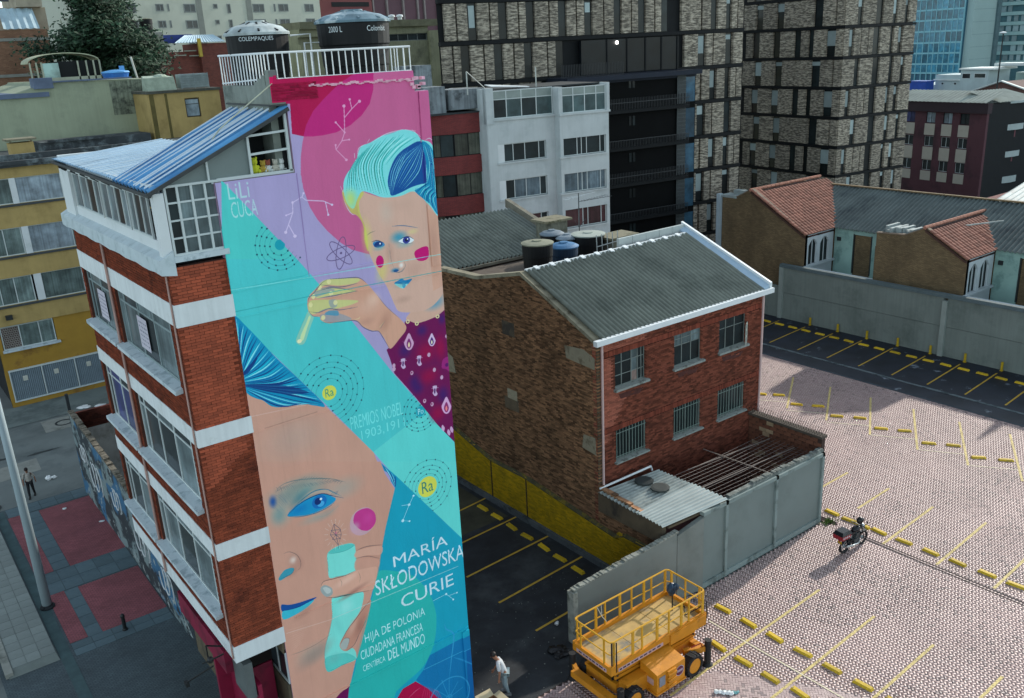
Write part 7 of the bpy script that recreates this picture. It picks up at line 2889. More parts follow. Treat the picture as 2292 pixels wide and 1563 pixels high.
q.build('wall', mat('pale_concrete', '8fa6a4', .85, var=.05, sc=.2), ct)
q = MB()
for z in range(10, 40, 3):
    q.box(.68, -.02, z, 9.22, 0, z + .12)
q.build('pour_joint', mat('pour_joint', '7c9290', .85), ct)
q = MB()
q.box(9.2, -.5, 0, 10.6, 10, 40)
q.build('dark_edge', mat('slate_strip', '4d6468', .7), ct)  # narrow slate-coloured strip down one edge of the tower
of = thing('office_tower', 'pale gridded office tower at the far right edge behind the lamp', 'tower', (260.5, 120.36, 0), 80, local=True)
q = MB()
q.box(-20, -12, 0, 4.4, -.4, 42)
q.build('inner_block', mat('grid_glass', '4a6b70', .4), of)
M_grid = mat('pale_grid', 'a3bfba', .8, var=.06)
for z in [11.3, 13.75, 16.2, 18.7, 21.2, 23.7, 26.2, 28.7, 31.2]:
    q = MB()
    q.fbox(Pg, -20, 4.3, z - .45, z + .45, -.4, .1)
    q.build('spandrel', M_grid, of)
    for u in range(-18, 4, 2):
        if random.random() < .75:
            q = MB()
            q.fbox(Pg, u + random.uniform(0, .5), u + 1.5, z + .5, z + 1.95, -.35, -.2)
            q.build('window_blind', M_blind, of)
lo_ = thing('low_rooftops', 'jumble of low white roofs and rooms below the glass tower', 'building', (152.71, 79.82, 0), 80, local=True)
M_lo = mat('pale_room', 'a7b8b8', .8, var=.1, sc=.5)
q = MB()
q.fbox(Pg, -2.4, 2.3, 0, 13.9, -5, 0)
q.fbox(Pg, -7.6, -2.6, 0, 14.7, -5, .3)
q.fbox(Pg, 2.3, 9, 0, 12.2, -8, -1)
q.build('rooms', M_lo, lo_)
q = MB()
q.fbox(Pg, -2.6, 2.5, 13.0, 13.2, 0, .3)
q.fbox(Pg, -8.8, -2.4, 14.7, 14.95, -5, .6)
q.fbox(Pg, -20, -6.8, 15.2, 15.6, -5, -2)
q.build('roof_slabs', mat('white_slab', 'c2cbc8', .7, var=.08), lo_)
window(lo_, lambda u, d, z: (u, .3 + d, z), -4.5, -2.9, 13.3, 14.2, M_wframe, M_glass, d=0, fw=.1)
window(lo_, lambda u, d, z: (u, .3 + d, z), -7.2, -5.1, 13.4, 14.2, M_wframe, M_glass, d=0, fw=.1)
window(lo_, Pg, -1.8, -1.3, 12.3, 12.7, M_wframe, M_glass, d=0, fw=.06)
window(lo_, Pg, .6, 1.1, 12.3, 12.7, M_wframe, M_glass, d=0, fw=.06)
q = MB()
q.fbox(Pg, -22, -8, 0, 14, -30, -6)
q.build('grey_block', mat('pale_concrete', '8fa6a4', .85, var=.05, sc=.2), lo_)
t = thing('blue_tank', 'cobalt blue water cistern on the low white roofs', 'water tank', (152, 83.5, 12), 80, local=True)
q = MB()
q.box(-2.0, 0, -.4, 1.2, 2, .95)
q.box(-2.1, -.1, .95, 1.3, 2.1, 1.08)
q.build('cistern', mat('cobalt_plastic', '20479c', .4, var=.15), t)
gb = thing('gable_shed', 'brown brick shed with a low gable and pale broken roofs behind', 'shed', (140, 66, 0), 80, local=True)
q = MB()
q.prism([(-6.5, 0, 0), (3.5, 0, 0), (3.5, 0, 12.1), (-1.2, 0, 13.6), (-6.5, 0, 12.0)], (0, -10, 0))
q.build('gable_wall', brickmat('shed_brick', ('6a4a44', '5c403b'), '4f3d38', .3, .1, .012), gb)
q = MB()
for a, b in (((3.7, .2, 12.15), (-1.2, .2, 13.7)), ((-1.2, .2, 13.7), (-6.7, .2, 12.1))):
    q.bar(a, b, .5, .15)
q.build('verge', mat('white_slab', 'c2cbc8', .7), gb)
for i in range(5):
    corrugated((-4.5 - i * 3.4, -1 - i * .8, 12.6), (-8 - i * 3.4, -1 - i * .8, 12.4), (-8 - i * 3.4, -8, 13.9), (-4.5 - i * 3.4, -8, 13.9), pitch=.8, amp=.12, name='broken_roof', m=mat('pale_broken_sheet', 'a2b0ad', .6, var=.5, sc=.8), parent=gb)
q = MB()
q.box(-24, -9, 0, -4.6, -1, 12.2)
q.build('rear_wall', mat('grey_wing', '6d7774', .85, var=.15, sc=.6), gb)
t = thing('street_lamp', 'slim distant street lamp with a bright flat head at the upper right', 'street lamp', (132.5, 62.1, 0))
q = MB()
q.tube([(132.5, 62.1, 0), (132.5, 62.1, 20.3)], [.14, .09], 6)
q.build('lamp_post', mat('dark_lamp', '23292a', .6), t)
q = MB()
q.lathe([(.1, 0), (.45, .1), (.4, .22), (.05, .3)], (132.4, 62.1, 20.3), 10)
q.build('lamp_head', M_wmetal, t)
ls = thing('low_sheds', 'low red walled sheds with pale patched roofs behind the terrace', 'shed', (95, 33, 0))
q = MB()
q.box(88, 20, 0, 100, 42, 5.6)
q.build('red_wall', mat('shed_red', '6b3a36', .9, var=.2), ls)
for i in range(4):
    corrugated((87.7, 20 + i * 5.2, 5.7), (87.7, 24.8 + i * 5.2, 5.7), (95, 24.8 + i * 5.2, 7.0), (95, 20 + i * 5.2, 7.0), pitch=.6, amp=.07, name='shed_roof', m=mat('pale_broken_sheet', 'a2b0ad', .6, var=.5, sc=.8), parent=ls)
# ------------------------------------------------------------------ roof of the painted building: railing and two tanks
t = bpy.data.objects['apartment_building']
M_rail = mat('white_rail', 'd5dbdb', .5, var=.06)
q = MB()
q.tube([(8.1 + 1.2, 25.2, 22.12), (9.34, 22.05, 22.12), (13.42, 22.0, 22.12)], .028, 5)
q.tube([(9.34, 22.05, 21.5), (13.42, 22.0, 21.5)], .02, 5)
q.tube([(9.32, 25.2, 21.4), (9.34, 22.7, 21.5)], .02, 5)
q.build('railing', M_rail, t)
for i in range(22):
    x = 9.36 + i * 4.06 / 21
    q = MB()
    q.tube([(x, 22.03, 21.46), (x, 22.03, 22.12)], .017, 4)
    q.build('baluster', M_rail, t)
for i in range(16):
    y = 22.2 + i * .2
    q = MB()
    q.tube([(9.33, y, 21.36), (9.33, y, 22.12)], .017, 4)
    q.build('baluster', M_rail, t)
for i in range(6):
    q = MB()
    x = 13.4
    q.tube([(x, 22.3 + i * .5, 21.4), (x, 22.3 + i * .5, 22.12)], .017, 4)
    q.build('baluster', M_rail, t)
q = MB()
q.tube([(13.42, 22.0, 22.12), (13.4, 25.2, 22.12)], .028, 5)
q.build('side_rail', M_rail, t)


def curved_text(s_, x, y, z, r_, a0, a1, z0, z1, parent):
    v, f = text_mesh(s_)
    q = MB()
    q.add([(x + (r_ + .012) * math.cos(a0 + (a1 - a0) * p[0]), y + (r_ + .012) * math.sin(a0 + (a1 - a0) * p[0]), z + z0 + (z1 - z0) * p[1]) for p in v], f)
    return q.build('tank_lettering', mat('white_lettering', 'b9c4c6', .6), parent)


M_lid_w = mat('dusty_white_lid', 'a3aeae', .7, var=.3, sc=3)
M_lid_t = mat('blue_grey_lid', '5d7884', .5, var=.35, sc=2, col2='a9b9bd', lo=.52, hi=.6, sc2=1.5)


def big_tank(x, y, z, r_, h, lm, label, peak):
    t = tank(x, y, z, r_, h, lm, label, group='two big black tanks on the painted building', lidh=peak)
    q = MB()
    for k in range(10):
        a = 2 * math.pi * k / 10
        q.bar((x + r_ * .35 * math.cos(a), y + r_ * .35 * math.sin(a), z + h + peak * .98), (x + r_ * 1.02 * math.cos(a), y + r_ * 1.02 * math.sin(a), z + h + .03), .05, .05)
    q.build('lid_ribs', M_tank if peak > .25 else lm, t)
    return t


big_tank(10.1, 24.3, 21.15, .82, 1.5, M_lid_w, 'black water tank with dusty white ribbed lid, left one on the painted building', .26)
big_tank(12.68, 23.7, 21.15, 1.0, 1.72, M_lid_t, 'wider black water tank with domed blue grey lid, right one on the painted building', .24)
for o in [o for o in bpy.data.objects if o.name.startswith('water_tank') and abs(o.location.z - 21.15) < .01]:
    if o.location.x < 11:
        curved_text('COLEMPAQUES', 10.1, 24.3, 21.15, .835, R(-146), R(-84), 1.28, 1.4, o)
    else:
        curved_text('2000 L', 12.68, 23.7, 21.15, 1.01, R(-158), R(-135), 1.42, 1.57, o)
        curved_text('Colombit', 12.68, 23.7, 21.15, 1.01, R(-97), R(-62), 1.42, 1.56, o)
t = thing('water_pipe', 'white plastic pipe run linking the two big roof tanks', 'pipe', (11.4, 24, 21.15))
q = MB()
q.tube([(10.9, 24, 22.55), (11.5, 24, 22.58), (11.5, 24, 21.2)], .025, 5)
q.tube([(11.3, 24, 21.2), (11.3, 24, 22.35), (11.85, 24, 22.35), (11.85, 23.9, 22.8), (11.95, 23.9, 22.8)], .025, 5)
q.build('pipe_run', M_rail, t)
# soft toys on the ledge behind the gable glazing
toys = ((7.75, 'grey', '8f9694', 'grey plush toy lying leftmost behind the gable glazing'), (8.2, 'pale', 'b7bcb8', 'pale plush toy left of the window post behind the glazing'), (8.42, 'pink', '9d7f86', 'dull pink plush toy next to the window post'),
        (8.72, 'lime', 'b9bf30', 'lime yellow plush toy sitting right of the window post'), (8.95, 'amber', 'a98f3a', 'small amber plush toy beside the lime yellow one'), (9.08, 'white', 'c3c8c4', 'white plush toy with rusty cap in the gable window'), (9.28, 'cream', 'b5b2a4', 'cream plush toy second from the right in the gable window'), (9.45, 'snow', 'cfd3cf', 'white plush toy rightmost in the gable window'))
for x, nm, c_, lb in toys:
    s_ = .1 if nm not in ('lime', 'pale') else .13
    t = thing('plush_toy', lb, 'toy', (x, 22.25, 19.24), group='plush toys in the gable window')
    mm = mat('plush_' + nm, c_, .95, var=.1)
    q = MB()
    q.ball((x, 22.25, 19.24 + s_), s_, s_ * .8, s_, 8, 6)
    for dx in (-.8, .8):
        q.ball((x + dx * s_, 22.2, 19.24 + s_ * .5), s_ * .4, n=6, m=4)
        q.ball((x + dx * s_ * .9, 22.22, 19.24 + s_ * 1.3), s_ * .35, n=6, m=4)
    q.build('toy_body', mm, t)
    q = MB()
    q.ball((x, 22.23, 19.24 + s_ * 2.4), s_ * .75, n=8, m=6)
    for dx in (-.5, .5):
        q.ball((x + dx * s_, 22.23, 19.24 + s_ * 3.0), s_ * .28, n=6, m=4)
    q.build('toy_head', mm if nm != 'white' else mat('plush_rust', '8a4a3a', .95), t)
q = MB()
q.box(7.5, 22.0, 19.16, 9.66, 22.7, 19.24)
q.build('window_shelf', M_sill, bpy.data.objects['apartment_building'])

# ------------------------------------------------------------------ yellow scissor lift
lf = thing('scissor_lift', 'yellow scissor lift with railed platform parked by the end of the grey wall', 'lift', (19.8, 19.6, 0))
M_or = mat('lift_orange', 'c9821a', .5, var=.12, sc=2, col2='9a6414', lo=.55, hi=.75, sc2=2.5)
M_orr = mat('lift_rail_yellow', 'd09a26', .45, var=.1, sc=3)
M_rub = mat('black_rubber', '16171a', .75, var=.3, sc=4)
M_blk = mat('lift_black', '1b1c1d', .6, var=.25, sc=3)
def plate(x0, x1):
    q = MB()
    q.box(x0, 18.82, 1.6, x1, 20.58, 1.63)
    q.build('deck_plate', mat('worn_deck', 'b99a5e', .75, var=.2, sc=1.5, col2='77766e', lo=.48, hi=.62, sc2=.9, obj=.06), lf)
plate(17.5, 19.0)
plate(19.02, 20.55)
plate(20.57, 22.15)
q = MB()
q.box(17.42, 18.7, 1.42, 22.25, 18.82, 1.78)
q.box(17.42, 20.58, 1.42, 22.25, 20.7, 1.78)
q.box(17.42, 18.82, 1.42, 17.52, 20.58, 1.74)
q.box(22.14, 18.82, 1.42, 22.25, 20.58, 1.78)
q.box(17.52, 18.82, 1.5, 22.14, 20.58, 1.595)
q.box(20.3, 18.66, 1.3, 22.2, 18.7, 1.72)
q.build('platform', M_or, lf)
# guard rails: top and mid tubes with rounded corners, posts as separate parts
def loop(z, r_):
    x0, x1, y0, y1, c = 17.46, 22.2, 18.76, 20.64, .14
    pts = []
    for (cx, cy, a0) in ((x1 - c, y1 - c, 0), (x0 + c, y1 - c, 90), (x0 + c, y0 + c, 180), (x1 - c, y0 + c, 270)):
        pts += [(cx + c * math.cos(R(a0 + k * 30)), cy + c * math.sin(R(a0 + k * 30)), z) for k in range(4)]
    q = MB()
    q.tube(pts + pts[:1], r_, 6, False)
    return q
loop(2.72, .032).build('top_rail', M_orr, lf)
loop(2.22, .024).build('mid_rail', M_orr, lf)
for x, y, w_ in [(x, y, .03 + .02 * (k % 2)) for y in (18.76, 20.64) for k, x in enumerate((17.6, 18.5, 18.95, 19.7, 20.3, 20.95, 21.35, 22.1))] + [(17.46, 19.1, .03), (17.46, 20.3, .03), (22.2, 19.0, .05), (22.2, 19.7, .03), (22.2, 20.4, .05)]:
    q = MB()
    q.box(x - w_, y - .025, 1.75, x + w_, y + .025, 2.72)
    q.build('rail_post', M_orr, lf)
q = MB()
q.bar((17.5, 18.76, 1.8), (17.5, 18.76, 2.72), .04)
q.bar((17.66, 18.7, 1.5), (17.66, 18.7, 2.7), .035)
q.build('gate_post', M_blk, lf)
# decals along the platform edge
for P_, a, b in ((FrY(18.7), 17.75, 19.95), (FrX(17.42), 18.95, 20.5)):
    q = MB()
    q.fbox(P_, a, b, 1.46, 1.6, 0, .004)
    d_ = q.build('warning_strip', mat('pink_strip', 'b89aa0', .6, var=.08), lf)
    q = MB()
    u = a + .06
    while u < b - .2:
        w_ = random.uniform(.06, .2)
        q.fbox(P_, u, u + w_, 1.5, 1.56, .004, .006)
        u += w_ + random.uniform(.03, .09)
    q.build('strip_print', mat('strip_ink', '3a2a2a', .7), d_)
# scissor arms folded under the platform
for k, y in enumerate((18.95, 19.1, 20.2, 20.35)):
    q = MB()
    for j in range(3):
        za, zb = .85 + j * .18, 1.03 + j * .18
        q.bar((17.8, y, za if k % 2 else zb), (21.9, y, zb if k % 2 else za), .07, .13)
    q.build('scissor_arm', M_or if k in (0, 3) else M_blk, lf)
q = MB()
for j in range(3):
    for x in (17.9, 19.85, 21.8):
        q.tube([(x, 18.9, .92 + j * .18), (x, 20.4, .92 + j * .18)], .045, 6)
q.box(18.3, 19.2, .9, 21.2, 20.1, 1.4)
q.build('pivot_pins', M_blk, lf)
q = MB()
q.box(17.75, 18.85, .45, 21.75, 20.45, .85)
q.box(17.2, 18.5, .42, 17.5, 20.6, .66)
q.box(21.5, 18.3, .55, 21.75, 20.7, .8)
q.box(17.9, 18.45, .35, 18.9, 18.85, .95)
q.build('chassis', M_or, lf)
q = MB()
q.hexa([(18.9, 17.98, .34), (20.3, 17.98, .34), (20.3, 18.8, .34), (18.9, 18.8, .34), (18.9, 17.98, 1.12), (20.3, 17.98, 1.16), (20.3, 18.8, 1.3), (18.9, 18.8, 1.3)])
q.box(18.84, 17.94, .3, 20.34, 18.8, .36)
cab = q.build('engine_cabinet', M_or, lf)
for k in range(3):
    q = MB()
    q.box(19.38, 17.86, .42 + k * .24, 19.78, 17.98, .5 + k * .24)
    q.box(19.38, 17.9, .5 + k * .24, 19.78, 17.98, .6 + k * .24)
    q.build('step', M_or, cab)
q = MB()
q.box(19.0, 17.955, .6, 19.28, 17.975, .98)
q.build('meter_panel', mat('meter_grey', '7f8590', .4), cab)
q = MB()
q.box(18.885, 18.15, .62, 18.9, 18.45, .86)
q.build('side_label', mat('pale_label', 'b08f86', .6), cab)
for rr_, dd, mm in ((.21, 0, mat('sticker_white', 'b9aab4', .5)), (.185, .004, mat('sticker_plum', '5c1c3c', .5))):
    q = MB()
    q.poly([(20.03 + rr_ * math.cos(k * .2618), 17.968 - dd, .78 + rr_ * math.sin(k * .2618)) for k in range(24)])
    q.build('round_sticker', mm, cab)
q = MB()
for k in range(5):
    q.box(19.9 + k * .055, 17.958, .74 + .01 * (k % 2), 19.94 + k * .055, 17.96, .84)
q.build('sticker_print', mat('sticker_white', 'b9aab4', .5), cab)
wheelme = None
for x, y in ((20.95, 18.22), (20.95, 20.5), (18.05, 18.35), (18.05, 20.55)):
    q = MB()
    prof = [(.30, -.17), (.40, -.18), (.43, -.13), (.43, .13), (.40, .18), (.30, .17)]
    n = 24
    vs = [(x + r_ * math.cos(2 * math.pi * k / n), y + d_, .43 + r_ * math.sin(2 * math.pi * k / n)) for r_, d_ in prof for k in range(n)]
    fs = [(i * n + k, i * n + (k + 1) % n, (i + 1) * n + (k + 1) % n, (i + 1) * n + k) for i in range(5) for k in range(n)]
    q.add(vs, fs)
    for k in range(n):
        if k % 2:
            a = 2 * math.pi * k / n
            q.bar((x + .435 * math.cos(a), y - .17, .43 + .435 * math.sin(a)), (x + .435 * math.cos(a + .12), y + .17, .43 + .435 * math.sin(a + .12)), .05, .03)
    wo = q.build('wheel', M_rub, lf)
    q = MB()
    for d_ in (-.14, .14):
        q.tube([(x, y + d_ - .01, .43), (x, y + d_ + .01, .43)], .3, 16)
    q.build('rim', M_or, wo)
for x, y in ((21.78, 18.2), (21.7, 20.85), (17.55, 20.9), (17.5, 18.35)):
    q = MB()
    q.tube([(x, y, .12), (x, y, 1.08)], .13, 12)
    q.tube([(x, y, .0), (x, y, .12)], [.22, .1], 12)
    q.build('outrigger_leg', M_blk, lf)
q = MB()
q.bar((20.9, 18.6, .75), (21.75, 18.25, .72), .16, .2)
q.bar((20.9, 20.4, .75), (21.7, 20.8, .72), .16, .2)
q.bar((17.4, 20.4, .55), (17.55, 20.85, .6), .16, .2)
q.bar((17.4, 18.7, .55), (17.5, 18.4, .6), .16, .2)
q.build('outrigger_beam', M_or, lf)
q = MB()
q.tube([(21.15, 18.45, .9), (21.5, 18.3, 1.0), (21.7, 18.3, .6)], .025, 5)
q.build('hydraulic_hose', mat('red_hose', '8a2a22', .5), lf)
q = MB()
q.tube([(21.8, 20.0, 1.62), (22.05, 19.6, 1.66), (21.7, 19.2, 1.66), (22.2, 18.95, 1.9), (22.33, 18.8, 2.2), (22.36, 18.75, 1.7), (22.32, 18.8, 1.2), (22.2, 18.72, 1.05)], .022, 5)
q.tube([(22.2, 18.9, 2.2), (22.36, 18.8, 2.0), (22.3, 18.72, 1.5)], .02, 5)
q.build('control_cable', M_blk, lf)
q = MB()
q.tube([(18.55, 20.62, 2.7), (18.68, 20.5, 2.3), (18.85, 20.45, 2.05)], .014, 4)
q.tube([(18.75, 20.62, 2.7), (18.68, 20.5, 2.3)], .014, 4)
q.build('rope', mat('white_rope', 'c5c0b0', .8), lf)
q = MB()
q.bar((21.55, 19.75, 1.62), (21.6, 19.8, 2.4), .035)
q.build('control_stalk', M_blk, lf)
t = thing('hanging_bag', 'dark blue plastic bag hung over the lift control box', 'bag', (21.6, 19.8, 2.3))
q = MB()
q.ball((21.6, 19.85, 2.5), .2, .17, .25, 9, 6, .35)
q.ball((21.72, 19.75, 2.58), .14, .12, .18, 8, 5, .4)
q.build('bag_skin', mat('blue_black_plastic', '1f3448', .3, var=.5, sc=6), t)

# ------------------------------------------------------------------ motorcycle
mc = thing('motorcycle', 'black and red motorcycle with luggage box parked by the corner of the grey wall', 'motorcycle', (32.7, 19.23, 0), -4, local=True)
M_bike = mat('bike_black', '14161a', .35, var=.25, sc=6)
M_bred = mat('bike_red', '8c1626', .35, var=.2, sc=5)
M_chr = mat('bike_chrome', 'b5babb', .25, metal=.8, var=.1)
for x in (-.62, .64):
    q = MB()
    n = 22
    pts = [(x + .29 * math.cos(2 * math.pi * k / n), 0, .32 + .29 * math.sin(2 * math.pi * k / n)) for k in range(n)]
    q.tube(pts + pts[:1], .062 if x < 0 else .05, 7, False)
    w_ = q.build('wheel', M_rub, mc)
    q = MB()
    for k in range(10):
        a = 2 * math.pi * k / 10
        q.bar((x, 0, .32), (x + .25 * math.cos(a), 0, .32 + .25 * math.sin(a)), .014)
    q.tube([(x, -.06, .32), (x, .06, .32)], .07, 8)
    q.build('spokes', M_chr, w_)
q = MB()
q.bar((-.62, .09, .33), (-.05, .09, .42), .05)
q.bar((-.62, -.09, .33), (-.05, -.09, .42), .05)
q.bar((-.1, 0, .35), (.35, 0, .85), .06)
q.bar((-.7, 0, .78), (.35, 0, .84), .06)
q.bar((-.45, .1, .75), (-.6, .1, .35), .05)
q.bar((-.45, -.1, .75), (-.6, -.1, .35), .05)
q.build('frame', M_bike, mc)
q = MB()
q.box(-.12, -.14, .26, .26, .14, .52)
q.hexa([(0, -.1, .5), (.24, -.1, .5), (.24, .1, .5), (0, .1, .5), (.1, -.09, .74), (.32, -.09, .74), (.32, .09, .74), (.1, .09, .74)])
q.build('engine', mat('engine_grey', '4a4f50', .4, metal=.5, var=.3, sc=8), mc)
q = MB()
q.tube([(.26, -.16, .42), (.1, -.19, .3), (-.3, -.19, .33), (-.75, -.2, .42)], [.025, .03, .05, .055], 8)
q.build('exhaust', M_chr, mc)
q = MB()
q.ball((.12, 0, .93), .28, .16, .14, 12, 7)
q.build('fuel_tank', M_bike, mc, smooth=True)
q = MB()
q.hexa([(-.62, -.13, .82), (-.1, -.12, .8), (-.1, .12, .8), (-.62, .13, .82), (-.6, -.12, .92), (-.1, -.11, .9), (-.1, .11, .9), (-.6, .12, .92)])
q.build('saddle', M_bike, mc)
q = MB()
q.hexa([(-1.12, -.24, .84), (-.58, -.24, .84), (-.58, .24, .84), (-1.12, .24, .84), (-1.14, -.26, 1.04), (-.56, -.26, 1.04), (-.56, .26, 1.04), (-1.14, .26, 1.04)])
bx = q.build('luggage_box', M_bred, mc)
q = MB()
q.hexa([(-1.15, -.27, 1.05), (-.55, -.27, 1.05), (-.55, .27, 1.05), (-1.15, .27, 1.05), (-1.05, -.2, 1.2), (-.62, -.2, 1.22), (-.62, .2, 1.22), (-1.05, .2, 1.2)])
q.build('box_lid', M_bike, bx)
q = MB()
for k in range(4):
    q.box(-1.08 + k * .12, -.262, .92, -1.01 + k * .12, -.25, .99)
q.build('box_print', mat('pale_print', 'b9aeb0', .6), bx)
q = MB()
q.box(-.98, -.09, .58, -.955, .09, .7)
q.build('number_plate', mat('plate_yellow', 'b8901f', .5), mc)
q = MB()
q.bar((-.9, 0, .8), (-.97, 0, .66), .05)
q.ball((-1.0, 0, .78), .04, .1, .05, 8, 5)
q.build('tail_light', M_bred, mc)
q = MB()
for y in (-.09, .09):
    q.tube([(.64, y, .32), (.42, y, .95)], .025, 6)
q.hexa([(.4, -.07, .62), (.92, -.07, .6), (.92, .07, .6), (.4, .07, .62), (.45, -.06, .68), (.85, -.06, .66), (.85, .06, .66), (.45, .06, .68)])
q.build('front_fork', M_bike, mc)
q = MB()
q.tube([(.25, -.36, 1.08), (.36, -.2, 1.05), (.4, 0, 1.0), (.36, .2, 1.05), (.25, .36, 1.08)], .022, 6)
q.tube([(.36, -.22, 1.05), (.4, -.34, 1.28)], .012, 5)
q.tube([(.36, .22, 1.05), (.4, .34, 1.28)], .012, 5)
q.ball((.4, -.35, 1.3), .02, .06, .04, 8, 5)
q.ball((.4, .35, 1.3), .02, .06, .04, 8, 5)
q.build('handlebar', M_bike, mc)
q = MB()
q.ball((.55, 0, .93), .12, .13, .14, 10, 6)
q.build('headlight', M_chr, mc)
t = thing('helmet', 'black crash helmet set on the motorcycle handlebar', 'helmet', (32.7 + .36, 19.2, 1.1))
q = MB()
q.ball((33.06, 19.2, 1.27), .17, .15, .17, 12, 8)
q.build('shell', M_bike, t, smooth=True)
q = MB()
q.box(33.17, 19.1, 1.22, 33.24, 19.3, 1.33)
q.build('visor', mat('dark_visor', '2c3338', .15), t)


# ------------------------------------------------------------------ people: one skinned body, clothes as children
def skin(name, nodes, edges, m, parent, sub=1):
    me = bpy.data.meshes.new(name)
    idx = {k: i for i, k in enumerate(nodes)}
    me.from_pydata([n[0] for n in nodes.values()], [(idx[a], idx[b]) for a, b in edges], [])
    o = bpy.data.objects.new(name, me)
    COL.objects.link(o)
    md = o.modifiers.new('skin', 'SKIN')
    sv = me.skin_vertices[0].data
    for k, i in idx.items():
        r_ = nodes[k][1]
        sv[i].radius = r_ if isinstance(r_, tuple) else (r_, r_)
        sv[i].use_root = (i == 0)
    o.modifiers.new('sub', 'SUBSURF').levels = sub
    dg = bpy.context.evaluated_depsgraph_get()
    dg.update()
    nm = bpy.data.meshes.new_from_object(o.evaluated_get(dg))
    bpy.data.objects.remove(o)
    for p in nm.polygons:
        p.use_smooth = True
    nm.materials.clear()
    nm.materials.append(m)
    nm.name = name
    return link(bpy.data.objects.new(name, nm), parent)


def person(label, loc, az, lean, headf, hands, feet, shirt, pants, hairm, shoes, sleeve=.45, neckside=0):
    """local axes: +X is the way the person faces; lean = forward shift of the shoulders, headf = further shift of the head"""
    t = thing('person', label, 'person', loc, az, local=True)
    sk = mat('skin_tone', '8a5f48', .6, var=.08)
    ph = (0, 0, .93)
    ch = (lean * .55, 0, 1.22)
    nk = (lean, neckside * .5, 1.43)
    hd = (lean + headf, neckside, 1.58)
    N = {'pelvis': (ph, (.15, .11)), 'chest': (ch, (.16, .115)), 'neckb': ((lean * .95, 0, 1.38), (.09, .08)), 'neck': (nk, .055), 'head': (hd, (.078, .092)), 'crown': ((hd[0] + headf * .35, hd[1], hd[2] + .11), (.06, .07))}
    E_ = [('pelvis', 'chest'), ('chest', 'neckb'), ('neckb', 'neck'), ('neck', 'head'), ('head', 'crown')]
    arms = {}
    for s, nm in ((-1, 'r'), (1, 'l')):
        sh = (lean * .9, s * .19, 1.37)
        ha = hands[0 if s < 0 else 1]
        el = tuple((sh[i] + ha[i]) / 2 + (-.04 if i == 0 else s * .04 if i == 1 else -.03) for i in range(3))
        arms[nm] = (sh, el, ha)
        N['sh' + nm], N['el' + nm], N['ha' + nm] = (sh, .058), (el, .042), (ha, .03)
        E_ += [('neckb', 'sh' + nm), ('sh' + nm, 'el' + nm), ('el' + nm, 'ha' + nm)]
        ft = feet[0 if s < 0 else 1]
        hp = (0, s * .09, .88)
        kn = ((ft[0] + hp[0]) / 2 + .05, (ft[1] + hp[1]) / 2, .49)
        N['hp' + nm], N['kn' + nm], N['an' + nm] = (hp, .085), (kn, .06), ((ft[0], ft[1], .09 + ft[2]), .042)
        E_ += [('pelvis', 'hp' + nm), ('hp' + nm, 'kn' + nm), ('kn' + nm, 'an' + nm)]
    body = skin('body', N, E_, sk, t)
    # hands: palm, four unequal fingers and a thumb leaving the side of the palm
    for s, nm in ((-1, 'r'), (1, 'l')):
        sh, el, ha = arms[nm]
        d = (Vector(ha) - Vector(el)).normalized()
        side = Vector((0, s, 0)).cross(d).normalized()
        q = MB()
        p0 = Vector(ha)
        p1 = p0 + d * .085
        q.tube([p0 - d * .02, p0 + d * .03, p1], [.022, .036, .034], 7)
        for k in range(4):
            b = p1 + side * (.024 - .016 * k)
            l_ = (.062, .072, .068, .052)[k]
            q.tube([b - d * .02, b + d * l_ * .5, b + d * l_ * .85 + Vector((0, -s * .02, 0))], [.0095, .0085, .006], 5)
        b = p0 + d * .02 + side * .03
        q.tube([b, b + side * .03 + d * .025, b + side * .03 + d * .06], [.012, .011, .007], 5)
        q.build('hand', sk, t)
    # face
    f = Vector((1, 0, -.25 - headf)).normalized()
    up = Vector((0, 1, 0)).cross(f) * -1
    up = Vector((0, 0, 1)) if abs(up.z) < .1 else (up if up.z > 0 else -up)
    hv = Vector(hd) + up * .02
    q = MB()
    q.tube([hv + f * .085 + up * .02, hv + f * .115 - up * .02, hv + f * .09 - up * .03], [.008, .017, .01], 6)
    for s in (-1, 1):
        q.ball(tuple(hv + Vector((0, s * .085, 0))), .018, .012, .03, 6, 5)
    q.build('nose_and_ears', sk, t)
    q = MB()
    for s in (-1, 1):
        q.ball(tuple(hv + f * .085 + up * .025 + Vector((0, s * .033, 0))), .012, n=6, m=4)
    q.ball(tuple(hv + f * .088 - up * .06), .01, .025, .006, 6, 4)
    q.build('eyes_and_mouth', mat('face_dark', '2d1c18', .5), t)
    # hair
    q = MB()
    c = hv + up * .065 - f * .02
    q.ball(tuple(c), .105, .1, .1, 12, 7, .12)
    q.build('hair', hairm, t, smooth=True)
    # clothes
    S_ = {'a': ((ph[0], 0, .84), (.168, .128)), 'b': (ch, (.182, .138)), 'c': ((lean * .95, 0, 1.39), (.1, .09))}
    SE = [('a', 'b'), ('b', 'c')]
    for nm in 'rl':
        sh, el, ha = arms[nm]
        k = sleeve
        end = tuple(sh[i] + (el[i] - sh[i]) * min(1, k * 2) for i in range(3))
        S_['s' + nm] = (sh, .078)
        S_['e' + nm] = (end, .066)
        SE += [('c', 's' + nm), ('s' + nm, 'e' + nm)]
        if k > .5:
            S_['w' + nm] = (tuple(el[i] + (ha[i] - el[i]) * (k * 2 - 1) for i in range(3)), .045)
            SE += [('e' + nm, 'w' + nm)]
    skin('shirt', S_, SE, shirt, t)
    T_ = {'p': ((0, 0, .93), (.158, .12))}
    TE = []
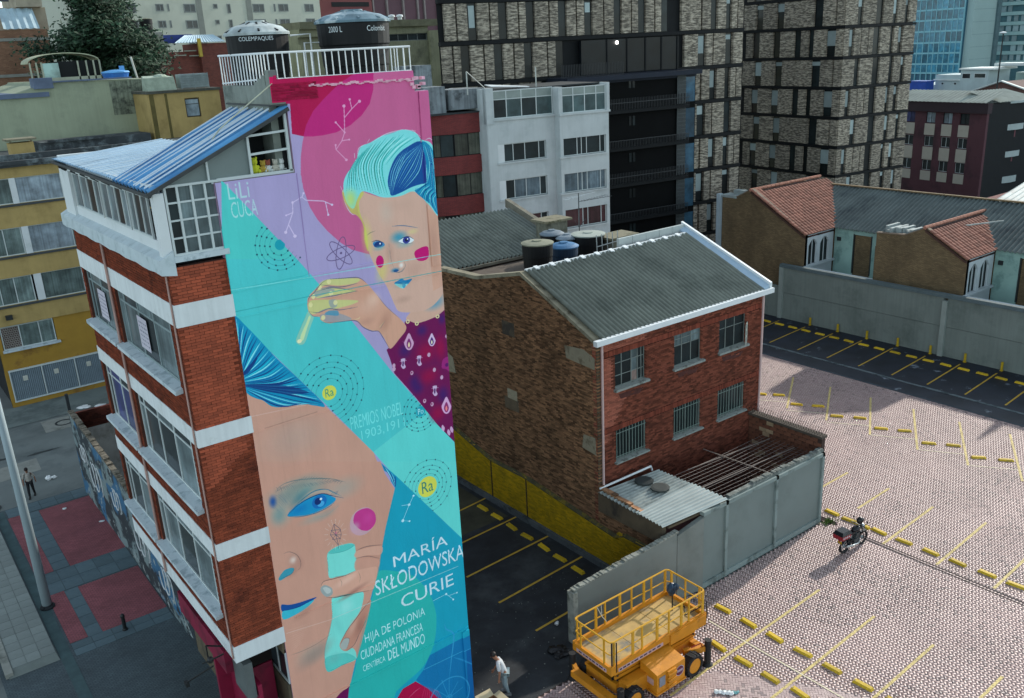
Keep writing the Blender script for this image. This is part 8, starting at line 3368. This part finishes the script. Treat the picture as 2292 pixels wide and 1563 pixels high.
    for nm in 'rl':
        for k, r_ in (('hp', .1), ('kn', .076), ('an', .062)):
            T_[k + nm] = (N[k + nm][0], r_)
        TE += [('p', 'hp' + nm), ('hp' + nm, 'kn' + nm), ('kn' + nm, 'an' + nm)]
    skin('trousers', T_, TE, pants, t)
    for s in (0, 1):
        x, y, z = feet[s]
        q = MB()
        q.hexa([(x - .09, y - .045, z), (x + .19, y - .05, z), (x + .19, y + .05, z), (x - .09, y + .045, z), (x - .08, y - .04, z + .1), (x + .14, y - .035, z + .055), (x + .14, y + .035, z + .055), (x - .08, y + .04, z + .1)])
        q.build('shoe', shoes, t)
    return t


M_hair = mat('dark_hair', '1a1412', .6, var=.2)
person('man in pale speckled shirt and dark trousers walking on the street pavement', (5.1, 51.35, 0), -105, .03, .05, ((.12, -.27, .86), (-.08, .3, .88)), ((.22, -.1, 0), (-.2, .11, 0)),
       mat('speckled_shirt', '9a978f', .9, var=.35, sc=14), mat('black_trousers', '17181b', .85), M_hair, mat('black_shoe', '101112', .5), sleeve=.5)
person('person in white T-shirt and pale jeans bending forward beside the painted building', (15.2, 21.85, 0), 140, .24, .13, ((.42, -.24, .82), (.2, .3, .8)), ((.05, -.12, 0), (-.1, .12, 0)),
       mat('white_tshirt', 'b9bdbf', .9, var=.08, sc=5), mat('washed_jeans', '77888d', .9, var=.15, sc=4), M_hair, mat('grey_shoe', '6d7274', .6), sleeve=.4)

# ------------------------------------------------------------------ street furniture and litter
t = thing('lamp_post', 'thick pale grey lamp post in the foreground pavement at the left edge', 'lamp post', (3.45, 39.2, 0))
q = MB()
q.tube([(3.45, 39.2, .12), (3.45, 39.2, 14)], [.2, .12], 16)
q.build('post', mat('pale_post_paint', '93a3a8', .55, var=.06, sc=1), t, smooth=True)
q = MB()
q.lathe([(.3, 0), (.3, .06), (.22, .1), (.21, .16)], (3.45, 39.2, 0), 16)
for k in range(4):
    a = R(45 + 90 * k)
    q.tube([(3.45 + .26 * math.cos(a), 39.2 + .26 * math.sin(a), .06), (3.45 + .26 * math.cos(a), 39.2 + .26 * math.sin(a), .12)], .03, 6)
q.build('base_plate', mat('dark_post', '23282b', .8), t)
q = MB()
q.tube([(3.45, 39.2, 13.9), (3.2, 38.6, 14.5), (2.6, 37.2, 14.7)], .06, 8)
q.box(2.35, 36.6, 14.62, 2.7, 37.3, 14.78)
q.build('lamp_arm', mat('pale_post_paint', '93a3a8', .55), t)
t = thing('bollard', 'short black iron bollard at the edge of the red paving', 'bollard', (5.6, 35.2, 0))
q = MB()
q.lathe([(.11, 0), (.11, .05), (.075, .09), (.075, .6), (.09, .62), (.09, .68), (.06, .74), (.02, .76)], (5.6, 35.2, 0), 12)
q.build('bollard_body', mat('black_iron', '16191a', .5), t)


def litter(name, label, cat, x, y, s_, m, flat=.5, n=1, group=None):
    q = MB()
    for k in range(n):
        q.ball((x + random.uniform(-1, 1) * s_ * (n > 1), y + random.uniform(-1, 1) * s_ * (n > 1), s_ * flat * .8), s_, s_ * .8, s_ * flat, 8, 5, .5)
    return q.build(name, m, None, label=label, cat=cat, group=group)


M_paper = mat('white_paper', 'd5d9d8', .8, var=.06)
M_bagw = mat('bright_plastic', 'e0e4e4', .4, var=.05)
litter('plastic_bag', 'crumpled bright white plastic bag lying on the grey street', 'bag', 6.35, 53.05, .16, M_bagw, .6, 3)
litter('paper_cup', 'small white crumpled cup on the dark asphalt near the lift', 'cup', 19.15, 23.7, .1, M_paper, .9)
litter('rubbish_bag', 'flattened black rubbish bag on the asphalt left of the lift', 'bag', 18.05, 22.35, .26, mat('black_plastic', '121417', .35, var=.4, sc=8), .28, 4)
litter('paper_scrap', 'white scrap of paper on the larger red paving panel near its far edge', 'paper', 6.13, 48.45, .1, M_paper, .25, 2)
litter('paper_scrap', 'small pale scrap on the red paving close to the graffiti wall', 'paper', 7.3, 45.6, .09, M_paper, .3, 2)
litter('paper_scrap', 'pale crumpled papers in the gutter across the street, left heap', 'paper', 10.5, 63.5, .3, M_paper, .2, 4)
litter('paper_scrap', 'pale crumpled papers in the gutter across the street, right heap', 'paper', 11.4, 62.7, .35, M_paper, .2, 4)
t = thing('rag_heap', 'white and teal rag lying on the pavers in front of the lift', 'rag', (21.0, 16.9, 0))
q = MB()
for k in range(5):
    q.ball((20.85 + k * .08, 16.98 - k * .1, .05), .11, .09, .06, 8, 5, .6)
q.build('white_cloth', M_paper, t)
q = MB()
for k in range(4):
    q.ball((21.05 + k * .1, 16.8 - k * .1, .03), .12, .07, .04, 8, 5, .6)
q.build('teal_cloth', mat('teal_cloth', '5f8f92', .8, var=.2), t)
t = thing('cardboard_box', 'opened cardboard box at the foot of the painted wall, bottom centre', 'box', (14.3, 21.6, 0))
q = MB()
q.box(13.95, 21.2, 0, 14.6, 21.22, .3)
q.box(13.95, 21.75, 0, 14.6, 21.77, .3)
q.box(13.95, 21.22, 0, 13.97, 21.75, .3)
q.box(14.58, 21.22, 0, 14.6, 21.75, .3)
q.box(13.97, 21.22, 0, 14.58, 21.75, .02)
q.build('box_walls', mat('brown_card', '7a5638', .9, var=.15), t)
q = MB()
q.hexa([(13.95, 21.77, .3), (14.6, 21.77, .3), (14.6, 22.0, .42), (13.95, 22.0, .42), (13.95, 21.77, .31), (14.6, 21.77, .31), (14.6, 22.0, .43), (13.95, 22.0, .43)])
q.hexa([(14.6, 21.2, .3), (14.85, 21.2, .36), (14.85, 21.77, .36), (14.6, 21.77, .3), (14.6, 21.2, .31), (14.85, 21.2, .37), (14.85, 21.77, .37), (14.6, 21.77, .31)])
q.build('box_flap', mat('pale_card', 'bcae8c', .9, var=.1), t)
vs, fs = [], []
for k in range(260):
    a, r_ = random.uniform(0, 6.28), abs(random.gauss(0, .16))
    x, y = 33.85 + r_ * math.cos(a) * 1.3, 21.25 + r_ * math.sin(a) * .8
    h, b = random.uniform(.05, .2), random.uniform(0, 6.28)
    dx, dy = .02 * math.cos(b), .02 * math.sin(b)
    k0 = len(vs)
    vs += [(x - dx, y - dy, 0), (x + dx, y + dy, 0), (x + dy * 3 + dx * .4, y - dx * 3, h), (x + dy * 3 - dx * .4, y - dx * 3, h)]
    fs.append((k0, k0 + 1, k0 + 2, k0 + 3))
gr = mesh_np('grass_tuft', vs, fs, mat('weed_green', '4f6a2a', .8, var=.4, sc=8, island=.4), None)
tag(gr, 'tuft of green weeds at the foot of the grey wall corner', 'grass')
pts = []
for k in range(170):
    x, y = random.uniform(14, 23), random.uniform(21, 27)
    pts.append((x, y, random.uniform(.006, .018)))
q = MB()
for x, y, s_ in pts:
    q.box(x - s_, y - s_, -.003, x + s_, y + s_, s_)
q.build('loose_grit', mat('pale_grit', '6d716c', .9, var=.4), None, kind='stuff', label='pale grit scattered on the dark asphalt', cat='grit')
